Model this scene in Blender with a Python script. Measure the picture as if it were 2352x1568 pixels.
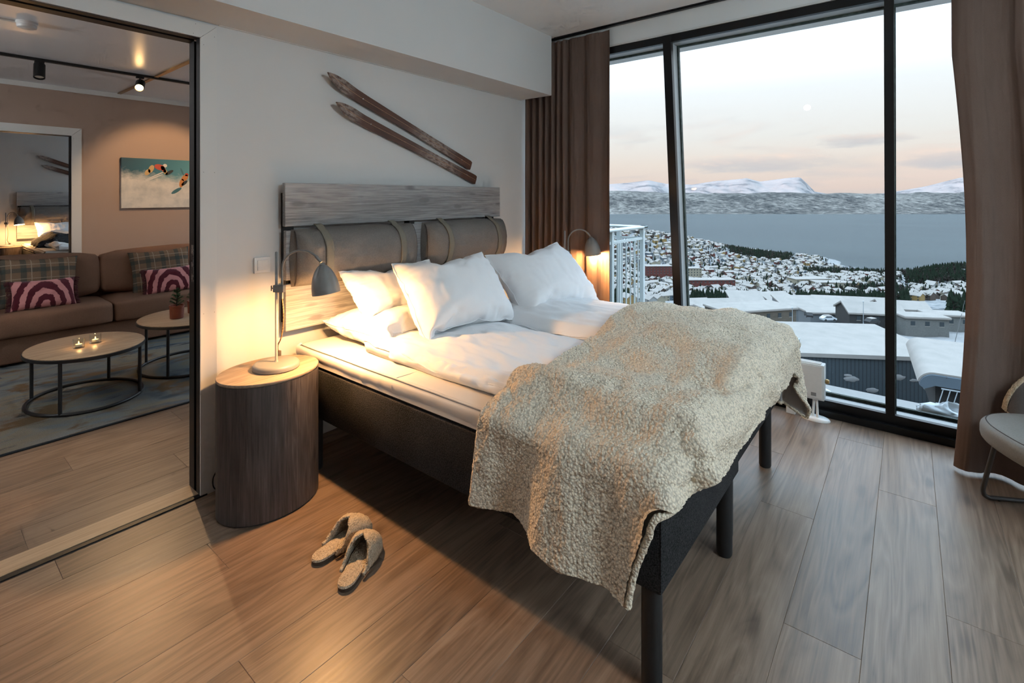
import bpy, bmesh, math, random
import numpy as np
from mathutils import Vector, Matrix, noise as mnoise

for o in list(bpy.data.objects): bpy.data.objects.remove(o, do_unlink=True)
SC = bpy.context.scene
COL = SC.collection
R = math.radians

# ------------------------------------------------------------------ camera
FPX, CX, HY, CAMH = 1137.8, 1176.0, 451.0, 1.48       # focal length in px of the 2352 px frame, principal column, horizon row
PHI = math.atan2(911.0, FPX)                            # heading of the optical axis from +X (along the headboard wall)
cam = bpy.data.cameras.new('camera'); camo = bpy.data.objects.new('camera', cam); COL.objects.link(camo)
cam.sensor_width = 36.0; cam.sensor_fit = 'HORIZONTAL'
cam.lens = 36.0 * FPX / 2352.0
cam.shift_y = -(784.0 - HY) / 2352.0
cam.clip_start = 0.05; cam.clip_end = 60000.0
camo.location = (0, 0, CAMH); camo.rotation_euler = (R(90), 0, PHI - R(90))
SC.camera = camo

# ------------------------------------------------------------------ view + sampling quality
SC.view_settings.view_transform = 'Standard'; SC.view_settings.look = 'None'
SC.view_settings.gamma = 1.0; SC.view_settings.use_curve_mapping = False
SC.view_settings.exposure = 0.25
SKY_STRENGTH = 1.0
LAMP_W = 46.0
FILL_GLOBE = 41.0                                             # radiance of the added fill globes, out of view
cy = SC.cycles
cy.use_denoising = True
cy.use_adaptive_sampling = True; cy.adaptive_threshold = .10; cy.adaptive_min_samples = 12
cy.max_bounces = 6; cy.diffuse_bounces = 3; cy.glossy_bounces = 2; cy.transmission_bounces = 6; cy.transparent_max_bounces = 12
cy.caustics_reflective = False; cy.caustics_refractive = False
cy.sample_clamp_indirect = 6.0

# ------------------------------------------------------------------ node helpers
class NT:
    def __init__(s, tree): s.t = tree; s.n = tree.nodes; s.l = tree.links
    def node(s, typ, **kw):
        n = s.n.new(typ)
        for k, v in kw.items():
            if k.startswith('i_'):
                n.inputs[k[2:].replace('_', ' ')].default_value = v
            else: setattr(n, k, v)
        return n
    def link(s, a, b): s.l.new(a, b)
    def val(s, sock, v):
        if hasattr(v, 'links') or isinstance(v, bpy.types.NodeSocket): s.l.new(v, sock)
        else: sock.default_value = v
    def math(s, op, a, b=0.0, c=0.0, clamp=False):
        n = s.n.new('ShaderNodeMath'); n.operation = op; n.use_clamp = clamp
        s.val(n.inputs[0], a); s.val(n.inputs[1], b); s.val(n.inputs[2], c); return n.outputs[0]
    def mix(s, fac, a, b, typ='MIX'):
        n = s.n.new('ShaderNodeMix'); n.data_type = 'RGBA'; n.blend_type = typ
        s.val(n.inputs[0], fac); s.val(n.inputs[6], a); s.val(n.inputs[7], b); return n.outputs[2]
    def ramp(s, fac, stops, interp='LINEAR'):
        n = s.n.new('ShaderNodeValToRGB'); n.color_ramp.interpolation = interp
        e = n.color_ramp.elements
        while len(e) < len(stops): e.new(0.5)
        for el, (p, c) in zip(e, stops): el.position = p; el.color = (c if len(c) == 4 else (*c, 1))
        s.val(n.inputs[0], fac); return n.outputs[0]
    def noise(s, vec=None, scale=5.0, detail=3.0, rough=0.5, dist=0.0, out=0):
        n = s.n.new('ShaderNodeTexNoise'); n.inputs['Scale'].default_value = scale; n.inputs['Detail'].default_value = detail
        n.inputs['Roughness'].default_value = rough; n.inputs['Distortion'].default_value = dist
        if vec is not None: s.l.new(vec, n.inputs['Vector'])
        return n.outputs[out]
    def voro(s, vec=None, scale=5.0, feature='F1', out=0, rnd=1.0):
        n = s.n.new('ShaderNodeTexVoronoi'); n.feature = feature; n.inputs['Scale'].default_value = scale
        n.inputs['Randomness'].default_value = rnd
        if vec is not None: s.l.new(vec, n.inputs['Vector'])
        return n.outputs[out]
    def coord(s, out='Object'): return s.n.new('ShaderNodeTexCoord').outputs[out]
    def mapping(s, vec, loc=(0, 0, 0), rot=(0, 0, 0), scale=(1, 1, 1)):
        n = s.n.new('ShaderNodeMapping'); s.l.new(vec, n.inputs[0])
        n.inputs[1].default_value = loc; n.inputs[2].default_value = rot; n.inputs[3].default_value = scale; return n.outputs[0]
    def sep(s, vec):
        n = s.n.new('ShaderNodeSeparateXYZ'); s.l.new(vec, n.inputs[0]); return n.outputs
    def comb(s, x, y, z):
        n = s.n.new('ShaderNodeCombineXYZ'); s.val(n.inputs[0], x); s.val(n.inputs[1], y); s.val(n.inputs[2], z); return n.outputs[0]
    def vadd(s, a, b):
        n = s.n.new('ShaderNodeVectorMath'); n.operation = 'ADD'; s.val(n.inputs[0], a); s.val(n.inputs[1], b); return n.outputs[0]
    def rnd(s): return s.n.new('ShaderNodeObjectInfo').outputs['Random']
    def bump(s, h, strength=0.3, dist=0.01, normal=None):
        n = s.n.new('ShaderNodeBump'); n.inputs['Strength'].default_value = strength; n.inputs['Distance'].default_value = dist
        s.l.new(h, n.inputs['Height'])
        if normal is not None: s.l.new(normal, n.inputs['Normal'])
        return n.outputs[0]

MATS = {}
def mk(name, color=(.5, .5, .5), rough=.5, metal=0.0, spec=.5, fn=None, sheen=0.0, trans=0.0, emit=None, estr=0.0):
    m = bpy.data.materials.new(name); m.use_nodes = True; nt = NT(m.node_tree)
    b = m.node_tree.nodes['Principled BSDF']
    b.inputs['Base Color'].default_value = (*color, 1); b.inputs['Roughness'].default_value = rough
    b.inputs['Metallic'].default_value = metal; b.inputs['Specular IOR Level'].default_value = spec
    if sheen: b.inputs['Sheen Weight'].default_value = sheen
    if trans: b.inputs['Transmission Weight'].default_value = trans
    if emit: b.inputs['Emission Color'].default_value = (*emit, 1); b.inputs['Emission Strength'].default_value = estr
    if fn: fn(nt, b)
    MATS[name] = m
    return m

# ------------------------------------------------------------------ sky
WD = bpy.data.worlds.new('dusk_sky'); SC.world = WD; WD.use_nodes = True
nt = NT(WD.node_tree); WD.node_tree.nodes.clear()
gen = nt.coord('Generated')
sx, sy, sz = nt.sep(gen)
base = nt.ramp(nt.math('MULTIPLY_ADD', sz, 1.0, 0.2),
    [(0.00, (.44, .47, .51)), (.19, (.52, .50, .53)), (.215, (.73, .58, .53)), (.26, (.79, .68, .62)), (.31, (.80, .77, .755)),
     (.39, (.86, .88, .92)), (.60, (1.85, 2.28, 2.75)), (1.0, (2.45, 3.3, 4.3))])      # overcast brightening towards the zenith
# long flat clouds: noise stretched along the horizon, thick only low in the sky
az = nt.math('ARCTAN2', sy, sx)
cv = nt.comb(nt.math('MULTIPLY', az, 5.0), nt.math('MULTIPLY', sz, 26.0), 0.7)
cl = nt.noise(cv, scale=1.0, detail=3.0, rough=.55, dist=.6)
band = nt.math('MULTIPLY', nt.ramp(sz, [(0.0, (0, 0, 0)), (.015, (1, 1, 1)), (.10, (.85, .85, .85)), (.17, (0, 0, 0))]), nt.ramp(cl, [(.50, (0, 0, 0)), (.66, (1, 1, 1))]))
ccol = nt.ramp(nt.noise(cv, scale=1.9, detail=1.0), [(.35, (.50, .50, .55)), (.6, (.80, .62, .57))])
skyc = nt.mix(nt.math('MULTIPLY', band, .40), base, ccol)
wob = nt.noise(nt.comb(nt.math('MULTIPLY', az, 22.0), nt.math('MULTIPLY', sz, 90.0), 4.0), scale=1.0, detail=3.0, rough=.6)
# three flat clouds hanging low over the fjord (azimuth off the optical axis, sine of elevation, half sizes)
for (da, e0, wa, we, strength) in ((.446, .0600, .150, .0215, .80), (.615, .0936, .080, .0140, .75), (.725, .0570, .070, .0190, .85)):
    dx = nt.math('DIVIDE', nt.math('SUBTRACT', az, PHI - da), wa); dy = nt.math('DIVIDE', nt.math('SUBTRACT', sz, e0), we)
    rr_ = nt.math('ADD', nt.math('MULTIPLY', dx, dx), nt.math('MULTIPLY', dy, dy))
    msk = nt.math('SUBTRACT', nt.math('MULTIPLY_ADD', wob, 1.9, .05), rr_)
    msk = nt.ramp(msk, [(.10, (0, 0, 0)), (.95, (strength, strength, strength))])
    col = nt.ramp(nt.math('MULTIPLY_ADD', dy, .5, nt.math('MULTIPLY', wob, .9)), [(.15, (.50, .51, .56)), (.50, (.62, .56, .57)), (.85, (.86, .69, .62))])
    skyc = nt.mix(msk, skyc, col)
bg = nt.node('ShaderNodeBackground'); nt.link(skyc, bg.inputs[0]); bg.inputs[1].default_value = SKY_STRENGTH
out = nt.node('ShaderNodeOutputWorld'); nt.link(bg.outputs[0], out.inputs[0])
WD.cycles.sampling_method = 'AUTOMATIC'

# low winter sun that only reaches the far summits (the ridge behind the hotel shades everything nearer)
sun = bpy.data.lights.new('low_sun', 'SUN'); sun.energy = 7.0; sun.color = (1.0, .55, .38); sun.angle = R(.5)
suno = bpy.data.objects.new('low_sun', sun); COL.objects.link(suno)
SUN_DIR = Vector((math.cos(PHI - R(52)), math.sin(PHI - R(52)), -math.tan(R(3.2)))).normalized()   # the way the light travels
suno.rotation_euler = SUN_DIR.to_track_quat('-Z', 'Y').to_euler()

# daylight portals: help the sampler find the windows, they emit nothing themselves
def portal(y0, y1, z0, z1, x):
    l = bpy.data.lights.new('window_portal', 'AREA'); l.shape = 'RECTANGLE'; l.size = y1 - y0; l.size_y = z1 - z0
    l.cycles.is_portal = True
    o = bpy.data.objects.new('window_portal', l); COL.objects.link(o)
    o.location = (x, (y0 + y1) / 2, (z0 + z1) / 2)
    o.rotation_euler = (R(90), 0, R(90)); return o
PORTALS = [portal(-2.3, 2.7, .02, 2.66, 4.16), portal(7.2, 12.0, .02, 2.66, 4.16), portal(3.0, 7.0, .02, 2.66, 4.16)]
ps = portal(1.08, 3.75, .02, 2.66, 0); ps.location = (2.41, -2.44, 1.34); ps.rotation_euler = (R(90), 0, 0); PORTALS.append(ps)

# ------------------------------------------------------------------ mesh helpers
class MB:
    """collects verts/faces of ONE mesh object"""
    def __init__(s): s.v = []; s.f = []
    def add(s, vs, fs):
        o = len(s.v); s.v.extend(tuple(map(float, v)) for v in vs); s.f.extend(tuple(i + o for i in f) for f in fs); return s
    def box(s, x0, x1, y0, y1, z0, z1):
        return s.add([(x0, y0, z0), (x1, y0, z0), (x1, y1, z0), (x0, y1, z0), (x0, y0, z1), (x1, y0, z1), (x1, y1, z1), (x0, y1, z1)],
                     [(3, 2, 1, 0), (4, 5, 6, 7), (0, 1, 5, 4), (1, 2, 6, 5), (2, 3, 7, 6), (3, 0, 4, 7)])
    def rbox(s, x0, x1, y0, y1, z0, z1, r=.01, seg=3):
        bm = bmesh.new(); bmesh.ops.create_cube(bm, size=1)
        for v in bm.verts: v.co = Vector(((x0 + x1) / 2 + v.co.x * (x1 - x0), (y0 + y1) / 2 + v.co.y * (y1 - y0), (z0 + z1) / 2 + v.co.z * (z1 - z0)))
        bmesh.ops.bevel(bm, geom=bm.edges[:], offset=r, segments=seg, profile=.5, affect='EDGES')
        bm.verts.ensure_lookup_table(); bm.verts.index_update()
        s.add([v.co for v in bm.verts], [[v.index for v in f.verts] for f in bm.faces]); bm.free(); return s
    def hexa(s, p):          # 8 corners, bottom ring then top ring
        return s.add(p, [(3, 2, 1, 0), (4, 5, 6, 7), (0, 1, 5, 4), (1, 2, 6, 5), (2, 3, 7, 6), (3, 0, 4, 7)])
    def lathe(s, prof, n=24, c=(0, 0), sx=1.0, sy=1.0, cap=True):
        vs = []; fs = []
        for (r, z) in prof:
            for i in range(n):
                a = 2 * math.pi * i / n; vs.append((c[0] + r * sx * math.cos(a), c[1] + r * sy * math.sin(a), z))
        for k in range(len(prof) - 1):
            for i in range(n):
                j = (i + 1) % n; fs.append((k * n + i, k * n + j, (k + 1) * n + j, (k + 1) * n + i))
        if cap:
            if prof[0][0] > 1e-6: fs.append(tuple(range(n - 1, -1, -1)))
            if prof[-1][0] > 1e-6: fs.append(tuple((len(prof) - 1) * n + i for i in range(n)))
        return s.add(vs, fs)
    def tube(s, pts, rad, n=8, closed=False, cap=True):
        pts = [Vector(p) for p in pts]; m = len(pts); vs = []; fs = []
        rads = rad if isinstance(rad, (list, tuple)) else [rad] * m
        prev = None
        for k in range(m):
            a = pts[(k - 1) % m] if (closed or k > 0) else pts[k]; b = pts[(k + 1) % m] if (closed or k < m - 1) else pts[k]
            d = (b - a).normalized()
            if prev is None:
                up = Vector((0, 0, 1)) if abs(d.z) < .9 else Vector((1, 0, 0)); nn = d.cross(up).normalized()
            else:
                nn = (prev - d * prev.dot(d)).normalized()
            prev = nn; bb = d.cross(nn)
            for i in range(n):
                t = 2 * math.pi * i / n; vs.append(pts[k] + (nn * math.cos(t) + bb * math.sin(t)) * rads[k])
        for k in range(m if closed else m - 1):
            k2 = (k + 1) % m
            for i in range(n):
                j = (i + 1) % n; fs.append((k * n + i, k * n + j, k2 * n + j, k2 * n + i))
        if cap and not closed:
            fs.append(tuple(range(n - 1, -1, -1))); fs.append(tuple((m - 1) * n + i for i in range(n)))
        return s.add(vs, fs)
    def grid(s, fn, nu, nv, wrapu=False):
        vs = [fn(i / (nu if wrapu else nu - 1), j / (nv - 1)) for j in range(nv) for i in range(nu)]; fs = []
        for j in range(nv - 1):
            for i in range(nu if wrapu else nu - 1):
                i2 = (i + 1) % nu; fs.append((j * nu + i, j * nu + i2, (j + 1) * nu + i2, (j + 1) * nu + i))
        return s.add(vs, fs)
    def extrude(s, poly, axis, a, b):     # poly in the two other axes
        def P(p, q):
            return {'x': (q, p[0], p[1]), 'y': (p[0], q, p[1]), 'z': (p[0], p[1], q)}[axis]
        n = len(poly); vs = [P(p, a) for p in poly] + [P(p, b) for p in poly]
        fs = [tuple(range(n - 1, -1, -1)), tuple(range(n, 2 * n))] + [(i, (i + 1) % n, n + (i + 1) % n, n + i) for i in range(n)]
        return s.add(vs, fs)
    def xf(s, M):
        s.v = [tuple(M @ Vector(v)) for v in s.v]; return s
    def build(s, name, mat=None, parent=None, smooth=35, loc=None, rot=None, fixn=True):
        me = bpy.data.meshes.new(name); me.from_pydata(s.v, [], s.f)
        if fixn:
            bm = bmesh.new(); bm.from_mesh(me); bmesh.ops.recalc_face_normals(bm, faces=bm.faces[:]); bm.to_mesh(me); bm.free()
        return obj(name, me, mat, parent, smooth, loc, rot)

def obj(name, me, mat=None, parent=None, smooth=35, loc=None, rot=None):
    o = bpy.data.objects.new(name, me); COL.objects.link(o)
    if mat is not None: me.materials.append(MATS[mat] if isinstance(mat, str) else mat)
    if smooth:
        me.polygons.foreach_set('use_smooth', [True] * len(me.polygons))
        if smooth < 179: me.set_sharp_from_angle(angle=R(smooth))
    if parent is not None: o.parent = parent
    if loc is not None: o.location = loc
    if rot is not None: o.rotation_euler = rot
    return o

def tag(o, label=None, cat=None, group=None, kind=None):
    if label: o['label'] = label
    if cat: o['category'] = cat
    if group: o['group'] = group
    if kind: o['kind'] = kind
    return o
def thing(name, label, cat, loc=(0, 0, 0), rz=0.0, group=None, rot=None):
    o = bpy.data.objects.new(name, None); COL.objects.link(o); o.empty_display_size = .1
    o.location = loc; o.rotation_euler = rot if rot else (0, 0, rz)
    return tag(o, label, cat, group)
def struct(o): o['kind'] = 'structure'; return o
def copy_tree(o, parent=None):
    c = o.copy(); COL.objects.link(c); c.parent = parent
    for ch in list(o.children): copy_tree(ch, c)
    return c
def dup(root, loc, label, group=None, rz=None, drop=()):
    c = copy_tree(root); c.location = loc
    if rz is not None: c.rotation_euler = (0, 0, rz)
    c['label'] = label
    if group: c['group'] = group
    elif 'group' in c: del c['group']
    return c
def subsurf(o, lv=2):
    m = o.modifiers.new('sub', 'SUBSURF'); m.levels = lv; m.render_levels = lv; return o
def fbm(x, y, z=0.0, o=4): return mnoise.fractal(Vector((x, y, z)), 1.0, 2.0, o)
def sstep(a, b, x):
    t = min(1, max(0, (x - a) / (b - a))); return t * t * (3 - 2 * t)
# ------------------------------------------------------------------ materials
def m_paint(c, var=.03, bump=.04):
    def fn(nt, b):
        co = nt.coord('Object'); n = nt.noise(co, 2.2, 3); f = nt.noise(co, 260, 2)
        nt.link(nt.mix(n, (*[x * (1 - var) for x in c], 1), (*[min(1, x * (1 + var)) for x in c], 1)), b.inputs['Base Color'])
        nt.link(nt.bump(f, bump, .002), b.inputs['Normal'])
    return fn
mk('wall_paint', rough=.75, spec=.25, fn=m_paint((.71, .705, .695)))
mk('wall_brown', rough=.75, spec=.25, fn=m_paint((.43, .315, .255)))
mk('ceiling_paint', rough=.55, spec=.3, fn=m_paint((.88, .88, .87)))
mk('living_ceiling', rough=.30, spec=.45, fn=m_paint((.80, .82, .86)))
mk('white_paint', rough=.42, fn=m_paint((.72, .71, .69), .015, .02))
mk('black_frame', (.006, .006, .007), .38, spec=.4, fn=lambda nt, b: nt.link(nt.bump(nt.noise(nt.coord(), 500, 2), .05, .001), b.inputs['Normal']))
mk('aluminium', (.62, .64, .65), .34, 1.0, fn=lambda nt, b: nt.link(nt.bump(nt.noise(nt.mapping(nt.coord(), scale=(300, 300, 4)), 1, 2), .05, .001), b.inputs['Normal']))
def m_gasket(nt, b):
    nt.link(nt.ramp(nt.noise(nt.coord(), 30, 2), [(.4, (.02, .035, .03)), (.6, (.05, .075, .065))]), b.inputs['Base Color'])
mk('alu_paint', rough=.42, fn=m_paint((.50, .53, .54), .02, .02))
mk('sill_metal', (.20, .215, .225), .16, 1.0, fn=lambda nt, b: nt.link(nt.bump(nt.noise(nt.coord(), 9, 2), .04, .004), b.inputs['Normal']))
mk('ledge_snow', rough=.9, spec=.1, fn=m_paint((.72, .74, .76), .06, .2))
mk('gasket', rough=.5, fn=m_gasket)

def wood(dark, mid, light, axis, scale=1.0, rough=.45, contrast=1.0, bump=.12, knots=True, rand=True, grain=1.0):
    """grain runs along `axis` of the object's own space"""
    def fn(nt, b):
        co = nt.coord('Object')
        if rand:
            rv = nt.math('MULTIPLY', nt.rnd(), 37.0); co = nt.vadd(co, nt.comb(rv, nt.math('MULTIPLY', rv, 1.7), nt.math('MULTIPLY', rv, .6)))
        st = [9.0 * scale] * 3; st['xyz'.index(axis)] = .9 * scale
        big = nt.noise(nt.mapping(co, scale=tuple(x * .55 for x in st)), 1.0, 3, .55, .8)
        rings = nt.math('FRACT', nt.math('MULTIPLY', big, 9.0 * grain))
        rings = nt.math('ABSOLUTE', nt.math('MULTIPLY_ADD', rings, 2.0, -1.0))
        st2 = [90.0 * scale] * 3; st2['xyz'.index(axis)] = 3.0 * scale
        fine = nt.noise(nt.mapping(co, scale=tuple(st2)), 1.0, 4, .65)
        t = nt.math('ADD', nt.math('MULTIPLY', rings, .30 * contrast), nt.math('MULTIPLY', fine, .75))
        t = nt.math('ADD', t, nt.math('MULTIPLY_ADD', nt.noise(nt.mapping(co, scale=tuple(x * .25 for x in st)), 1, 2), .5, -.30))
        if knots:
            st3 = [7.0 * scale] * 3; st3['xyz'.index(axis)] = 2.4 * scale
            k = nt.voro(nt.mapping(co, scale=tuple(st3)), 1.0)
            t = nt.math('SUBTRACT', t, nt.math('MULTIPLY', nt.ramp(k, [(.05, (1, 1, 1)), (.22, (0, 0, 0))]), .28))
        c = nt.ramp(t, [(.18, dark), (.48, mid), (.80, light)])
        if rand: c = nt.mix(1.0, c, nt.ramp(nt.rnd(), [(0, (.86, .86, .86)), (1, (1.10, 1.09, 1.07))]), 'MULTIPLY')
        nt.link(c, b.inputs['Base Color'])
        nt.link(nt.math('MULTIPLY_ADD', fine, .16, rough - .08), b.inputs['Roughness'])
        nt.link(nt.bump(t, bump, .002), b.inputs['Normal'])
    return fn
mk('floor_wood', rough=.40, spec=.5, fn=wood((.130, .084, .056), (.225, .150, .103), (.320, .225, .160), 'x', 1.0, .37, .8, .10, grain=1.2))
mk('head_wood', rough=.6, spec=.3, fn=wood((.23, .225, .23), (.47, .462, .466), (.70, .69, .69), 'x', 1.6, .60, .30, .6, grain=.7))
mk('stand_wood', rough=.5, spec=.3, fn=wood((.034, .026, .024), (.095, .075, .068), (.22, .185, .168), 'z', 1.7, .48, .45, .4, rand=False, grain=.8))
mk('stand_top_wood', rough=.5, spec=.3, fn=wood((.20, .14, .10), (.34, .25, .18), (.46, .36, .27), 'x', 1.3, .45, .7, .2, False, rand=False))
mk('table_wood', rough=.45, spec=.4, fn=wood((.27, .18, .115), (.41, .29, .19), (.52, .39, .27), 'x', 1.2, .40, .7, .15, False))
mk('sill_wood', rough=.45, spec=.4, fn=wood((.42, .28, .17), (.56, .39, .25), (.66, .48, .32), 'x', 1.5, .40, .5, .1, False, rand=False))
mk('floor_base', (.03, .022, .018), .8, fn=lambda nt, b: nt.link(nt.ramp(nt.noise(nt.coord(), 20), [(0, (.02, .015, .012)), (1, (.05, .035, .028))]), b.inputs['Base Color']))
def m_ski(nt, b):
    co = nt.coord('Object'); n = nt.noise(nt.mapping(co, scale=(5, 40, 5)), 1, 4, .6); w = nt.noise(nt.mapping(co, scale=(2.2, 9, 1)), 1, 3, .6)
    c = nt.ramp(n, [(.3, (.055, .022, .014)), (.6, (.115, .048, .030)), (.85, (.18, .095, .06))])
    x, y, z = nt.sep(co)
    # worn, scuffed patches near the tip and under the binding
    p1 = nt.ramp(nt.math('ABSOLUTE', nt.math('ADD', x, .60)), [(.06, (1, 1, 1)), (.16, (0, 0, 0))])
    p2 = nt.ramp(nt.math('ABSOLUTE', nt.math('ADD', x, -.26)), [(.08, (1, 1, 1)), (.26, (0, 0, 0))])
    m = nt.math('MULTIPLY', nt.math('ADD', p1, p2, clamp=True), nt.ramp(nt.noise(nt.mapping(co, scale=(22, 60, 1)), 1, 4, .7), [(.36, (0, 0, 0)), (.62, (1, 1, 1))]))
    nt.link(nt.mix(m, c, (.36, .29, .25, 1)), b.inputs['Base Color']); nt.link(nt.math('MULTIPLY_ADD', n, .3, .22), b.inputs['Roughness'])
mk('ski_wood', rough=.35, fn=m_ski)
mk('ski_stripe', (.45, .25, .13), .5, fn=lambda nt, b: nt.link(nt.ramp(nt.noise(nt.coord(), 60), [(.3, (.30, .16, .08)), (.7, (.55, .33, .18))]), b.inputs['Base Color']))

def fabric(c, var=.25, weave=900, bump=.25, big=3.0, sheen=.0):
    def fn(nt, b):
        co = nt.coord('Object'); f = nt.noise(co, weave, 2); g = nt.noise(co, big, 3)
        t = nt.math('ADD', nt.math('MULTIPLY', f, .7), nt.math('MULTIPLY', g, .3))
        nt.link(nt.ramp(t, [(.3, tuple(x * (1 - var) for x in c)), (.7, tuple(x * (1 + var) for x in c))]), b.inputs['Base Color'])
        nt.link(nt.bump(f, bump, .002), b.inputs['Normal'])
    return fn
mk('linen_white', rough=.9, spec=.15, fn=fabric((.90, .91, .93), .02, 700, .06))
mk('sheet_cream', rough=.9, spec=.15, fn=fabric((.74, .70, .66), .03, 700, .06))
mk('bed_fabric', rough=.95, spec=.1, fn=fabric((.032, .031, .032), .9, 210, .6))
mk('curtain_fabric', rough=.95, spec=.08, fn=fabric((.155, .104, .084), .18, 600, .15))
mk('curtain_lining', rough=.95, spec=.08, fn=fabric((.30, .27, .24), .1, 600, .1))
mk('sofa_fabric', rough=.95, spec=.12, fn=fabric((.195, .105, .068), .35, 420, .35))
mk('leather_grey', rough=.62, spec=.3, fn=fabric((.20, .18, .165), .16, 160, .15, 5))
mk('leather_dark', rough=.62, spec=.3, fn=fabric((.075, .058, .050), .16, 160, .15, 5))
mk('leather_seat', rough=.55, spec=.3, fn=fabric((.24, .225, .205), .10, 160, .12, 5))
mk('strap_fabric', rough=.9, spec=.1, fn=fabric((.235, .215, .175), .2, 500, .3))
mk('throw_lining', rough=.9, spec=.1, fn=fabric((.42, .39, .37), .08, 500, .1))
mk('grey_throw', rough=.95, spec=.1, fn=fabric((.06, .062, .068), .5, 60, .6))
def boucle(c, sc=150, bump=.9):
    def fn(nt, b):
        co = nt.coord('Object'); n = nt.noise(co, sc * .35, 3, .6, 1.2); v = nt.voro(nt.vadd(co, nt.comb(nt.math('MULTIPLY', n, .006), nt.math('MULTIPLY', n, .004), 0.0)), sc)
        t = nt.math('ADD', nt.math('MULTIPLY', v, -.75), nt.math('MULTIPLY', n, .6))
        nt.link(nt.ramp(nt.math('ADD', t, .35), [(.05, tuple(x * .66 for x in c)), (.36, c), (.65, tuple(min(1, x * 1.08) for x in c))]), b.inputs['Base Color'])
        nt.link(nt.bump(t, bump, .006), b.inputs['Normal'])
    return fn
mk('throw_boucle', rough=1.0, spec=.05, fn=boucle((.86, .74, .585), 130, 1.0))
mk('throw_edge', rough=1.0, spec=.05, fn=boucle((.17, .145, .12), 150))
mk('slipper_boucle', rough=1.0, spec=.05, fn=boucle((.58, .47, .345), 190))
mk('sole_rubber', (.055, .038, .028), .7, fn=lambda nt, b: nt.link(nt.ramp(nt.noise(nt.coord(), 80), [(.3, (.04, .028, .02)), (.7, (.08, .055, .04))]), b.inputs['Base Color']))
def m_metal(c, r):
    return lambda nt, b: (nt.link(nt.mix(nt.noise(nt.coord(), 45, 3), (*[x * .93 for x in c], 1), (*[x * 1.05 for x in c], 1)), b.inputs['Base Color']), nt.link(nt.math('MULTIPLY_ADD', nt.noise(nt.coord(), 120, 2), .08, r), b.inputs['Roughness']))
mk('lamp_grey', rough=.42, spec=.5, fn=m_metal((.205, .200, .195), .40))
mk('lamp_inside', rough=.5, fn=m_metal((.80, .77, .70), .5))
mk('steel', metal=1.0, rough=.3, fn=m_metal((.46, .45, .44), .24))
mk('brass', metal=1.0, rough=.3, fn=m_metal((.42, .28, .13), .28))
mk('black_metal', rough=.4, fn=m_metal((.010, .010, .011), .42))
mk('leg_black', rough=.5, fn=m_metal((.008, .008, .009), .46))
mk('chair_metal', rough=.4, fn=m_metal((.050, .040, .035), .4))
def m_cord(nt, b):
    co = nt.coord('Object'); nt.link(nt.ramp(nt.noise(nt.mapping(co, scale=(200, 200, 200)), 1, 1), [(.45, (.09, .03, .012)), (.55, (.36, .20, .08))]), b.inputs['Base Color'])
mk('cord_brown', rough=.7, fn=m_cord)
mk('cord_black', (.008, .006, .006), .6, fn=m_metal((.008, .006, .006), .6))
mk('white_plastic', rough=.35, fn=m_metal((.87, .865, .85), .32))
mk('grey_plastic', rough=.4, fn=m_metal((.22, .22, .22), .4))
mk('heater_white', rough=.4, fn=m_metal((.66, .66, .65), .38))
def m_bulb(c, s):
    def fn(nt, b):
        b.inputs['Emission Color'].default_value = (*c, 1)
        nt.link(nt.math('MULTIPLY_ADD', nt.noise(nt.coord(), 6), .2 * s, .9 * s), b.inputs['Emission Strength'])
    return fn
mk('bulb_glow', (1, .8, .5), fn=m_bulb((1.0, .62, .25), 14.0))
mk('spot_glow', (1, .8, .5), fn=m_bulb((1.0, .58, .22), 45.0))
mk('fill_glow', (.9, .95, 1), fn=m_bulb((.70, .90, 1.0), FILL_GLOBE))
mk('fill_glow_dim', (.9, .95, 1), fn=m_bulb((.90, .97, 1.0), FILL_GLOBE * .65))
mk('flame_glow', (1, .6, .2), fn=m_bulb((1.0, .45, .10), 9.0))
mk('candle_wax', (.80, .70, .55), .5, fn=m_metal((.80, .66, .48), .5))
def m_glass(nt, b):
    nt.n.remove(b); o = nt.n['Material Output']
    tr = nt.node('ShaderNodeBsdfTransparent'); tr.inputs[0].default_value = (.95, .975, .97, 1)
    gl = nt.node('ShaderNodeBsdfGlossy'); gl.inputs['Roughness'].default_value = .02
    lw = nt.node('ShaderNodeLayerWeight'); lw.inputs['Blend'].default_value = .12
    fac = nt.math('ADD', nt.math('MULTIPLY', lw.outputs['Fresnel'], .55), nt.math('MULTIPLY', nt.noise(nt.coord(), 1.2), .006))
    mx = nt.node('ShaderNodeMixShader'); nt.link(fac, mx.inputs[0]); nt.link(tr.outputs[0], mx.inputs[1]); nt.link(gl.outputs[0], mx.inputs[2])
    nt.link(mx.outputs[0], o.inputs[0])
def mk_nodes(name, fn):
    m = bpy.data.materials.new(name); m.use_nodes = True; n = NT(m.node_tree); fn(n, m.node_tree.nodes['Principled BSDF']); MATS[name] = m
mk_nodes('window_glass', m_glass)
def m_cupglass(nt, b):
    m_glass(nt, b)
mk_nodes('cup_glass', m_cupglass)
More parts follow.
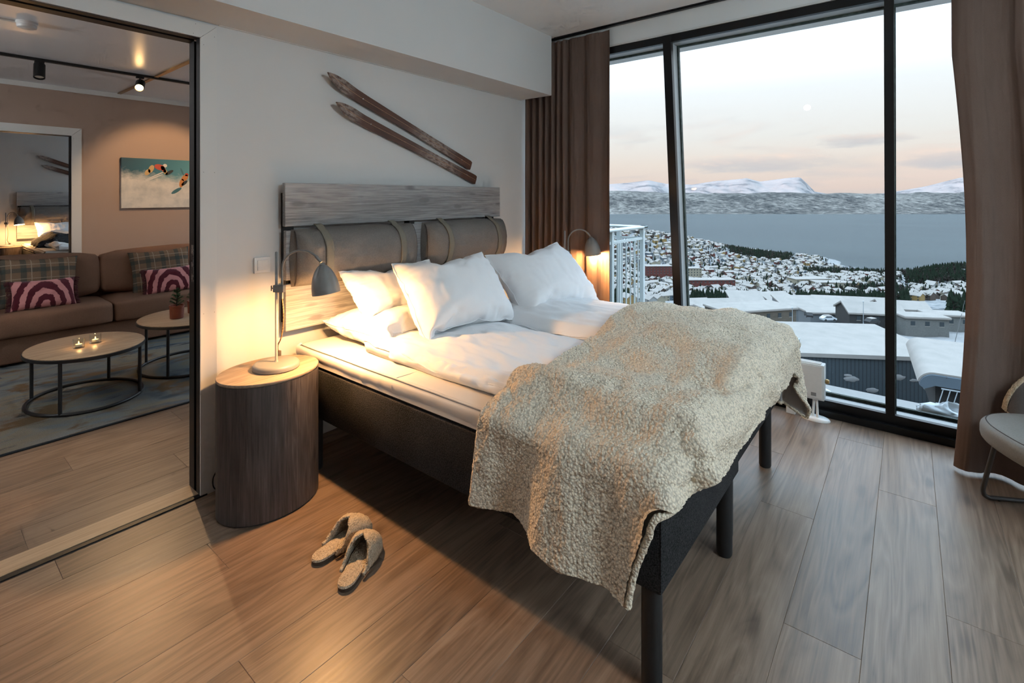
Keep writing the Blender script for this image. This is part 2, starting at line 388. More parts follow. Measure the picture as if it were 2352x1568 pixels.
def m_plaid(nt, b):
    co = nt.coord('Object'); x, y, z = nt.sep(co)
    def stripes(v, f, w, ph):
        s = nt.math('FRACT', nt.math('MULTIPLY_ADD', v, f, ph)); return nt.math('LESS_THAN', s, w)
    a = stripes(x, 7.5, .30, .05); d = stripes(z, 7.5, .30, .35); e = stripes(x, 7.5, .05, .52); g = stripes(z, 7.5, .05, .82)
    c = nt.mix(nt.math('MULTIPLY', a, .62), (.215, .135, .085, 1), (.035, .060, .058, 1))
    c = nt.mix(nt.math('MULTIPLY', d, .62), c, (.035, .055, .055, 1))
    c = nt.mix(nt.math('MULTIPLY', nt.math('ADD', e, g, clamp=True), .7), c, (.42, .33, .25, 1))
    nt.link(nt.mix(1.0, c, nt.ramp(nt.noise(co, 400, 2), [(.3, (.75, .75, .75)), (.7, (1.2, 1.2, 1.2))]), 'MULTIPLY'), b.inputs['Base Color'])
mk('plaid_wool', rough=.95, spec=.1, fn=m_plaid)
def m_zebra(nt, b):
    co = nt.coord('Object'); x, y, z = nt.sep(co)
    # nested arches, as a folded pelt pattern
    zz = nt.math('MULTIPLY', nt.math('ADD', z, .13), .62); dx = nt.math('ABSOLUTE', x)
    d = nt.math('SQRT', nt.math('ADD', nt.math('POWER', dx, 2.0), nt.math('POWER', zz, 2.0)))
    d = nt.math('ADD', d, nt.math('MULTIPLY_ADD', nt.noise(co, 14, 3, .6), .045, -.022))
    s = nt.math('SINE', nt.math('MULTIPLY', d, 88.0))
    nt.link(nt.ramp(nt.math('MULTIPLY_ADD', s, .5, .5), [(.46, (.095, .014, .022)), (.58, (.62, .26, .25))]), b.inputs['Base Color'])
    nt.link(nt.bump(nt.noise(co, 500, 2), .3, .002), b.inputs['Normal'])
mk('zebra_velvet', rough=.9, spec=.1, sheen=.2, fn=m_zebra)
mk('fringe', rough=.95, fn=fabric((.085, .016, .022), .4, 300, .4))
def m_rug(nt, b):
    co = nt.coord('Object'); x, y, z = nt.sep(co)
    n = nt.noise(nt.mapping(co, scale=(.55, 1.0, 1)), 1.7, 4, .55, 1.6); m = nt.noise(nt.mapping(co, loc=(4, 7, 0), scale=(.8, 1.3, 1)), 2.3, 5, .6, 1.0)
    c = nt.ramp(n, [(.22, (.030, .042, .058)), (.36, (.062, .082, .098)), (.46, (.155, .165, .165)), (.56, (.19, .165, .125)), (.64, (.105, .122, .135)), (.78, (.25, .24, .215))])
    c = nt.mix(nt.ramp(m, [(.54, (0, 0, 0)), (.63, (1, 1, 1))]), c, (.135, .090, .050, 1))
    c = nt.mix(nt.ramp(nt.noise(nt.mapping(co, loc=(1, 3, 0), scale=(1, 1.6, 1)), 2.6, 6, .75, .6), [(.60, (0, 0, 0)), (.68, (.9, .9, .9))]), c, (.022, .030, .042, 1))
    c = nt.mix(1.0, c, nt.ramp(nt.noise(co, 260, 2), [(.25, (.7, .7, .7)), (.75, (1.3, 1.3, 1.3))]), 'MULTIPLY')
    nt.link(c, b.inputs['Base Color']); nt.link(nt.bump(nt.noise(co, 320, 2), .5, .004), b.inputs['Normal'])
mk('rug_pile', rough=1.0, spec=.05, fn=m_rug)
mk('rug_edge', (.03, .035, .04), .9, fn=m_metal((.03, .035, .042), .9))
def m_print(nt, b):
    co = nt.coord('Object'); x, y, z = nt.sep(co)
    # snow slope filling the lower left under a deep teal sky
    edge = nt.math('ADD', nt.math('MULTIPLY_ADD', x, -.10, .46), nt.math('MULTIPLY_ADD', nt.noise(nt.mapping(co, scale=(6, 1, 9)), 1, 5, .7), .28, -.14))
    snow = nt.ramp(nt.math('SUBTRACT', edge, z), [(.0, (0, 0, 0)), (.13, (1, 1, 1))])
    sky = nt.ramp(nt.math('MULTIPLY_ADD', x, .75, nt.math('MULTIPLY_ADD', z, -.55, .42)), [(0, (.020, .050, .085)), (.4, (.045, .16, .22)), (.9, (.16, .42, .48))])
    sc = nt.ramp(nt.noise(nt.mapping(co, scale=(7, 1, 7)), 1, 4, .6), [(.3, (.50, .50, .48)), (.6, (.72, .68, .62))])
    nt.link(nt.mix(snow, sky, sc), b.inputs['Base Color'])
mk('photo_print', rough=.55, spec=.3, fn=m_print)
for nm, c in (('print_red', (.50, .07, .04)), ('print_yellow', (.55, .36, .16)), ('print_teal', (.06, .17, .20)), ('print_dark', (.03, .035, .04)), ('print_white', (.66, .64, .60)), ('print_orange', (.58, .22, .06))):
    mk(nm, c, .55, fn=m_metal(c, .5))
mk('terracotta', rough=.35, fn=m_metal((.19, .042, .022), .3))
mk('pine_green', rough=.8, fn=fabric((.050, .115, .045), .5, 60, .3))
mk('soil', rough=.95, fn=fabric((.03, .02, .014), .4, 80, .4))

# ---- outdoors
def m_snow(nt, b):
    co = nt.coord('Object'); n = nt.noise(co, .08, 4, .6); f = nt.noise(co, .8, 4, .6)
    nt.link(nt.ramp(nt.math('ADD', nt.math('MULTIPLY', n, .6), nt.math('MULTIPLY', f, .4)), [(.3, (0.189, 0.185, 0.181)), (.6, (0.252, 0.239, 0.231))]), b.inputs['Base Color'])
mk('snow', rough=.9, spec=.1, fn=m_snow)
def m_roofsnow(nt, b):
    nt.link(nt.ramp(nt.noise(nt.coord(), .35, 3), [(.3, (0.252, 0.225, 0.202)), (.7, (0.290, 0.257, 0.231))]), b.inputs['Base Color'])
mk('roof_snow', rough=.9, spec=.1, fn=m_roofsnow)
def m_land(nt, b):
    co = nt.coord('Object'); g = nt.noise(co, .012, 5, .6, .5); f = nt.noise(co, .22, 4, .7)
    t = nt.math('ADD', nt.math('MULTIPLY', g, .45), nt.math('MULTIPLY', f, .55))
    nt.link(nt.ramp(t, [(.36, (0.039, 0.039, 0.035)), (.45, (0.127, 0.130, 0.134)), (.52, (0.227, 0.220, 0.214)), (.70, (0.273, 0.260, 0.252))]), b.inputs['Base Color'])
mk('town_ground', rough=.95, spec=.05, fn=m_land)
def m_hill(nt, b):
    co = nt.coord('Object'); f = nt.noise(nt.mapping(co, scale=(1, 1, .5)), .020, 6, .75, .4); g = nt.noise(nt.mapping(co, scale=(1, 1, 6)), .0016, 4, .6, .5)
    t = nt.math('ADD', nt.math('MULTIPLY', f, .72), nt.math('MULTIPLY', g, .28))
    nt.link(nt.ramp(t, [(.38, (0.022, 0.023, 0.024)), (.47, (0.066, 0.061, 0.057)), (.56, (0.155, 0.139, 0.124)), (.66, (0.260, 0.235, 0.210))]), b.inputs['Base Color'])
mk('snowy_forest', rough=.95, spec=.05, fn=m_hill)
def m_mount(nt, b):
    co = nt.coord('Object'); f = nt.noise(nt.mapping(co, scale=(1, 1, 2.2)), .0016, 7, .65, .5)
    nt.link(nt.ramp(f, [(.38, (0.120, 0.116, 0.120)), (.47, (0.224, 0.202, 0.196)), (.6, (0.268, 0.238, 0.227))]), b.inputs['Base Color'])
mk('mountain_snow', rough=.95, spec=.05, fn=m_mount)
def m_sea(nt, b):
    co = nt.coord('Object'); w = nt.noise(nt.mapping(co, rot=(0, 0, PHI), scale=(.05, .014, 1)), 1.0, 5, .65)
    g = nt.noise(nt.mapping(co, rot=(0, 0, PHI), scale=(.004, .0012, 1)), 1.0, 3)
    t = nt.math('ADD', nt.math('MULTIPLY', w, .6), nt.math('MULTIPLY', g, .4))
    nt.link(nt.ramp(t, [(.35, (0.023, 0.030, 0.033)), (.65, (0.036, 0.045, 0.047))]), b.inputs['Base Color'])
mk('sea_water', rough=.55, spec=.12, fn=m_sea)
def m_asphalt(nt, b):
    nt.link(nt.ramp(nt.noise(nt.coord(), .25, 5, .65), [(.36, (0.067, 0.076, 0.080)), (.55, (0.168, 0.181, 0.193)), (.7, (0.252, 0.265, 0.277))]), b.inputs['Base Color'])
mk('snowy_road', rough=.6, spec=.3, fn=m_asphalt)
for nm, c in (('house_white', (0.262, 0.257, 0.242)), ('house_cream', (0.252, 0.217, 0.156)), ('house_red', (0.096, 0.023, 0.016)), ('house_ochre', (0.232, 0.146, 0.050)), ('house_grey', (0.121, 0.126, 0.131)), ('house_brown', (0.058, 0.038, 0.028)), ('house_blue', (0.076, 0.096, 0.116)), ('house_dark', (0.023, 0.021, 0.020)), ('window_dark', (0.025, 0.033, 0.038)), ('steel_white', (0.277, 0.292, 0.302))):
    mk(nm, c, .8, fn=m_metal(c, .75))
def m_clad(nt, b):
    co = nt.coord('Object'); x, y, z = nt.sep(co)
    s = nt.math('FRACT', nt.math('MULTIPLY', z, 3.2)); n = nt.noise(nt.mapping(co, scale=(.3, .3, 4)), 1, 3)
    c = nt.ramp(n, [(.3, (0.071, 0.055, 0.039)), (.7, (0.120, 0.097, 0.072))])
    nt.link(nt.mix(nt.math('LESS_THAN', s, .14), c, (0.035, 0.029, 0.021, 1)), b.inputs['Base Color'])
mk('timber_cladding', rough=.85, fn=m_clad)
def m_ribbed(nt, b):
    co = nt.coord('Object'); x, y, z = nt.sep(co)
    s = nt.math('FRACT', nt.math('MULTIPLY', y, 1.55))
    nt.link(nt.mix(nt.math('LESS_THAN', s, .3), (0.037, 0.048, 0.055, 1), (0.019, 0.027, 0.031, 1)), b.inputs['Base Color'])
mk('ribbed_cladding', rough=.6, fn=m_ribbed)
mk('conifer', rough=.95, spec=.05, fn=fabric((0.014, 0.021, 0.013), .45, .6, .2, .05))
mk('bare_wood', rough=.95, spec=.05, fn=fabric((0.035, 0.029, 0.025), .35, .6, .2, .05))
mk('concrete', rough=.9, fn=fabric((0.120, 0.117, 0.109), .15, 3, .2, .5))
mk('rail_paint', rough=.5, fn=m_metal((.55, .60, .60), .45))
mk('moon_glow', (1, 1, 1), fn=m_bulb((1, 1, 1), 1.3))
mk('car_silver', rough=.3, fn=m_metal((.42, .44, .46), .3))
# ================================================================== THE ROOM SHELL
WALL_Y, WALL_B = 2.735, 2.86           # headboard wall: bedroom face, living room face
FAR_Y, FAR_B = 7.03, 7.15              # living room far wall
DY2 = 9.40                             # the second bedroom repeats the first, this far on
CEIL, LCEIL, SOFFIT = 2.854, 2.65, 2.347
DOOR_X, DOOR_X0, DOOR_Z = .944, -.42, 2.26
LEAN = .11
def XW(z): return 3.94 - LEAN * z      # the glazed front leans inwards as it rises
def wbox(mb, d0, d1, y0, y1, z0, z1):  # box that follows the leaning front
    return mb.hexa([(XW(z0) + d0, y0, z0), (XW(z0) + d1, y0, z0), (XW(z0) + d1, y1, z0), (XW(z0) + d0, y1, z0),
                    (XW(z1) + d0, y0, z1), (XW(z1) + d1, y0, z1), (XW(z1) + d1, y1, z1), (XW(z1) + d0, y1, z1)])

# floors: one slab, planks laid on it
fl = struct(MB().box(-4.1, 4.15, -2.5, 12.3, -.30, -.010).build('floor', 'floor_base', smooth=0))
def plank_mesh(x0, x1, y0, y1, parent):
    b = .0011; g = .0002
    x0 += g; x1 -= g; y0 += g; y1 -= g
    mb = MB().add([(x0, y0, -.010), (x1, y0, -.010), (x1, y1, -.010), (x0, y1, -.010), (x0, y0, -b), (x1, y0, -b), (x1, y1, -b), (x0, y1, -b),
                   (x0 + b, y0 + b, 0), (x1 - b, y0 + b, 0), (x1 - b, y1 - b, 0), (x0 + b, y1 - b, 0)],
                  [(8, 9, 10, 11), (4, 5, 9, 8), (5, 6, 10, 9), (6, 7, 11, 10), (7, 4, 8, 11), (0, 1, 5, 4), (1, 2, 6, 5), (2, 3, 7, 6), (3, 0, 4, 7)])
    return mb.build('plank', 'floor_wood', parent, smooth=0)
def lay(x0, x1, y0, y1, yref, pw, pl, seed, parent):
    rng = random.Random(seed)
    k0 = math.floor((y0 - yref) / pw)
    y = yref + k0 * pw; row = 0
    while y < y1 - .002:
        ya, yb = max(y, y0), min(y + pw, y1)
        if yb - ya > .006:
            x = x0 - pl + (.37 * row + rng.uniform(-.06, .06)) % 1.0 * pl
            while x < x1 - .002:
                xa, xb = max(x, x0), min(x + pl, x1)
                if xb - xa > .01: plank_mesh(xa, xb, ya, yb, parent)
                x += pl
        y += pw; row += 1
lay(-1.58, 3.905, -2.30, WALL_Y + .004, .118, .2215, 1.70, 3, fl)
lay(-2.0, 2.3, WALL_B - .004, 4.10, WALL_B, .2215, 1.70, 5, fl)
lay(-1.58, 3.905, 9.9, 12.13, 10.0, .2215, 1.70, 7, fl)
struct(MB().box(-4.0, 3.905, 4.101, 7.03, -.0095, -.001).build('floor_living', 'floor_wood', smooth=0))
struct(MB().box(-4.0, 3.905, 7.03, 9.899, -.0095, -.001).build('floor_bedroom', 'floor_wood', smooth=0))

# headboard wall with the opening for the sliding door
def hwall(y0, y1, dz, name, mat, ox0, ox1, oz, top):
    m = MB().box(-4.0, ox0, y0, y1, 0, top).box(ox0, ox1, y0, y1, oz, top)
    m.hexa([(ox1, y0, 0), (XW(0) + .16, y0, 0), (XW(0) + .16, y1, 0), (ox1, y1, 0), (ox1, y0, top), (XW(top) + .16, y0, top), (XW(top) + .16, y1, top), (ox1, y1, top)])
    return struct(m.build(name, mat, smooth=0))
wn = hwall(WALL_Y, WALL_Y + .06, 0, 'wall_north', 'wall_paint', DOOR_X0 - .03, DOOR_X + .03, DOOR_Z + .02, CEIL)
hwall(WALL_Y + .06, WALL_B, 0, 'wall_living_south', 'wall_brown', DOOR_X0 - .03, DOOR_X + .03, DOOR_Z + .02, CEIL)
hwall(FAR_Y, FAR_Y + .06, 0, 'wall_living_north', 'wall_brown', -.23, 1.223, 2.15, CEIL)
hwall(FAR_Y + .06, FAR_B, 0, 'wall_bedroom_south', 'wall_paint', -.23, 1.223, 2.15, CEIL)
struct(MB().box(-4.0, 4.1, 12.135, 12.26, 0, CEIL).build('wall_bedroom_north', 'wall_paint', smooth=0))
struct(MB().box(-1.70, -1.58, -2.42, WALL_Y, 0, CEIL).build('wall_west', 'wall_brown', smooth=0))
struct(MB().box(-4.1, -4.0, WALL_Y, 12.3, 0, CEIL).build('wall_living_west', 'wall_brown', smooth=0))
struct(MB().box(-1.7, 3.96, -2.5, WALL_Y + .03, CEIL, CEIL + .2).build('ceiling', 'ceiling_paint', smooth=0))
struct(MB().box(-4.1, 3.68, WALL_B, FAR_Y, LCEIL, LCEIL + .12).build('ceiling_living', 'living_ceiling', smooth=0))
struct(MB().box(-4.1, 3.96, WALL_Y + .03, FAR_Y + .06, CEIL, CEIL + .2).build('ceiling_deck', 'ceiling_paint', smooth=0))
struct(MB().box(-4.1, 3.96, FAR_Y + .06, 12.3, CEIL, CEIL + .2).build('ceiling_bedroom', 'ceiling_paint', smooth=0))
struct(MB().box(-1.58, 3.535, 2.396, WALL_Y, SOFFIT, CEIL).build('beam', 'wall_paint', smooth=0))
struct(MB().box(1.03, 3.55, WALL_Y - .014, WALL_Y, SOFFIT - .003, SOFFIT).build('trim_1', 'white_paint', smooth=0))
# skirting
struct(MB().box(1.03, 3.62, WALL_Y - .015, WALL_Y, 0, .062).build('baseboard_north', 'floor_wood', smooth=0))
struct(MB().box(-4.0, 3.6, FAR_Y - .012, FAR_Y, LCEIL - .05, LCEIL).build('trim_2', 'white_paint', smooth=0))

# the two door openings: white architrave, black lining with a groove, strike plate
def door(name, x0, x1, z1, yf, yb, tw, plate):
    d = bpy.data.objects.new(name, None); COL.objects.link(d); d.location = (0, yf, 0); d['kind'] = 'structure'
    D = yb - yf
    def arch(nm, poly):
        MB().extrude(poly, 'y', -.014, 0).build(nm, 'white_paint', d, smooth=0)
    b = .0012
    arch('architrave', [(x1 + b, 0), (x1 + tw, 0), (x1 + tw, z1 + tw - b), (x1 + b, z1 + b)])
    arch('architrave', [(x0 - tw, 0), (x0 - b, 0), (x0 - b, z1 + b), (x0 - tw, z1 + tw - b)])
    arch('architrave', [(x0, z1 + 2 * b), (x1, z1 + 2 * b), (x1 + tw - b, z1 + tw), (x0 - tw + b, z1 + tw)])
    # nail heads
    nh = MB()
    for (xx, zz) in [(x1 + tw * .2, z1 - .03), (x1 + tw * .85, z1 + .02), (x1 + tw * .2, 1.6), (x1 + tw * .85, 1.6), (x1 + tw * .2, .9), (x1 + tw * .85, .9), (x1 - .03, z1 + tw * .2), (x1 - .02, z1 + tw * .85), (.2, z1 + tw * .2), (.2, z1 + tw * .85)]:
        nh.add([(xx - .0022, -.0145, zz), (xx, -.0145, zz - .0022), (xx + .0022, -.0145, zz), (xx, -.0145, zz + .0022)], [(0, 1, 2, 3)])
    nh.build('nail_heads', 'grey_plastic', d, smooth=0)['kind'] = 'stuff'
    th = .03
    def lin(nm, a, bb, vert):
        m = MB()
        if vert: # two lips with a groove between
            m.box(a, bb, -.004, D * .30, 0, z1).box(a + (.012 if bb > a and a > 0 else 0), bb - (0 if a > 0 else .012), D * .30, D * .52, 0, z1).box(a, bb, D * .52, D + .004, 0, z1)
        return m.build(nm, 'black_frame', d, smooth=0)
    lin('jamb', x1, x1 + th, True); lin('jamb', x0 - th, x0, True)
    MB().box(x0, x1, -.004, D * .30, z1, z1 + .02).box(x0, x1, D * .30, D * .52, z1 + .010, z1 + .02).box(x0, x1, D * .52, D + .004, z1, z1 + .02).build('head_jamb', 'black_frame', d, smooth=0)
    if plate:
        p = MB().box(x1 - .0025, x1 - .0002, D * .56, D * .78, 1.05, 1.235).build('strike_plate', 'steel', d, smooth=0)
        MB().box(x1 - .0028, x1 - .0024, D * .61, D * .73, 1.09, 1.125).box(x1 - .0028, x1 - .0024, D * .61, D * .73, 1.15, 1.19).build('latch_slot', 'black_frame', p, smooth=0)
    return d
d1 = door('door_1', DOOR_X0, DOOR_X, DOOR_Z, WALL_Y, WALL_B, .075, True)
MB().box(DOOR_X0, DOOR_X, .012, WALL_B - WALL_Y + .002, -.009, .009).build('threshold', 'sill_wood', d1, smooth=0)
MB().box(DOOR_X0, DOOR_X + .03, -.018, .0115, -.009, .006).build('threshold_track', 'black_frame', d1, smooth=0)
d2 = door('door_2', -.20, 1.195, 2.13, FAR_Y, FAR_B, .085, False)

# ---------------------------------------------------------------- the glazed front
def window(name, ya, yb, first=True, lastm=True):
    w = bpy.data.objects.new(name, None); COL.objects.link(w); w['kind'] = 'structure'
    za, zb = .105, 2.64; dg = .165
    # black inner frame pieces and aluminium reveals, glass far out
    wbox(MB(), 0, .035, ya, yb, 0, za).build('bottom_rail', 'black_frame', w, smooth=0)
    wbox(MB(), -.035, 0, ya, yb, 0, .045).build('floor_strip', 'black_frame', w, smooth=0)
    wbox(MB(), 0, .035, ya, yb, zb, zb + .055).build('top_rail', 'black_frame', w, smooth=0)
    wbox(MB(), .035, dg + .03, ya, yb, za - .05, za - .004).build('sill_reveal', 'sill_metal', w, smooth=0)
    wbox(MB(), .035, dg + .03, ya, yb, zb + .004, zb + .05).build('head_reveal', 'alu_paint', w, smooth=0)
    wbox(MB(), dg, dg + .008, ya, yb, za - .004, zb + .004).build('pane', 'window_glass', w, smooth=0)
    g = MB()
    for k in (0, 1):
        wbox(g, dg - .022 + k * .014, dg - .014 + k * .014, ya, yb, za - .004, za + .010)
        wbox(g, dg - .022 + k * .014, dg - .014 + k * .014, ya, yb, zb - .010, zb + .004)
    g.build('gasket', 'gasket', w, smooth=0)
    return w
def mullion(w, yc, wd, alu=.05):
    m = wbox(MB(), -.004, .036, yc - wd / 2, yc + wd / 2, 0, 2.695).build('mullion', 'black_frame', w, smooth=0)
    wbox(MB(), .036, .20, yc - alu / 2, yc + alu / 2, .10, 2.64).build('mullion_web', 'alu_paint', m, smooth=0)
    g = MB(); wbox(g, .135, .165, yc - alu / 2 - .012, yc - alu / 2, .10, 2.64); wbox(g, .135, .165, yc + alu / 2, yc + alu / 2 + .012, .10, 2.64)
    g.build('gasket', 'gasket', m, smooth=0)
ys = [-2.30, -1.245, .09, 1.424, WALL_Y - .0]
for k in range(4):
    w = window('window_%d' % (k + 1), ys[k], ys[k + 1])
    if k < 3: mullion(w, ys[k + 1], .062 if k == 2 else .046, .05 if k == 2 else .034)
for k, (a, b) in enumerate([(WALL_B, 4.9), (4.9, FAR_Y), (FAR_B, 8.8), (8.8, 10.45), (10.45, 12.13)]):
    w = window('window_%d' % (k + 5), a, b)
    if k in (0, 2, 3): mullion(w, b, .06)
struct(MB().box(3.645, 4.15, -2.42, 12.26, 2.696, 3.05).build('wall_east', 'ceiling_paint', smooth=0))
struct(MB().box(3.632, 3.645, -2.3, WALL_Y, 2.694, 2.706).build('trim_3', 'white_paint', smooth=0))
# outside ledge with the snow that has collected on it
struct(MB().box(4.115, 4.42, -2.4, 2.6, -.30, .055).build('ledge', 'sill_metal', smooth=0))
def snow_heap(label, yc, ly, lx, hz, seed, xc=4.25):
    rng = random.Random(seed)
    def f(u, v):
        a = u * 2 * math.pi; e = v * math.pi / 2
        n = 1 + .22 * fbm(math.cos(a) * 1.6 + seed, math.sin(a) * 1.6, v * 2.0) + .12 * fbm(math.cos(a) * 5 + seed, math.sin(a) * 5, v * 5)
        return (lx * n * math.cos(a) * math.cos(e), ly * n * math.sin(a) * math.cos(e) , hz * n * math.sin(e) * (1 + .35 * math.sin(a * 2 + seed)))
    o = MB().grid(f, 40, 14, True).build('snow_heap', 'ledge_snow', smooth=180, loc=(xc, yc, .055))
    return tag(o, label, 'snow', 'snow heaps on the outside ledge')
snow_heap('large rounded snow heap on the outside ledge beside the dark curtain', -.20, .17, .075, .075, 3)
snow_heap('low flat snow patch on the outside ledge next to the heater', .62, .16, .07, .045, 8)

struct(MB().box(-1.6, 1.08, -2.42, -2.30, 0, CEIL).build('wall_south', 'wall_paint', smooth=0))
# windows added behind the camera, out of view, to let in more daylight
for k, (xa, xb) in enumerate([(1.08, 2.41), (2.41, 3.72)]):
    w = bpy.data.objects.new('window_%d' % (k + 10), None); COL.objects.link(w); w['kind'] = 'structure'; w.location = (0, -2.30, 0)
    MB().box(xa, xb, -.06, 0, 0, .10).build('bottom_rail', 'black_frame', w, smooth=0)
    MB().box(xa, xb, -.06, 0, 2.64, CEIL).build('top_rail', 'black_frame', w, smooth=0)
    MB().box(xb - .03, xb + .03, -.08, .0, .10, 2.64).build('mullion', 'black_frame', w, smooth=0)
    MB().box(xa, xb, -.10, -.092, .09, 2.65).build('pane', 'window_glass', w, smooth=0)
# ================================================================== BED, HEADBOARD
BX0, BX1, BFOOT, BHEAD, BZ0, BZ1 = 1.385, 3.065, .556, 2.62, .32, .575
def rounded_slab(x0, x1, y0, y1, z0, z1, r, seg=4): return MB().rbox(x0, x1, y0, y1, z0, z1, r, seg)
def make_bed(label):
    b = thing('bed', label, 'bed', (0, 0, 0))
    mid = (BX0 + BX1) / 2
    for k, (xa, xb, yf) in enumerate(((BX0, mid - .003, BFOOT), (mid + .003, BX1, BFOOT + .02))):
        bs = rounded_slab(xa, xb, yf, BHEAD - .02, BZ0, BZ1, .012, 2).build('box_base', 'bed_fabric', b)
        # piped seam down each foot corner
        MB().tube([(xa + .004, yf + .004, BZ0 + .01), (xa + .004, yf + .004, BZ1 - .01)], .003, 6).build('corner_seam', 'bed_fabric', bs)
        for (lx, ly) in ((xa + .048, yf + .05), (xb - .070, yf + .04), (xa + .06, BHEAD - .10), (xb - .06, BHEAD - .10)):
            l = MB().lathe([(.030, .006), (.031, .012), (.031, BZ0)], 20, (lx, ly)).build('leg', 'leg_black', b)
            MB().lathe([(.027, 0), (.029, .0065)], 16, (lx, ly)).build('foot_pad', 'cord_black', l)
    # dark recess under the topper, then the topper in its fitted sheet
    MB().rbox(BX0 + .02, BX1 - .02, BFOOT + .03, BHEAD - .03, BZ1 - .004, BZ1 + .018, .004, 2).build('base_top', 'bed_fabric', b)
    x0, x1, y0, y1, z0, z1 = BX0 + .002, BX1 - .002, BFOOT + .012, BHEAD + .015, BZ1 + .012, .668
    nx, ny = 60, 90; r = .028
    def prof(s, n):       # 0..1 around a soft rectangular section is handled by superellipse edges
        return s
    m = MB(); R_ = []
    # top sheet of the topper with gentle wrinkles, side wall with gathers, bottom lip
    def P(u, v):
        # u 0..1 across incl. side walls, v along
        y = y0 + (y1 - y0) * v
        w = x1 - x0; L = w + 2 * (z1 - z0)
        s = u * L
        hgt = z1 - z0
        gl = .0045 * fbm(y * 7, 3.1) + .0035 * max(0, fbm(y * 26, s * 3 + 2.0)) * (.4 + fbm(y * 2.2, 5.0))
        if s < hgt: x, z, k = x0, z0 + s, 1 - s / hgt
        elif s > L - hgt: x, z, k = x1, z0 + (L - s), 1 - (L - s) / hgt
        else: x, z, k = x0 + (s - hgt), z1, 0
        # rounding
        ex = min(x - x0, x1 - x)
        if k == 0 and ex < r: z -= r - math.sqrt(max(0, r * r - (r - ex) ** 2))
        if k > 0:
            dz = z1 - z
            sg = 1 if x == x0 else -1
            if dz < r: x += sg * (r - math.sqrt(max(0, r * r - (r - dz) ** 2)))
            x += sg * (.012 * max(0, k - .55) * 2 - gl * k * 1.3)
        ey = min(y - y0, y1 - y)
        if ey < r and k == 0: z -= r - math.sqrt(max(0, r * r - (r - ey) ** 2))
        z += .0025 * fbm(x * 4, y * 4, 5.0)
        return (x, y, z)
    m.grid(P, 160, 150)
    o = m.build('topper', 'sheet_cream', b, smooth=180)
    MB().box(x0 + .004, x1 - .004, y0 + .003, y1 - .003, z0 + .002, z1 - r - .003).build('topper_core', 'sheet_cream', o, smooth=0)
    MB().tube([(x0 + .003, 1.80, z0 + .02), (x0 - .003, 1.795, z1 - .03), (x0 + .022, 1.79, z1 + .001), (x0 + .06, 1.785, z1 + .0010), (x0 + .16, 1.78, z1 - .001)], .0014, 5).build('sheet_fold', 'sheet_cream', o, smooth=180)
    return b
bed = make_bed('wide double bed on round black legs with charcoal fabric base and cream sheet')

def make_headboard(label):
    h = thing('headboard', label, 'headboard', (0, WALL_Y, 0))
    yb, yf = -.055, -.085
    for (z0, z1, dxa, dxb) in ((1.315, 1.555, 0, 0), (1.020, 1.292, .006, .0), (.742, .998, .004, 0)):
        MB().rbox(1.333 + dxa, 3.150 - dxb, yf, yb, z0, z1, .0025, 1).build('plank', 'head_wood', h)
    for x in (1.375, 2.24, 3.08):
        MB().box(x - .022, x + .022, yb, -.0, .78, 1.50).build('mounting_batten', 'black_frame', h, smooth=0)
    return h
headboard = make_headboard('headboard of three wide grey weathered planks on the wall behind the bed')

def cush_depth(u, v):
    a = max(0, 1 - abs(2 * u - 1) ** 7) ** .42; c = max(0, 1 - abs(2 * v - 1) ** 2.3) ** .5
    return a * c
def make_bolster(label, x0, x1):
    L = x1 - x0; H = .315; T = .135; zc = 1.140
    c = thing('headboard_cushion', label, 'cushion', (x0, WALL_Y - .087, zc - H / 2), group=None)
    def f(u, v):
        d = cush_depth(u, v)
        w = .006 * fbm(u * 7 + x0, v * 5, 2.0) * d + .004 * fbm(u * 22 + x0, v * 9, 7) * d
        pin = .012 * (1 - abs(2 * u - 1) ** 2)
        return (u * L + .010 * math.sin(v * math.pi) * (1 if u > .98 else (-1 if u < .02 else 0)), -(T * d + w * .8) - .0005, pin * (1 - 2 * v) * -1 * .6 + v * H + .004 * fbm(u * 4, 9.0 + x0) * (2 * v - 1))
    body = MB().grid(f, 70, 36).build('cover', 'leather_grey', c, smooth=180)
    MB().box(.012, L - .012, -.03, -.0002, .012, H - .012).build('back_panel', 'leather_dark', body, smooth=0)
    # piping along both ends
    for e in (0.0, 1.0):
        pts = [Vector(f(.012 + e * .976, v)) for v in np.linspace(.03, .97, 16)]
        MB().tube(pts, .0035, 6).build('piping', 'leather_dark', body, smooth=180)
    for uc in (.185, .80):
        wv = .046 / L
        def g(u, v, uc=uc, wv=wv):
            uu = uc + (u - .5) * wv
            if v < .12: # over the top into the gap between the planks
                k = v / .12; p0 = Vector((uu * L, .028, H + .022)); p1 = Vector(f(uu, .985)); p1.y -= .006; p1.z += .004
                p = p0.lerp(p1, k); p.z += .010 * math.sin(k * math.pi); return p
            p = Vector(f(uu, .985 - (v - .12) / .88 * .96)); p.y -= .0050; return p
        s = MB().grid(g, 5, 40).build('strap', 'strap_fabric', c, smooth=180)
        sm = s.modifiers.new('thick', 'SOLIDIFY'); sm.thickness = .003; sm.offset = 1
    return c
cush1 = make_bolster('long grey leather headboard cushion hung on two straps above the bedside lamp', 1.365, 2.205)
cush2 = make_bolster('grey leather headboard cushion on two straps, the one nearer the curtain', 2.300, 3.155)

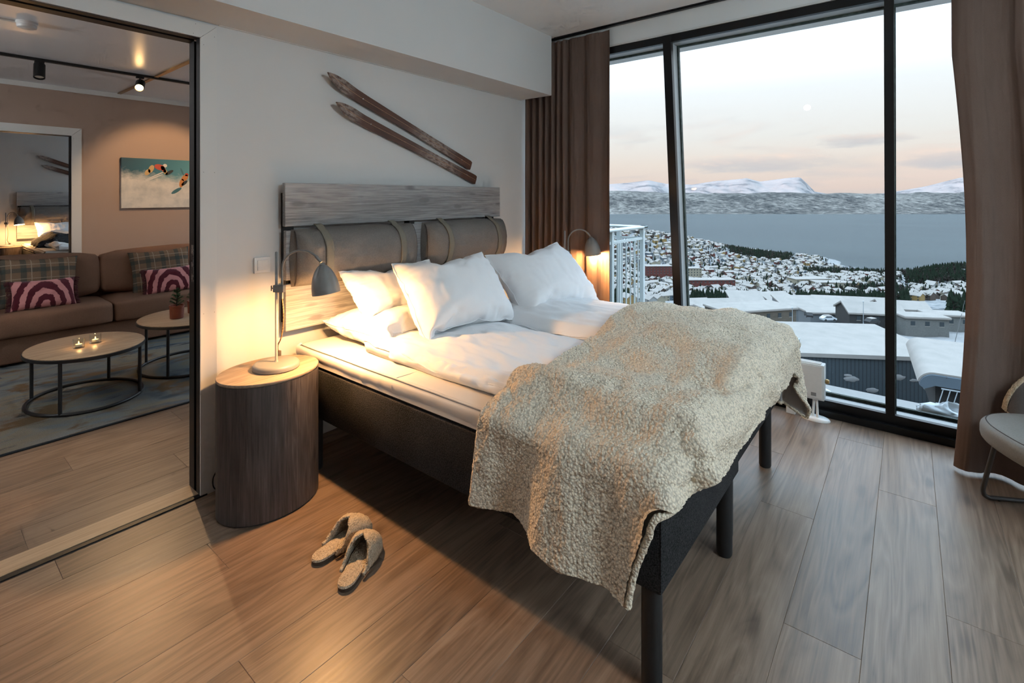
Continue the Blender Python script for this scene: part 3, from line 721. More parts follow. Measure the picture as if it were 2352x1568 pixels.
# ------------------------------------------------------------------ skis
def make_ski(label, tip, tail, seed):
    a, e = Vector(tip), Vector(tail); L = (e - a).length; ang = math.atan2(-(e - a).z, (e - a).x)
    root = thing('wooden_ski', label, 'ski', ((a.x + e.x) / 2, WALL_Y - .012, (a.z + e.z) / 2), rot=(R(90), ang, 0), group='old wooden skis on the wall')
    root.rotation_euler = (Matrix.Rotation(ang, 4, 'Y') @ Matrix.Rotation(R(90), 4, 'X')).to_euler()
    def half(x):       # half width along the ski, tip at -L/2
        s = (x + L / 2)
        if s < .26: return .040 * math.sin(min(1, s / .17) * math.pi / 2) ** .75 if s < .17 else .040 - (s - .17) * .02
        return .0382 - .0075 * math.sin((s - .26) / (L - .26) * math.pi) + .001
    def lift(x):       # the tip curls away from the wall
        s = x + L / 2; return .07 * max(0, 1 - s / .34) ** 2.0 + .012 * math.sin(max(0, s - .2) / (L - .2) * math.pi)
    N = 60; vs = []; fs = []
    for i in range(N + 1):
        x = -L / 2 + L * (i / N) ** 1.0; hw = max(.0015, half(x)); z = lift(x)
        if i == N: hw -= .006
        for (yy, zz) in ((-hw, 0), (-hw + .002, .012), (0, .0135), (hw - .002, .012), (hw, 0)): vs.append((x, yy, z + zz))
    for i in range(N):
        for k in range(4): fs.append((i * 5 + k, i * 5 + k + 1, i * 5 + 6 + k, i * 5 + 5 + k))
        fs.append((i * 5, i * 5 + 5, i * 5 + 9, i * 5 + 4))
    fs += [tuple(range(4, -1, -1)), tuple(N * 5 + k for k in range(5))]
    MB().add(vs, fs).build('ski_body', 'ski_wood', root, smooth=50)
    g = lambda u, v: ((lambda x: (x, (v - .5) * .0028, lift(x) + .0139))(-L / 2 + .02 + u * (L - .03)))
    MB().grid(g, 50, 2).build('centre_line', 'ski_stripe', root, smooth=180)
    for x in (-L / 2 + .30, L / 2 - .12):
        MB().lathe([(.0042, lift(x) + .013), (.0042, lift(x) + .0155), (.0015, lift(x) + .0165)], 10, (x, 0)).build('screw', 'steel', root)
    return root
ski1 = make_ski('upper of two dark brown wooden skis slanting down the grey wall', (1.585, 0, 2.205), (2.868, 0, 1.722), 1)
ski2 = make_ski('lower of two dark brown wooden skis, its tip stamped and scuffed pale', (1.640, 0, 2.040), (2.925, 0, 1.610), 2)
# bedding shapes: grids of x, y, z in millimetres
PILLOW_TOP_MM = [
-302,-259,1,-279,-239,5,-256,-218,8,-238,-193,7,-221,-187,-1,-192,-199,-4,-161,-195,-4,-131,-193,-4,-102,-191,-3,-71,-191,-3,-41,-191,-3,-10,-192,-2,
36,-189,-2,65,-182,0,93,-197,-1,123,-205,-1,153,-213,-1,183,-218,-1,214,-222,0,244,-218,0,272,-231,0,302,-239,1,332,-246,0,-304,-229,1,
-292,-229,33,-272,-206,34,-249,-191,32,-218,-190,32,-188,-194,29,-163,-177,23,-132,-177,23,-102,-178,26,-72,-186,29,-41,-185,29,-10,-188,30,35,-184,30,
65,-186,32,94,-195,32,125,-196,30,156,-202,30,186,-198,24,215,-208,29,245,-214,30,276,-216,28,306,-222,28,325,-217,2,-303,-200,1,-295,-200,34,
-279,-199,60,-248,-194,59,-218,-187,57,-187,-184,56,-159,-173,52,-132,-159,46,-102,-168,53,-72,-173,56,-41,-173,54,-11,-179,58,36,-180,59,65,-182,58,
96,-185,59,127,-184,55,158,-186,54,189,-184,50,218,-189,52,248,-193,51,279,-195,48,307,-193,34,315,-189,3,-303,-170,0,-294,-170,34,-276,-171,58,
-251,-170,76,-220,-169,79,-189,-166,80,-158,-162,79,-128,-155,75,-100,-144,71,-70,-152,76,-40,-157,79,-10,-160,81,36,-163,83,67,-164,82,98,-165,80,
129,-162,75,159,-166,76,190,-166,73,221,-167,70,251,-167,64,280,-166,55,306,-164,38,299,-165,6,-302,-140,0,-290,-141,32,-274,-142,58,-250,-142,77,
-222,-141,90,-192,-141,95,-161,-140,98,-130,-135,97,-101,-133,97,-70,-136,101,-40,-136,100,-9,-138,101,37,-139,99,68,-139,97,99,-138,92,130,-139,92,
161,-139,89,192,-139,85,222,-139,79,252,-138,71,280,-137,58,303,-134,38,302,-136,4,-300,-111,1,-292,-111,33,-275,-112,60,-250,-112,78,-222,-112,92,
-193,-112,102,-163,-112,108,-132,-112,114,-101,-112,117,-70,-112,117,-39,-111,116,-8,-111,114,38,-111,109,69,-111,107,100,-111,105,131,-111,101,162,-111,98,
192,-111,93,222,-110,85,250,-109,71,276,-107,56,297,-105,36,303,-106,3,-297,-81,0,-291,-82,34,-276,-82,61,-250,-82,79,-222,-82,92,-193,-82,103,
-163,-82,110,-132,-82,116,-101,-82,119,-70,-82,121,-39,-82,122,-8,-82,120,38,-82,117,69,-82,114,100,-82,110,131,-82,107,162,-82,103,193,-81,97,
222,-81,87,252,-80,78,277,-78,62,292,-77,35,300,-77,2,-290,-53,0,-290,-52,34,-276,-53,61,-250,-53,79,-222,-53,92,-193,-53,102,-163,-53,110,
-132,-53,115,-101,-53,120,-70,-53,122,-39,-53,123,-8,-53,122,39,-53,119,70,-53,117,101,-52,113,131,-52,110,162,-52,105,193,-52,100,223,-51,92,
253,-51,82,273,-49,61,281,-49,32,289,-50,-1,-293,-23,0,-290,-23,34,-276,-23,61,-251,-23,79,-222,-23,92,-193,-23,102,-163,-23,110,-132,-23,116,
-101,-23,120,-70,-23,122,-39,-23,124,-8,-23,123,39,-23,121,70,-23,118,101,-23,115,131,-23,111,162,-22,107,193,-22,101,223,-22,93,253,-21,83,
271,-21,61,277,-21,31,296,-21,2,-295,20,0,-290,21,33,-273,21,58,-251,22,79,-222,22,91,-192,22,101,-162,22,109,-132,22,116,-101,22,120,
-70,21,123,-39,21,125,-8,21,125,39,22,123,70,22,120,100,22,117,131,22,113,162,22,108,192,23,101,223,23,93,251,23,81,276,22,63,
290,21,35,293,23,3,-299,49,-1,-284,50,30,-276,51,60,-251,51,78,-222,51,89,-192,51,99,-162,51,108,-132,51,115,-101,51,121,-70,51,124,
-39,51,125,-8,51,125,39,51,124,70,51,121,100,52,116,131,52,112,162,52,107,191,52,98,222,53,91,251,52,80,276,52,62,290,51,35,
297,49,3,-299,79,-1,-289,79,32,-276,80,60,-250,81,76,-221,81,87,-191,81,97,-162,81,107,-132,81,115,-101,81,121,-70,81,124,-39,81,124,
-8,81,124,38,80,120,69,81,118,100,81,113,130,81,109,161,82,104,191,81,95,220,82,87,250,82,77,277,81,62,287,80,32,302,78,2,
-293,108,-1,-294,108,33,-276,110,58,-249,110,73,-220,111,84,-191,111,95,-161,111,105,-132,111,115,-101,111,120,-70,110,118,-39,108,115,-9,108,113,
37,106,106,68,109,108,99,110,107,129,111,103,160,111,98,191,111,93,218,110,79,248,111,72,277,111,61,293,108,34,303,108,2,-305,135,0,
-296,138,32,-275,139,55,-248,140,69,-218,140,80,-189,140,89,-158,139,96,-128,136,100,-101,122,93,-72,130,97,-41,132,97,-10,131,95,36,133,95,
67,133,91,97,138,96,128,139,95,159,139,90,189,139,85,220,139,79,245,138,61,275,140,55,298,137,35,297,137,1,-311,164,0,-295,167,30,
-274,169,52,-246,169,64,-216,168,71,-185,166,77,-154,163,79,-125,152,76,-100,137,67,-70,137,68,-41,145,71,-11,152,73,34,154,74,65,157,75,
96,155,72,126,161,75,156,165,76,187,167,74,218,167,69,248,166,61,272,168,45,300,167,33,305,164,0,-316,194,0,-297,196,29,-273,198,47,
-242,195,51,-211,193,55,-181,188,57,-150,181,56,-121,171,53,-97,155,44,-69,145,39,-40,155,43,-12,168,48,33,173,51,64,176,52,95,175,50,
126,174,48,155,183,53,185,190,56,216,193,55,247,194,51,277,193,43,298,196,26,315,190,0,-321,223,1,-299,226,27,-269,222,30,-238,217,32,
-208,210,32,-178,204,32,-147,198,32,-118,188,29,-95,170,19,-68,157,12,-39,165,15,-12,179,21,33,185,24,64,186,24,94,193,26,125,189,23,
153,200,29,184,198,29,213,209,30,243,213,29,274,219,29,304,220,24,325,218,0,-325,252,1,-295,245,1,-265,237,2,-235,230,2,-205,222,2,
-175,213,1,-147,200,0,-119,195,-2,-88,191,-3,-62,178,-9,-38,175,-16,-11,188,-10,34,188,-6,63,200,-5,93,206,-4,124,208,-4,155,208,-3,
181,209,-1,210,220,0,240,228,0,271,234,0,301,241,1,331,247,1]
DUVET_DOOR_MM = [
1539,508,733,1573,508,725,1606,507,719,1641,506,716,1676,505,712,1711,504,711,1746,503,709,1779,501,703,1811,498,689,1843,496,674,1876,494,661,1928,491,663,
1962,492,674,1996,494,682,2030,497,687,2064,500,691,2097,502,703,2129,505,715,2162,509,723,2197,512,725,2230,516,733,1534,561,726,1583,566,760,1618,565,755,
1653,565,753,1688,565,755,1724,565,754,1758,565,750,1791,565,740,1822,565,725,1855,565,713,1885,565,695,1931,565,680,1964,566,683,1988,565,708,2020,564,722,
2053,564,732,2086,564,742,2119,564,752,2152,564,759,2186,563,766,2222,561,730,1524,616,720,1582,619,750,1618,619,753,1654,619,756,1689,619,757,1724,619,756,
1758,618,749,1792,619,743,1825,619,731,1857,619,718,1883,619,695,1931,619,682,1965,619,683,1990,619,706,2019,619,725,2052,618,736,2085,618,746,2119,618,751,
2153,618,757,2188,617,760,2235,614,726,1524,670,724,1583,673,749,1619,673,751,1654,673,753,1689,673,753,1724,672,749,1758,672,745,1792,673,739,1826,673,732,
1858,673,719,1882,674,694,1931,673,682,1966,673,682,1990,673,707,2019,673,724,2053,672,732,2087,672,739,2121,672,742,2155,671,746,2189,671,750,2245,669,723,
1525,725,727,1584,728,750,1619,727,749,1654,727,748,1689,727,747,1723,727,745,1758,727,743,1793,728,738,1826,728,731,1859,728,719,1883,728,695,1931,727,682,
1966,727,682,1989,727,708,2020,727,722,2055,726,727,2088,726,735,2122,726,740,2156,725,743,2191,725,747,2247,723,722,1525,779,722,1585,782,746,1619,781,746,
1654,781,746,1688,781,746,1723,781,745,1757,781,741,1792,781,734,1826,782,729,1859,782,718,1888,782,700,1931,781,687,1966,781,683,1989,781,708,2022,781,717,
2056,781,724,2090,780,728,2123,780,736,2158,779,740,2192,779,744,2249,777,722,1527,834,722,1585,836,747,1620,835,745,1654,835,743,1689,835,744,1723,835,744,
1758,835,743,1792,836,737,1825,836,728,1858,836,716,1886,836,695,1930,835,691,1965,835,684,1990,835,707,2022,835,719,2055,834,729,2090,834,734,2124,834,739,
2158,834,742,2193,833,743,2252,832,720,1532,888,732,1587,889,761,1621,889,755,1655,889,748,1689,889,744,1724,890,742,1758,890,741,1793,891,737,1825,891,726,
1857,890,713,1882,889,689,1931,889,685,1964,889,686,1991,889,706,2022,889,722,2055,888,732,2090,888,737,2125,888,741,2159,888,744,2193,887,745,2251,886,718,
1535,942,738,1587,943,769,1621,943,765,1655,943,753,1689,943,745,1723,944,738,1757,944,737,1791,945,732,1824,945,723,1855,945,707,1881,944,684,1929,942,696,
1963,944,688,1992,944,705,2024,944,720,2057,943,728,2091,943,734,2125,942,740,2160,942,744,2194,941,748,2250,940,720,1538,996,745,1587,997,776,1621,997,766,
1654,997,752,1688,997,747,1722,998,741,1756,999,734,1790,999,729,1822,999,718,1851,999,699,1881,998,684,1928,997,701,1962,998,692,1994,998,704,2025,998,718,
2058,998,728,2092,997,736,2125,997,743,2159,996,749,2193,996,756,2247,994,724,1538,1049,745,1587,1051,775,1620,1051,764,1653,1052,754,1688,1052,749,1721,1053,741,
1755,1053,733,1788,1054,724,1819,1054,711,1846,1052,689,1879,1052,694,1927,1051,704,1962,1052,702,1995,1053,701,2027,1052,715,2059,1052,727,2092,1052,738,2126,1051,743,
2160,1050,752,2193,1049,759,2246,1049,731,1535,1103,742,1585,1105,770,1618,1105,760,1652,1106,754,1686,1107,750,1720,1108,742,1753,1108,730,1785,1108,718,1815,1108,701,
1846,1108,690,1876,1105,706,1927,1105,714,1961,1105,713,1995,1106,706,2029,1106,712,2061,1106,725,2094,1105,734,2127,1105,742,2161,1104,750,2194,1104,758,2247,1103,733,
1528,1156,728,1581,1158,756,1615,1159,751,1649,1160,750,1685,1161,747,1718,1162,738,1750,1162,725,1781,1162,710,1811,1161,693,1843,1160,703,1876,1159,712,1927,1159,721,
1961,1159,721,1995,1159,719,2030,1160,715,2063,1160,721,2095,1159,733,2129,1159,739,2164,1158,744,2197,1158,752,2249,1156,723,1523,1210,719,1577,1211,749,1612,1213,746,
1647,1214,745,1681,1215,740,1714,1215,730,1746,1215,717,1777,1215,701,1810,1215,699,1841,1213,715,1874,1213,722,1926,1212,726,1961,1213,727,1995,1213,728,2030,1213,727,
2064,1213,724,2098,1214,728,2132,1213,736,2166,1213,740,2201,1212,744,2255,1211,717,1516,1264,712,1574,1265,742,1608,1267,741,1644,1268,739,1678,1269,734,1710,1269,722,
1742,1269,708,1775,1268,706,1809,1268,709,1841,1267,724,1873,1266,734,1926,1266,733,1961,1266,734,1996,1266,735,2030,1266,736,2064,1266,736,2099,1267,734,2134,1267,734,
2168,1267,738,2203,1266,741,2259,1265,712,1515,1319,713,1571,1319,740,1606,1321,739,1641,1322,736,1674,1322,726,1706,1323,713,1739,1323,711,1772,1321,721,1807,1321,721,
1841,1321,725,1874,1320,735,1926,1320,737,1961,1320,739,1996,1321,740,2030,1321,741,2065,1321,739,2099,1321,741,2134,1321,741,2168,1321,741,2203,1321,741,2260,1320,708,
1514,1400,714,1569,1401,742,1603,1402,737,1636,1402,724,1670,1403,719,1704,1403,723,1737,1401,731,1771,1401,736,1806,1401,737,1840,1401,738,1875,1401,741,1926,1402,743,
1961,1402,745,1996,1402,747,2030,1402,749,2065,1402,747,2099,1402,747,2134,1402,748,2168,1402,748,2203,1402,746,2256,1402,714,1513,1454,710,1567,1455,741,1600,1455,732,
1634,1456,728,1669,1457,725,1703,1456,733,1737,1455,740,1771,1455,746,1806,1456,744,1840,1455,744,1874,1455,746,1926,1456,747,1961,1456,747,1995,1456,747,2030,1456,747,
2065,1456,747,2099,1456,747,2133,1456,749,2168,1456,749,2202,1456,750,2255,1456,718,1512,1508,706,1565,1509,740,1598,1510,732,1632,1511,727,1666,1510,735,1701,1510,742,
1736,1510,744,1771,1509,749,1805,1509,747,1840,1510,748,1874,1510,748,1926,1510,750,1960,1510,750,1995,1510,749,2030,1510,749,2065,1510,745,2099,1510,750,2133,1510,750,
2168,1510,750,2202,1510,752,2254,1510,725,1510,1562,708,1562,1563,737,1597,1564,735,1631,1564,738,1665,1564,742,1700,1564,747,1735,1564,749,1770,1564,749,1805,1563,750,
1839,1564,751,1874,1564,753,1926,1564,754,1960,1564,757,1995,1564,757,2029,1564,754,2064,1564,751,2099,1564,750,2133,1564,749,2168,1564,748,2202,1564,750,2254,1564,727,
1509,1617,704,1561,1618,737,1595,1618,740,1630,1618,743,1665,1618,746,1700,1618,748,1736,1618,751,1770,1618,753,1805,1617,754,1839,1617,756,1874,1618,756,1926,1618,756,
1960,1618,759,1995,1618,757,2029,1618,754,2064,1618,752,2099,1619,749,2133,1618,748,2168,1618,746,2202,1618,746,2255,1618,721,1508,1672,700,1560,1672,740,1595,1672,744,
1631,1672,747,1667,1672,750,1702,1672,755,1737,1672,753,1770,1672,759,1805,1671,756,1840,1672,753,1874,1672,755,1926,1672,757,1960,1672,756,1995,1672,755,2030,1672,755,
2065,1673,754,2099,1672,753,2134,1672,751,2168,1672,748,2202,1672,744,2258,1672,713,1510,1727,709,1562,1726,745,1596,1726,747,1632,1727,750,1667,1727,754,1702,1727,754,
1736,1726,759,1771,1726,760,1805,1726,764,1839,1726,762,1874,1726,760,1926,1726,759,1961,1726,762,1995,1726,761,2030,1726,761,2065,1727,758,2099,1726,761,2134,1726,758,
2168,1726,752,2203,1726,750,2256,1726,715,1516,1781,710,1563,1781,753,1598,1781,754,1633,1781,752,1667,1781,753,1702,1781,758,1736,1780,761,1771,1780,760,1805,1780,763,
1840,1780,763,1874,1780,760,1927,1780,762,1963,1781,764,1997,1781,766,2031,1780,763,2065,1780,764,2099,1780,763,2134,1780,763,2168,1780,757,2203,1781,750,2256,1781,718,
1518,1835,724,1565,1835,760,1599,1835,758,1633,1835,755,1668,1835,752,1702,1835,753,1737,1834,757,1771,1834,760,1805,1834,759,1840,1834,759,1874,1834,760,1926,1835,762,
1961,1834,764,1996,1834,766,2031,1835,764,2065,1835,763,2100,1835,761,2134,1835,758,2168,1835,755,2203,1835,751,2256,1835,718,1519,1889,728,1565,1889,760,1599,1889,759,
1634,1889,759,1668,1889,756,1702,1889,752,1737,1889,753,1771,1889,756,1806,1889,757,1840,1889,758,1875,1889,758,1926,1889,761,1960,1889,765,1995,1889,764,2030,1889,762,
2065,1889,761,2100,1889,760,2134,1889,756,2168,1889,751,2202,1889,749,2255,1889,716,1520,1943,727,1565,1943,759,1600,1943,761,1634,1943,763,1669,1943,760,1703,1943,754,
1737,1943,751,1771,1943,753,1806,1943,754,1841,1943,755,1875,1943,754,1926,1943,759,1961,1943,761,1995,1943,760,2030,1943,757,2064,1942,754,2099,1943,753,2133,1943,752,
2168,1943,752,2202,1943,750,2253,1944,718,1520,1998,724,1566,1998,758,1600,1997,763,1635,1997,764,1669,1997,764,1703,1997,759,1737,1997,752,1771,1997,751,1806,1997,752,
1841,1997,751,1875,1998,755,1926,1997,758,1961,1997,758,1995,1997,757,2030,1997,758,2064,1997,757,2099,1996,758,2134,1996,761,2168,1996,761,2203,1996,757,2251,1998,719,
1521,2052,725,1565,2052,762,1600,2052,762,1635,2052,762,1669,2052,762,1703,2052,758,1737,2051,754,1771,2051,749,1806,2051,748,1841,2051,746,1875,2052,754,1926,2051,753,
1961,2051,755,1995,2051,757,2030,2051,757,2064,2051,759,2099,2050,759,2133,2050,759,2168,2050,759,2202,2050,762,2248,2052,726,1523,2106,723,1566,2106,759,1600,2106,759,
1634,2106,758,1669,2106,758,1703,2106,756,1738,2106,752,1771,2105,746,1806,2105,745,1841,2106,745,1875,2105,747,1927,2105,752,1961,2105,756,1996,2105,758,2030,2105,760,
2065,2105,759,2099,2104,759,2133,2104,761,2168,2104,761,2202,2104,765,2245,2106,728,1527,2160,731,1566,2159,767,1600,2160,764,1634,2160,759,1669,2160,754,1703,2160,750,
1737,2160,745,1772,2161,740,1807,2160,738,1841,2160,740,1876,2159,744,1927,2159,751,1961,2159,757,1996,2159,761,2030,2159,760,2065,2159,758,2099,2158,757,2134,2158,757,
2168,2158,762,2202,2158,765,2242,2160,725,1529,2214,730,1564,2216,725,1598,2219,724,1632,2221,719,1667,2226,714,1702,2227,709,1736,2229,703,1772,2231,701,1807,2231,705,
1841,2231,707,1876,2230,711,1929,2225,712,1963,2224,718,1997,2223,724,2032,2222,724,2066,2221,721,2101,2222,719,2136,2222,718,2170,2221,720,2204,2219,721,2238,2215,722]
DUVET_WINDOW_MM = [
2260,509,738,2302,509,732,2342,510,722,2382,510,709,2423,510,700,2465,508,698,2506,508,703,2548,508,705,2590,508,703,2631,509,705,2673,508,710,2735,506,705,
2775,505,694,2817,503,694,2858,504,695,2899,505,696,2941,506,698,2982,507,698,3024,509,696,3066,507,695,3107,508,694,2260,563,733,2306,562,776,2348,564,770,
2388,566,760,2427,570,746,2469,570,744,2510,569,744,2552,569,747,2594,568,748,2635,567,751,2677,565,755,2739,566,751,2779,569,740,2818,572,730,2858,568,740,
2898,567,742,2939,565,748,2981,563,751,3023,563,744,3064,562,736,3108,561,692,2260,616,734,2305,616,782,2347,616,782,2389,617,777,2429,620,764,2470,621,758,
2511,620,762,2552,620,763,2594,619,764,2636,619,764,2677,618,766,2739,617,766,2781,618,762,2820,622,748,2861,619,755,2901,619,748,2941,618,752,2983,616,757,
3025,615,752,3066,615,741,3111,615,693,2261,669,731,2306,669,782,2347,669,788,2389,669,788,2430,670,782,2470,673,772,2511,672,777,2553,671,776,2594,671,777,
2636,671,776,2678,671,776,2740,669,779,2782,669,778,2823,670,772,2864,669,773,2904,669,767,2944,671,754,2985,669,762,3027,668,759,3068,668,750,3113,668,702,
2263,723,731,2306,722,783,2347,722,791,2388,722,794,2430,723,793,2471,724,788,2512,724,788,2553,724,787,2595,723,789,2636,723,788,2678,723,785,2741,722,787,
2782,721,788,2824,722,784,2865,721,787,2906,721,779,2946,723,766,2987,722,766,3029,721,766,3070,721,761,3114,721,713,2265,776,725,2307,776,780,2347,776,791,
2388,776,797,2429,776,800,2471,776,800,2512,776,798,2554,776,796,2595,776,799,2637,775,800,2678,776,793,2741,776,792,2783,775,792,2825,774,794,2866,774,794,
2907,774,787,2948,775,778,2989,775,775,3031,775,774,3072,774,770,3114,775,720,2264,829,726,2307,829,778,2347,829,792,2388,829,800,2429,829,804,2470,829,807,
2512,829,806,2554,829,804,2596,829,805,2637,829,805,2679,829,802,2741,829,800,2782,829,797,2824,829,796,2866,829,795,2907,829,790,2948,828,785,2989,828,777,
3032,828,779,3074,828,774,3114,828,723,2263,883,729,2307,883,782,2347,883,794,2388,883,804,2429,883,806,2470,883,810,2513,882,811,2554,882,809,2596,882,809,
2637,882,809,2679,882,807,2742,882,804,2783,882,801,2824,882,798,2866,882,795,2907,882,791,2949,882,786,2990,882,781,3032,881,777,3073,881,770,3112,882,716,
2262,936,728,2307,936,784,2347,936,794,2388,936,806,2429,936,811,2471,936,811,2512,936,814,2554,936,814,2596,936,813,2638,936,812,2680,936,813,2742,935,810,
2784,936,805,2825,936,800,2866,936,795,2908,935,791,2949,935,785,2990,936,777,3031,935,770,3071,935,760,3110,935,708,2261,990,723,2308,990,779,2348,990,790,
2389,990,802,2429,990,810,2471,990,813,2513,989,815,2555,989,817,2597,989,818,2638,989,812,2680,989,816,2743,989,815,2784,989,810,2825,989,802,2866,989,795,
2907,989,790,2948,989,782,2989,990,770,3029,990,758,3068,989,746,3108,989,691,2260,1043,726,2308,1043,780,2348,1043,792,2389,1043,801,2430,1043,807,2472,1043,812,
2513,1043,815,2555,1043,817,2597,1042,818,2638,1042,816,2680,1043,815,2742,1043,812,2784,1042,807,2825,1042,802,2866,1042,796,2907,1043,790,2948,1043,780,2988,1043,768,
3028,1043,754,3067,1043,739,3113,1042,688,2261,1097,732,2308,1097,780,2348,1096,794,2389,1096,805,2430,1096,811,2472,1096,813,2513,1096,816,2555,1096,817,2596,1096,817,
2638,1096,817,2680,1096,815,2742,1096,811,2784,1096,808,2825,1096,802,2866,1096,796,2907,1096,789,2948,1096,779,2988,1096,767,3028,1097,754,3067,1096,740,3111,1096,692,
2262,1150,737,2307,1150,786,2348,1150,794,2389,1150,803,2430,1150,811,2471,1150,815,2513,1150,817,2555,1150,818,2597,1150,818,2638,1150,818,2680,1150,816,2743,1150,813,
2784,1150,808,2825,1150,803,2866,1150,797,2907,1150,789,2948,1150,779,2988,1150,768,3028,1150,756,3067,1150,742,3113,1149,698,2263,1203,738,2307,1203,786,2348,1203,798,
2389,1203,804,2430,1203,810,2471,1203,814,2513,1203,817,2555,1203,819,2596,1203,819,2638,1203,819,2680,1203,817,2743,1203,815,2784,1203,813,2826,1203,807,2867,1203,798,
2907,1203,790,2948,1203,780,2988,1203,770,3028,1203,758,3068,1204,745,3113,1203,694,2265,1256,741,2307,1256,788,2348,1256,797,2389,1256,805,2430,1257,811,2471,1257,815,
2513,1257,818,2555,1257,819,2596,1257,819,2638,1257,820,2680,1257,818,2742,1257,815,2784,1257,813,2825,1256,807,2866,1257,798,2907,1257,790,2948,1257,782,2989,1257,772,
3028,1257,760,3068,1257,746,3113,1256,695,2266,1310,740,2307,1309,791,2347,1310,800,2388,1310,807,2429,1310,814,2471,1310,817,2513,1310,819,2555,1310,822,2596,1310,823,
2638,1310,821,2680,1310,819,2742,1310,814,2783,1310,810,2825,1310,805,2866,1310,798,2907,1310,791,2948,1310,784,2989,1310,774,3028,1310,761,3068,1310,747,3113,1310,693,
2267,1390,739,2307,1390,788,2347,1390,799,2387,1390,808,2429,1390,813,2471,1390,817,2513,1390,820,2555,1390,822,2596,1390,823,2638,1391,824,2680,1391,822,2742,1391,816,
2784,1391,811,2825,1391,806,2866,1391,800,2907,1391,792,2948,1391,784,2989,1391,776,3029,1391,763,3067,1391,745,3113,1390,691,2266,1443,735,2307,1443,785,2347,1444,796,
2388,1444,805,2429,1444,812,2471,1444,817,2513,1443,822,2554,1444,826,2597,1444,826,2638,1444,827,2679,1444,821,2742,1444,817,2784,1444,813,2825,1444,807,2866,1445,800,
2907,1444,793,2949,1444,785,2989,1444,775,3028,1444,760,3067,1444,743,3114,1443,691,2268,1497,735,2307,1496,783,2347,1497,794,2388,1497,804,2429,1497,812,2471,1497,817,
2513,1496,819,2554,1497,823,2596,1497,826,2638,1498,823,2679,1497,822,2743,1498,820,2784,1498,816,2825,1498,809,2866,1498,802,2907,1498,792,2948,1498,782,2988,1497,771,
3027,1497,757,3066,1498,741,3114,1497,691,2270,1550,730,2306,1550,782,2346,1550,793,2387,1550,805,2429,1551,815,2470,1551,820,2512,1551,823,2554,1551,825,2596,1551,826,
2637,1551,826,2680,1551,824,2743,1551,821,2784,1552,817,2826,1552,811,2867,1552,805,2908,1551,794,2949,1551,784,2988,1551,772,3027,1551,757,3066,1551,741,3113,1550,696,
2268,1604,726,2306,1603,783,2346,1604,797,2387,1604,809,2429,1605,818,2470,1605,824,2512,1605,826,2553,1605,828,2595,1604,830,2637,1605,828,2679,1605,826,2743,1605,821,
2784,1605,817,2825,1605,811,2866,1605,804,2907,1605,796,2949,1604,787,2989,1604,775,3029,1605,761,3066,1605,743,3112,1604,696,2271,1657,724,2305,1657,787,2346,1657,802,
2387,1658,813,2428,1658,821,2470,1658,826,2511,1658,830,2552,1658,836,2594,1658,836,2637,1658,829,2680,1658,826,2742,1658,821,2784,1658,817,2825,1658,811,2866,1658,804,
2907,1659,796,2948,1659,787,2988,1658,775,3028,1658,761,3067,1658,746,3112,1657,694,2272,1711,730,2305,1711,792,2346,1711,805,2387,1711,813,2428,1712,822,2469,1712,828,
2511,1712,832,2552,1712,835,2594,1712,833,2637,1712,828,2679,1712,827,2742,1712,821,2784,1712,816,2825,1712,810,2867,1712,805,2907,1712,796,2948,1712,787,2988,1712,775,
3028,1711,762,3068,1711,746,3113,1711,702,2269,1765,737,2306,1765,794,2347,1765,804,2387,1765,815,2428,1765,824,2469,1765,828,2511,1765,831,2552,1765,833,2594,1765,829,
2638,1765,827,2680,1765,826,2743,1765,821,2785,1765,819,2825,1765,809,2866,1766,802,2907,1765,794,2948,1765,785,2988,1765,775,3028,1765,763,3067,1765,746,3113,1764,701,
2268,1818,737,2305,1818,793,2347,1818,802,2386,1818,817,2427,1818,827,2469,1818,828,2511,1819,829,2553,1819,828,2595,1818,826,2637,1819,825,2679,1819,823,2741,1819,819,
2783,1819,813,2824,1819,807,2865,1819,799,2906,1819,792,2947,1819,785,2988,1819,775,3028,1819,760,3069,1818,749,3113,1817,702,2266,1872,734,2307,1872,787,2345,1871,805,
2386,1871,817,2427,1872,824,2468,1872,827,2511,1872,825,2553,1872,824,2595,1872,824,2636,1872,821,2678,1873,819,2740,1873,816,2782,1873,810,2823,1873,804,2864,1872,795,
2906,1872,789,2948,1872,783,2990,1872,775,3032,1872,766,3072,1871,756,3115,1870,712,2265,1925,731,2305,1925,785,2344,1925,805,2385,1925,818,2427,1925,822,2469,1925,819,
2510,1925,820,2552,1925,821,2594,1925,819,2635,1926,816,2677,1926,814,2739,1927,812,2780,1926,805,2822,1926,796,2864,1925,788,2906,1925,786,2947,1926,779,2990,1926,771,
3032,1925,760,3073,1925,757,3117,1923,716,2266,1978,732,2303,1979,786,2343,1979,799,2385,1978,805,2427,1978,810,2468,1978,815,2510,1978,817,2551,1979,816,2593,1979,813,
2634,1979,810,2676,1979,806,2739,1979,802,2780,1979,794,2822,1979,786,2863,1979,782,2905,1979,779,2946,1979,774,2989,1979,765,3032,1978,767,3073,1978,759,3119,1977,716,
2262,2031,733,2304,2032,782,2343,2031,796,2384,2031,806,2426,2031,809,2468,2031,813,2509,2031,811,2551,2031,806,2592,2030,800,2634,2032,801,2676,2032,797,2738,2032,788,
2779,2031,782,2821,2031,777,2863,2031,775,2904,2032,771,2946,2032,770,2989,2032,769,3031,2031,764,3072,2031,754,3122,2030,711,2259,2084,736,2302,2085,788,2342,2084,798,
2383,2084,800,2426,2084,801,2467,2084,800,2509,2083,795,2549,2081,787,2590,2083,794,2632,2084,792,2675,2084,784,2737,2084,774,2778,2083,769,2820,2084,765,2861,2084,764,
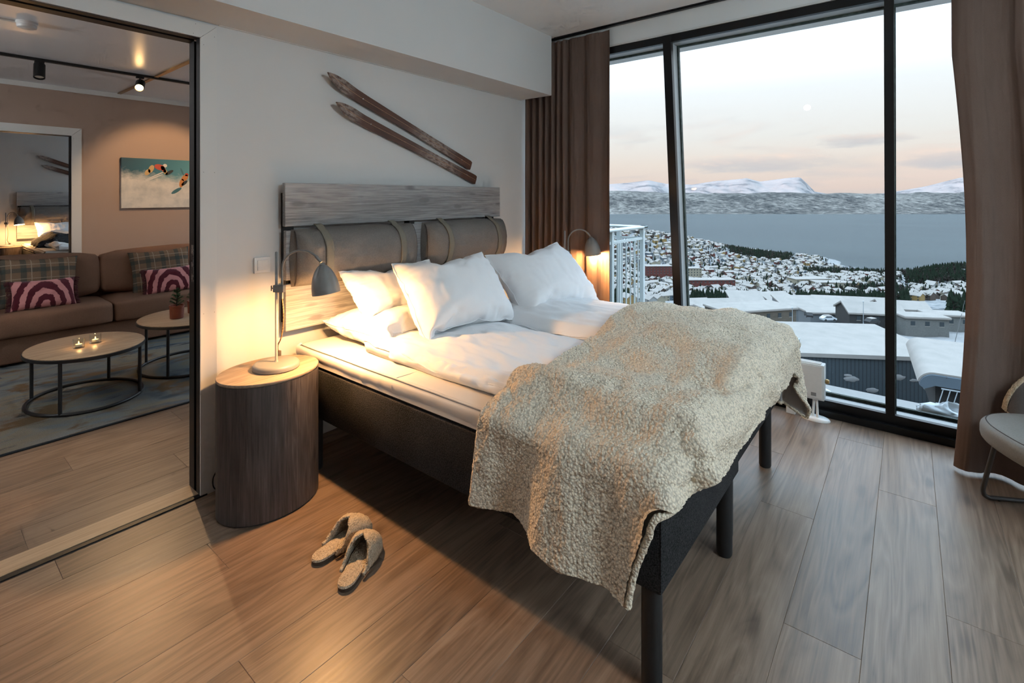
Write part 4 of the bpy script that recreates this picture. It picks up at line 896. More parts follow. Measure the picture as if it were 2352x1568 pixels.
2903,2085,763,2943,2085,762,2985,2086,762,3027,2085,753,3062,2078,731,3123,2083,701,2258,2138,739,2302,2139,789,2343,2138,790,2384,2136,788,2425,2133,781,2465,2130,776,
2506,2132,775,2547,2134,778,2589,2134,775,2630,2134,772,2673,2135,767,2735,2135,758,2777,2135,756,2819,2136,756,2860,2137,755,2902,2137,755,2943,2136,750,2984,2135,751,
3024,2134,740,3066,2126,746,3117,2134,714,2257,2191,736,2299,2191,737,2340,2191,738,2382,2191,735,2423,2192,728,2464,2192,725,2505,2192,726,2546,2192,727,2588,2193,729,
2629,2193,729,2672,2196,726,2735,2201,720,2776,2201,722,2818,2202,721,2860,2203,720,2902,2203,720,2944,2202,723,2985,2200,723,3027,2196,723,3070,2186,724,3111,2184,729]
THROW_MM = [
1360,607,334,1361,604,383,1360,594,433,1357,577,483,1350,557,533,1336,539,585,1382,521,602,1440,519,606,1482,485,626,1509,441,652,1548,468,636,1556,496,608,
1608,494,590,1657,494,581,1706,493,579,1756,494,579,1806,494,579,1856,495,579,1906,494,580,1956,493,582,2005,491,584,2055,484,587,2102,472,594,2152,469,603,
2199,476,611,2227,471,610,2296,485,600,2344,489,596,2392,486,591,2440,484,586,2489,483,581,2537,484,577,2586,485,573,2638,485,568,2686,486,567,2734,487,566,
2782,486,565,2831,487,564,2879,489,563,2927,488,559,2976,487,553,3024,497,550,3066,520,552,3101,526,547,3073,499,524,3057,470,496,3078,490,457,3081,478,419,
3104,462,380,3125,443,340,3147,432,299,3162,443,254,1367,638,336,1363,634,386,1363,625,435,1363,608,484,1362,586,534,1362,560,583,1362,536,628,1420,532,636,
1474,516,645,1495,473,673,1540,473,678,1558,499,651,1608,495,633,1657,495,625,1707,496,623,1757,495,623,1806,494,622,1855,490,622,1905,488,622,1956,493,625,
2005,498,627,2054,499,628,2103,493,631,2144,468,646,2192,475,655,2230,478,653,2300,479,644,2348,471,637,2396,465,630,2444,468,626,2492,473,623,2540,476,621,
2589,479,617,2638,484,613,2687,488,611,2735,485,610,2783,488,609,2831,488,608,2880,490,607,2928,492,603,2976,484,597,3024,484,593,3066,509,595,3097,509,588,
3065,482,563,3083,486,526,3087,474,489,3109,458,449,3134,447,408,3157,452,364,3165,467,319,3163,483,273,1367,669,339,1366,666,388,1365,656,437,1365,640,486,
1365,619,535,1363,594,584,1369,568,633,1398,542,664,1446,523,672,1496,508,692,1524,477,716,1559,496,694,1607,496,678,1657,497,669,1708,492,667,1757,482,665,
1806,478,664,1855,473,664,1905,473,664,1956,473,664,2006,477,665,2055,486,669,2104,498,674,2153,498,677,2186,469,698,2233,479,696,2303,465,685,2350,470,679,
2397,480,670,2445,485,667,2494,483,664,2542,485,662,2590,491,660,2639,487,658,2687,488,657,2736,488,655,2784,487,653,2832,489,652,2880,486,651,2929,490,647,
2977,492,641,3023,481,637,3065,497,638,3088,491,628,3091,474,593,3093,473,558,3119,463,517,3144,461,476,3158,474,430,3155,490,384,3156,506,338,3161,522,292,
1365,699,341,1366,697,390,1366,688,439,1366,672,488,1366,652,537,1364,629,586,1365,603,636,1383,574,680,1434,550,696,1483,529,705,1510,503,743,1558,491,737,
1607,488,721,1655,487,713,1706,482,711,1757,483,709,1806,486,707,1855,487,706,1904,481,708,1954,474,709,2005,472,710,2054,472,711,2104,477,713,2154,485,717,
2212,498,731,2240,483,730,2303,488,721,2351,490,716,2399,488,713,2448,488,711,2496,488,708,2544,488,706,2592,489,704,2640,489,703,2689,488,701,2737,488,699,
2786,486,698,2834,484,697,2882,485,696,2929,487,693,2977,488,686,3027,492,679,3072,474,675,3096,477,662,3107,476,625,3126,477,586,3147,483,542,3146,496,496,
3148,513,449,3159,528,403,3162,545,358,3162,562,313,1366,730,342,1363,727,392,1363,719,440,1365,705,490,1367,685,539,1366,663,588,1366,638,637,1385,612,681,
1433,587,698,1476,565,723,1522,544,741,1556,518,774,1607,514,758,1655,510,748,1706,509,746,1756,505,747,1806,500,749,1855,500,748,1904,503,741,1952,506,729,
2001,509,719,2050,512,727,2097,510,740,2144,509,753,2192,511,765,2234,501,765,2305,507,761,2353,509,756,2400,517,746,2449,519,743,2497,520,742,2546,519,741,
2594,516,740,2642,512,739,2690,508,741,2738,510,736,2786,514,729,2835,511,729,2882,508,734,2930,507,730,2978,504,726,3028,502,719,3075,497,712,3113,488,694,
3130,495,653,3142,509,608,3145,523,561,3145,537,514,3140,547,467,3132,552,419,3126,554,371,3124,552,323,1367,761,345,1362,759,394,1365,752,442,1367,738,491,
1365,718,541,1367,697,590,1367,674,639,1386,650,682,1432,626,702,1475,604,727,1519,584,750,1557,567,781,1608,549,778,1657,542,775,1707,541,771,1756,541,766,
1804,542,753,1851,543,738,1899,544,725,1945,542,735,1994,541,747,2042,542,758,2090,541,768,2139,540,778,2187,539,790,2235,539,788,2307,537,794,2355,539,789,
2403,541,783,2451,543,776,2498,544,768,2546,544,764,2595,543,765,2643,543,769,2692,541,770,2740,543,766,2788,545,763,2835,545,757,2883,543,761,2931,538,761,
2980,531,762,3032,527,755,3083,520,753,3115,525,714,3118,531,670,3112,536,621,3106,541,573,3102,544,525,3098,548,476,3095,551,428,3093,555,379,3093,557,330,
1366,792,347,1366,789,396,1361,782,445,1362,769,494,1363,751,542,1366,732,591,1366,710,640,1389,688,683,1436,665,697,1480,643,717,1519,625,747,1559,610,775,
1609,594,772,1658,586,774,1707,585,774,1756,586,770,1804,586,756,1851,587,740,1898,586,739,1947,586,736,1996,584,736,2044,584,750,2090,584,768,2139,584,776,
2187,584,784,2236,583,782,2306,582,796,2354,582,793,2402,584,784,2449,586,776,2498,588,770,2546,587,772,2595,587,772,2643,586,775,2691,586,779,2740,586,777,
2787,588,768,2836,589,762,2885,587,764,2933,582,768,2981,574,771,3031,571,762,3079,567,755,3112,567,725,3132,571,678,3130,574,628,3127,578,580,3123,582,531,
3117,587,483,3114,591,434,3111,594,386,3107,598,338,1361,823,348,1364,820,397,1365,813,446,1365,801,496,1367,785,544,1365,767,593,1366,746,642,1390,726,683,
1439,704,693,1483,683,712,1520,665,744,1561,650,766,1610,638,770,1659,631,774,1708,630,774,1757,630,768,1805,630,758,1851,630,742,1899,629,730,1948,629,729,
1996,628,739,2044,629,752,2091,628,764,2140,629,771,2189,628,777,2237,627,780,2306,626,800,2354,626,801,2402,627,796,2449,629,784,2498,630,784,2547,629,786,
2595,629,785,2643,629,785,2691,629,788,2739,629,788,2789,629,784,2837,630,778,2886,629,778,2934,625,776,2982,620,775,3031,615,770,3078,611,760,3114,611,731,
3131,614,685,3130,617,636,3131,621,588,3130,625,540,3125,629,491,3121,633,441,3124,635,393,3118,640,346,1364,853,350,1365,851,399,1367,844,448,1363,833,497,
1365,819,546,1366,801,595,1366,782,644,1391,763,684,1440,743,690,1484,724,712,1518,707,746,1562,693,769,1611,682,768,1660,675,771,1709,674,772,1757,674,765,
1805,674,755,1852,674,742,1900,674,731,1949,673,729,1997,673,737,2044,673,750,2093,673,758,2141,673,763,2190,672,770,2237,672,779,2306,671,801,2354,670,807,
2402,670,805,2450,672,797,2499,672,794,2546,673,795,2595,672,796,2643,672,795,2691,673,796,2740,672,797,2789,672,796,2837,672,793,2886,672,791,2934,670,785,
2983,665,780,3031,660,777,3079,655,769,3112,655,736,3129,657,693,3129,661,644,3129,664,596,3130,668,548,3130,672,499,3128,675,451,3126,679,402,3123,684,354,
1363,883,352,1365,882,401,1365,876,450,1366,866,499,1365,852,548,1364,837,597,1366,819,646,1392,802,684,1441,784,690,1486,765,712,1522,749,744,1563,735,770,
1612,726,768,1661,719,766,1709,718,766,1758,719,764,1806,719,754,1853,718,742,1900,718,729,1949,717,729,1998,718,736,2046,718,745,2094,717,755,2142,717,761,
2191,716,768,2238,716,778,2306,716,802,2354,716,809,2402,716,812,2451,715,810,2498,717,803,2547,717,804,2595,715,806,2643,715,807,2691,716,803,2741,716,804,
2789,716,806,2838,716,803,2886,716,801,2934,714,792,2982,710,786,3031,704,782,3078,699,774,3113,698,744,3136,700,701,3133,704,652,3129,707,604,3122,710,556,
3122,714,508,3121,718,460,3117,722,412,3113,726,364,1365,915,354,1365,913,403,1363,907,452,1365,898,500,1367,885,551,1364,871,599,1366,855,648,1393,839,685,
1442,824,692,1488,806,712,1525,791,744,1564,778,771,1612,769,765,1661,764,765,1709,763,763,1759,763,759,1806,763,752,1854,762,746,1901,762,728,1949,762,724,
1998,762,734,2047,762,741,2095,761,750,2143,761,758,2191,761,763,2239,760,774,2307,761,801,2353,761,814,2401,761,816,2450,760,817,2498,761,815,2546,761,816,
2595,759,815,2643,758,817,2693,760,812,2741,760,810,2789,760,812,2838,760,812,2887,760,807,2934,758,798,2982,754,792,3031,749,789,3080,744,782,3117,741,754,
3131,742,710,3124,746,661,3124,751,613,3126,753,564,3128,756,516,3131,757,468,3136,757,419,3139,756,371,1364,961,358,1364,959,406,1361,954,454,1362,946,503,
1366,936,552,1367,923,602,1366,910,651,1395,896,688,1443,882,700,1488,867,719,1527,852,747,1566,842,770,1614,835,765,1661,830,768,1709,829,763,1759,830,761,
1806,829,751,1853,828,738,1901,828,728,1950,828,726,1998,829,733,2045,828,747,2094,827,754,2143,827,759,2192,827,761,2239,827,774,2308,827,799,2355,827,812,
2402,827,819,2450,828,823,2498,827,824,2546,828,822,2595,827,823,2644,827,823,2692,827,820,2741,827,818,2789,827,815,2838,826,814,2886,827,811,2934,825,804,
2982,820,799,3032,815,797,3082,811,791,3118,807,762,3132,801,718,3125,794,669,3126,789,621,3129,786,573,3132,784,524,3134,785,475,3137,788,427,3141,786,378,
1363,991,360,1363,990,408,1366,985,457,1362,978,505,1363,969,554,1366,958,603,1366,946,652,1399,933,686,1441,920,708,1485,907,728,1527,895,752,1564,884,782,
1613,878,775,1662,875,768,1710,874,763,1759,874,758,1808,874,751,1854,873,737,1902,873,726,1951,873,723,1999,873,733,2045,873,746,2094,872,756,2143,871,761,
2191,872,766,2238,871,776,2307,871,800,2354,871,817,2401,870,826,2450,871,826,2498,871,829,2546,871,827,2595,871,826,2644,871,826,2692,871,824,2741,871,825,
2789,871,820,2836,871,820,2884,871,811,2934,869,806,2981,865,799,3031,860,797,3081,856,789,3116,851,761,3131,845,715,3113,837,668,3111,830,620,3109,822,572,
3105,815,524,3103,808,476,3102,802,428,3106,796,379,1360,1021,362,1364,1020,410,1364,1016,459,1362,1010,508,1366,1002,556,1366,992,605,1367,981,654,1401,970,687,
1445,960,706,1486,948,732,1527,937,758,1566,927,787,1615,922,782,1663,918,774,1710,918,764,1759,918,758,1808,918,750,1854,917,735,1902,917,726,1951,917,723,
1999,916,731,2046,915,742,2094,916,753,2143,916,760,2191,916,768,2240,916,778,2308,915,802,2354,915,815,2402,916,825,2450,916,828,2498,916,830,2546,915,831,
2595,915,829,2643,915,829,2692,916,829,2741,915,826,2789,917,822,2837,917,817,2885,916,812,2933,914,806,2981,909,800,3029,905,794,3078,900,785,3115,895,759,
3131,889,713,3128,880,665,3123,872,618,3120,865,570,3118,857,521,3114,850,473,3107,843,426,3103,837,378,1361,1053,364,1362,1051,412,1365,1047,461,1366,1042,509,
1364,1035,558,1367,1027,607,1367,1018,656,1403,1008,687,1446,999,710,1489,988,733,1529,978,761,1566,969,796,1616,965,787,1663,963,777,1711,962,767,1759,962,756,
1808,962,747,1854,961,733,1902,961,725,1951,961,724,1999,960,732,2046,960,744,2094,960,754,2143,960,762,2191,960,770,2238,960,780,2308,960,800,2355,960,814,
2402,960,827,2450,960,831,2498,960,832,2547,960,833,2595,960,833,2644,961,830,2692,961,834,2741,961,831,2789,961,825,2836,961,818,2886,961,811,2934,958,808,
2980,954,795,3027,948,787,3074,944,777,3113,940,755,3129,933,710,3123,924,663,3126,917,615,3128,909,567,3127,900,518,3126,892,470,3123,884,423,3123,875,375,
1364,1082,366,1364,1082,414,1364,1079,463,1365,1074,511,1366,1068,560,1367,1061,608,1368,1054,657,1405,1047,687,1448,1037,710,1490,1028,735,1530,1020,763,1566,1013,799,
1615,1009,786,1663,1007,773,1711,1006,764,1760,1006,752,1807,1006,744,1854,1006,732,1903,1006,727,1951,1006,725,1999,1005,732,2046,1004,743,2094,1005,755,2142,1006,765,
2189,1005,775,2238,1005,779,2309,1003,798,2355,1004,810,2403,1004,822,2450,1004,829,2499,1004,832,2547,1004,834,2595,1005,838,2644,1005,832,2692,1005,834,2740,1005,832,
2788,1005,827,2836,1006,819,2885,1005,812,2932,1003,804,2978,998,792,3025,993,780,3071,988,777,3112,983,751,3125,976,705,3131,968,659,3126,959,611,3120,952,563,
3126,944,515,3129,936,467,3128,928,419,3124,920,371,1365,1113,368,1365,1112,416,1361,1110,464,1364,1106,513,1366,1101,561,1367,1096,610,1368,1090,658,1405,1084,690,
1447,1076,714,1489,1069,739,1531,1062,765,1567,1057,798,1616,1053,784,1664,1050,772,1711,1050,763,1759,1049,751,1806,1049,739,1854,1050,727,1903,1050,725,1952,1050,726,
2000,1050,733,2048,1052,743,2094,1051,757,2142,1051,766,2189,1049,777,2238,1048,782,2308,1048,801,2355,1048,813,2403,1048,822,2451,1049,828,2499,1049,832,2547,1049,834,
2595,1049,836,2643,1049,834,2692,1049,833,2740,1049,830,2788,1049,824,2836,1050,819,2884,1050,812,2932,1048,803,2979,1042,793,3024,1036,777,3070,1032,769,3102,1025,739,
3129,1018,702,3129,1010,654,3129,1004,607,3127,996,559,3119,988,512,3126,981,463,3127,973,415,3126,964,368,1360,1144,369,1361,1142,418,1361,1141,466,1363,1138,515,
1367,1135,563,1367,1130,611,1369,1126,662,1406,1121,693,1451,1115,711,1494,1109,734,1527,1102,770,1569,1100,794,1617,1096,781,1665,1094,772,1712,1094,762,1759,1094,748,
1806,1093,739,1854,1094,732,1902,1094,730,1952,1094,731,2000,1094,733,2048,1095,741,2095,1095,754,2142,1095,764,2190,1094,777,2237,1094,779,2309,1092,799,2354,1091,819,
2402,1092,825,2450,1093,830,2498,1093,833,2547,1093,835,2595,1093,835,2643,1093,835,2691,1094,833,2740,1094,829,2788,1094,826,2836,1094,819,2884,1094,812,2931,1092,802,
2978,1087,789,3024,1082,774,3070,1076,760,3104,1069,739,3132,1062,700,3129,1055,652,3131,1048,604,3129,1040,556,3123,1032,509,3127,1025,460,3129,1017,412,3127,1009,364,
1366,1174,370,1367,1172,420,1365,1171,468,1365,1171,516,1367,1168,565,1367,1165,613,1369,1162,662,1410,1158,687,1453,1153,708,1488,1148,741,1533,1141,759,1571,1143,787,
1618,1139,775,1666,1138,770,1714,1138,762,1759,1138,746,1806,1137,734,1854,1138,729,1902,1139,735,1951,1138,737,2001,1139,734,2050,1139,739,2096,1139,753,2144,1139,761,
2191,1138,773,2238,1139,779,2307,1137,804,2355,1136,816,2402,1137,825,2450,1137,831,2498,1137,833,2546,1137,835,2595,1138,836,2643,1138,835,2691,1138,834,2740,1138,831,
2788,1138,826,2836,1139,820,2883,1139,812,2932,1136,802,2979,1131,792,3025,1127,775,3071,1121,760,3109,1113,740,3131,1106,698,3129,1099,650,3128,1092,602,3129,1085,554,
3126,1077,506,3126,1069,458,3125,1061,410,3125,1053,361,1364,1203,371,1364,1203,420,1366,1203,469,1358,1203,518,1363,1202,566,1367,1200,615,1370,1198,664,1411,1195,689,
1452,1192,713,1497,1182,721,1533,1184,753,1572,1185,780,1618,1183,767,1666,1183,765,1713,1183,756,1759,1182,740,1806,1182,730,1854,1182,733,1902,1182,741,1952,1182,742,
2002,1183,741,2051,1184,737,2098,1183,749,2144,1183,758,2192,1182,767,2239,1182,780,2307,1182,804,2354,1181,816,2402,1181,824,2450,1181,831,2498,1181,834,2546,1182,836,
2595,1182,837,2643,1182,836,2691,1182,835,2740,1183,834,2788,1183,831,2836,1183,825,2883,1183,813,2931,1181,802,2978,1175,790,3025,1170,777,3071,1164,762,3112,1158,740,
3132,1151,696,3124,1143,649,3125,1136,600,3125,1128,552,3125,1121,504,3122,1113,456,3117,1105,409,3121,1098,360,1365,1235,374,1364,1235,423,1366,1235,472,1367,1234,520,
1367,1236,569,1367,1236,618,1371,1234,666,1413,1232,688,1461,1222,690,1500,1222,716,1534,1226,750,1576,1224,765,1618,1226,763,1666,1226,762,1712,1226,748,1759,1225,730,
1807,1228,730,1854,1226,743,1902,1226,745,1952,1226,747,2001,1226,748,2051,1227,747,2099,1228,747,2146,1228,756,2195,1227,760,2241,1226,776,2308,1226,804,2354,1226,818,
2402,1226,825,2450,1225,831,2498,1226,834,2546,1226,837,2594,1227,838,2643,1226,837,2691,1227,835,2739,1227,834,2788,1227,830,2836,1227,823,2883,1228,813,2930,1226,803,
2978,1220,793,3024,1215,779,3071,1209,763,3110,1202,737,3132,1195,694,3125,1188,646,3125,1180,598,3121,1172,550,3121,1164,502,3121,1157,454,3121,1150,406,3118,1142,358]
# ================================================================== BEDDING
def upsample(a, k):
    for ax in (0, 1):
        n = a.shape[ax]; t = np.linspace(0, n - 1, (n - 1) * k + 1); i = np.clip(t.astype(int), 0, n - 2); f = t - i
        A = lambda o: np.take(a, np.clip(i + o, 0, n - 1), axis=ax)
        sh = [1, 1, 1]; sh[ax] = -1; f = f.reshape(sh)
        p0, p1, p2, p3 = A(-1), A(0), A(1), A(2)
        a = .5 * (2 * p1 + (p2 - p0) * f + (2 * p0 - 5 * p1 + 4 * p2 - p3) * f * f + (3 * p1 - p0 - 3 * p2 + p3) * f ** 3)
    return a
def mm_grid(v, rows, cols, k): return upsample(np.array(v, dtype=float).reshape(rows, cols, 3) / 1000.0, k)
def bag_faces(nx, ny):
    ids = {}; k = 0; fs = []
    for layer in (0, 1):
        for j in range(ny):
            for i in range(nx):
                if layer == 1 and (i in (0, nx - 1) or j in (0, ny - 1)): ids[(1, i, j)] = ids[(0, i, j)]; continue
                ids[(layer, i, j)] = k; k += 1
    for layer in (0, 1):
        for j in range(ny - 1):
            for i in range(nx - 1):
                q = [ids[(layer, i, j)], ids[(layer, i + 1, j)], ids[(layer, i + 1, j + 1)], ids[(layer, i, j + 1)]]
                fs.append(q[::-1] if layer else q)
    rim = [ids[(0, i, 0)] for i in range(nx)] + [ids[(0, nx - 1, j)] for j in range(1, ny)] + [ids[(0, i, ny - 1)] for i in range(nx - 2, -1, -1)] + [ids[(0, 0, j)] for j in range(ny - 2, 0, -1)]
    return fs, rim
def bag(top, under):      # top grid + an underside computed from it, sharing the rim
    h, w, _ = top.shape
    V = [tuple(p) for p in top.reshape(-1, 3)] + [tuple(under(top[j, i])) for j in range(1, h - 1) for i in range(1, w - 1)]
    fs, rim = bag_faces(w, h); return V, fs, rim
_pt = mm_grid(PILLOW_TOP_MM, 18, 23, 3)
PIL, PIL_F, PIL_RIM = bag(_pt, lambda p: (p[0], p[1], -p[2]))
def make_pillow(label, BL, BR, TL, TR, seed, thick=1.0, W=.66, H=.515):
    BL, BR, TL, TR = map(Vector, (BL, BR, TL, TR)); c = (BL + BR + TL + TR) / 4
    ex = (BR - BL + TR - TL).normalized(); ey = (TL - BL + TR - BR); ey = (ey - ex * ey.dot(ex)).normalized(); ez = ex.cross(ey)
    Mx = Matrix(((ex.x, ey.x, ez.x, c.x), (ex.y, ey.y, ez.y, c.y), (ex.z, ey.z, ez.z, c.z), (0, 0, 0, 1)))
    p = thing('pillow', label, 'pillow', c); p.rotation_euler = Mx.to_euler()
    wx = ((BR - BL).length + (TR - TL).length) / 2 / .615; wy = ((TL - BL).length + (TR - BR).length) / 2 / .475
    vs = []
    for (x, y, z) in PIL:
        n = .006 * fbm(x * 5 + seed, y * 5, seed * 3.1) + .0035 * fbm(x * 16 + seed, y * 9, seed)
        ed = max(abs(x) / .33, abs(y) / .255); sgz = 1 if z > 0 else -1      # gathers running in from the seams
        ga = (fbm(x * 42 + seed, seed * 2.0, .3) if abs(y) / .255 > abs(x) / .33 else fbm(y * 42 + seed, seed * 2.0, .3))
        n += sgz * .006 * ga * sstep(.55, .9, ed) * (1 - sstep(.93, 1.0, ed))
        bend = -.03 * (x / .33) ** 2 + .012 * math.sin(y * 9 + seed)
        fx, fy = min(1, abs(x) / .32), min(1, abs(y) / .25)
        ox = 1 + .055 * fx ** 3 * (1 - fy ** 2); oy = 1 + .055 * fy ** 3 * (1 - fx ** 2)        # well filled: the seams bow out, not in
        vs.append((x * wx * ox, y * wy * oy, z * thick * (1 + .22 * max(fx, fy) ** 2) + (n + bend * .6) * (1 if abs(z) > .004 else .6)))
    b = MB().add(vs, PIL_F).build('pillowcase', 'linen_white', p, smooth=180, fixn=False); MB().tube([vs[i] for i in PIL_RIM], .0028, 5, closed=True).build('seam', 'linen_white', b, smooth=180)
    return p
make_pillow('plump white pillow propped in the middle of the bed', (1.70, 1.90, .745), (2.337, 1.815, .775), (1.735, 2.225, 1.105), (2.26, 2.11, 1.115), 1)
make_pillow('plump white pillow propped at the window side of the bed', (2.42, 1.77, .745), (3.08, 1.66, .785), (2.36, 2.11, 1.090), (2.98, 2.03, 1.135), 2)
pil0 = make_pillow('white pillow leaning on the headboard in the bright lamp light', (1.600, 2.255, .800), (2.24, 2.30, .80), (1.585, 2.500, 1.055), (2.24, 2.50, 1.06), 3, .62)
pil3 = make_pillow('flattened white pillow lying on the sheet under the leaning one', (1.550, 2.040, .760), (2.22, 2.09, .755), (1.550, 2.590, .785), (2.22, 2.59, .775), 4, .80)

def make_duvet(label, data, seed):
    d = thing('duvet', label, 'duvet', (0, 0, 0)); top = mm_grid(data, 32, 21, 3)
    V, F, RIM = bag(top, lambda p: (p[0], p[1], min(p[2] - .002, .672)))
    vs = []
    for (x, y, z) in V:
        k = 1.0 if z > .69 else .2
        r1 = 1 - abs(fbm(x * 5.0 + y * 1.5 + seed, y * 1.6, seed)); r2 = 1 - abs(fbm(x * 11 - y * 3 + seed, y * 4.0, seed * 2.0))
        n = .016 * (r1 - .75) + .008 * (r2 - .75) + .003 * fbm(x * 34, y * 14 + seed, 1.0)
        vs.append((x, y, max(.6705, z + n * k)))
    b = MB().add(vs, F).build('cover', 'linen_white', d, smooth=180, fixn=False)
    MB().tube([(vs[i][0], vs[i][1], max(.675, vs[i][2])) for i in RIM], .0035, 5, closed=True).build('seam', 'linen_white', b, smooth=180)
    return d
duvL = make_duvet('puffy white duvet on the doorway half of the bed', DUVET_DOOR_MM, 2)
# the doorway duvet is doubled over along its outer edge: a rumpled roll below the cover
def _roll(u, v):
    y = 1.17 + .86 * v; a = u * 2 * math.pi; r = .040 * (1 + .16 * fbm(y * 6, math.cos(a) * 2, math.sin(a) * 2)) * min(1, math.sin(min(v, 1 - v) * math.pi * 4 if min(v, 1 - v) < .125 else math.pi / 2) + .25)
    w = .004 * fbm(y * 24, math.cos(a) * 1.5, math.sin(a) * 1.5 + 4)
    return (1.565 + .012 * fbm(y * 2.5, 8.0) + (r * 1.45 + w) * math.cos(a), y, .671 + (r * .80 + w) * (1 + math.sin(a)))
MB().grid(_roll, 28, 80, True).build('folded_edge', 'linen_white', duvL, smooth=180)
duvR = make_duvet('puffy white duvet on the window half of the bed', DUVET_WINDOW_MM, 6)

# woolly throw over the foot of the bed
TH = mm_grid(THROW_MM, 21, 52, 1)
for _q in TH.reshape(-1, 3):          # the heavy side panel flares out a little below the mattress edge
    if _q[0] < 1.42 and _q[2] < .66:
        _q[0] -= (.66 - _q[2]) * (.10 + .16 * math.sin(_q[1] * 15.0 + 1.0) + .22 * sstep(.95, .62, _q[1]))
def grid_normals(a):
    du = np.gradient(a, axis=1); dv = np.gradient(a, axis=0); n = np.cross(du, dv); return n / np.maximum(1e-9, np.linalg.norm(n, axis=2, keepdims=True))
def make_throw(label, mat_top, k, off):
    t = thing('throw_blanket', label, 'blanket', (0, 0, 0))
    a = upsample(TH, k); n = grid_normals(a); h, w, _ = a.shape
    if n[h // 2, w // 2, 2] < 0: n = -n
    rng = np.random.default_rng(4)
    wr = np.array([.016 * (1 - 2 * abs(fbm(q_[0] * 3.2 + q_[1] * 1.1, q_[1] * 4.6 - q_[0] * .8, 3.3, 2))) for q_ in a[::4, ::4].reshape(-1, 3)]).reshape(a[::4, ::4].shape[:2])
    yy, xx = np.arange(h) / 4.0, np.arange(w) / 4.0; wr = np.array([np.interp(xx, np.arange(wr.shape[1]), r_) for r_ in wr]); wr = np.array([np.interp(yy, np.arange(wr.shape[0]), c_) for c_ in wr.T]).T
    top = a + n * (.018 + wr[:, :, None])
    # curled pile: small lumps standing out of the cloth
    flat = top.reshape(-1, 3); dsp = np.empty(len(flat))
    for i, p in enumerate(flat):
        v = Vector(p * 95.0) + .6 * mnoise.noise_vector(Vector(p * 60.0)); dd = mnoise.voronoi(v)[0]
        dsp[i] = (.5 - dd[0]) * .0085
    top = top + n * dsp.reshape(h, w, 1)
    idx = np.arange(h * w).reshape(h, w); q = np.stack([idx[:-1, :-1], idx[:-1, 1:], idx[1:, 1:], idx[1:, :-1]], -1).reshape(-1, 4)
    def sheet_obj(P, nm, mt, par):
        me = bpy.data.meshes.new(nm); me.from_pydata(P.reshape(-1, 3).tolist(), [], q.tolist()); return obj(nm, me, mt, par, 180)
    pl = sheet_obj(top, 'pile', mat_top, t)
    sheet_obj(a + n * .002, 'lining', 'throw_lining', t)
    e = a + n * .008
    rim = np.concatenate([e[0, :], e[1:, -1], e[-1, -2::-1], e[-2:0:-1, 0]])[::2]
    m = MB().tube([Vector(p) for p in rim], .0105, 7, closed=True)
    m.v = [tuple(np.array(v) + .004 * np.array(mnoise.noise_vector(Vector(v) * 75.0))) for v in m.v]
    m.build('hem', mat_top, pl, smooth=180)
    t.location = off
    return t
make_throw('beige woolly throw draped over the foot of the bed', 'throw_boucle', 12, (0, 0, 0))
# ================================================================== BEDROOM THINGS
def make_nightstand(label, loc):
    n = thing('nightstand', label, 'nightstand', loc)
    A, B, H = .232, .192, .637
    MB().lathe([(.965, .0), (.965, .008)], 72, (0, 0), A, B).build('plinth', 'leg_black', n)
    MB().lathe([(1, .008), (1, H - .016)], 72, (0, 0), A, B).build('drum_body', 'stand_wood', n, smooth=40)
    MB().lathe([(.985, H - .017), (.985, H - .012)], 72, (0, 0), A, B).build('shadow_gap', 'leather_dark', n, smooth=40)
    MB().lathe([(.996, H - .013), (1.002, H - .010), (1.002, H - .003), (.994, H)], 72, (0, 0), A, B).build('top', 'stand_top_wood', n, smooth=40)
    return n
NS = (1.150, 2.440, 0)
ns1 = make_nightstand('dark wood drum nightstand standing beside the bed near the doorway', NS)

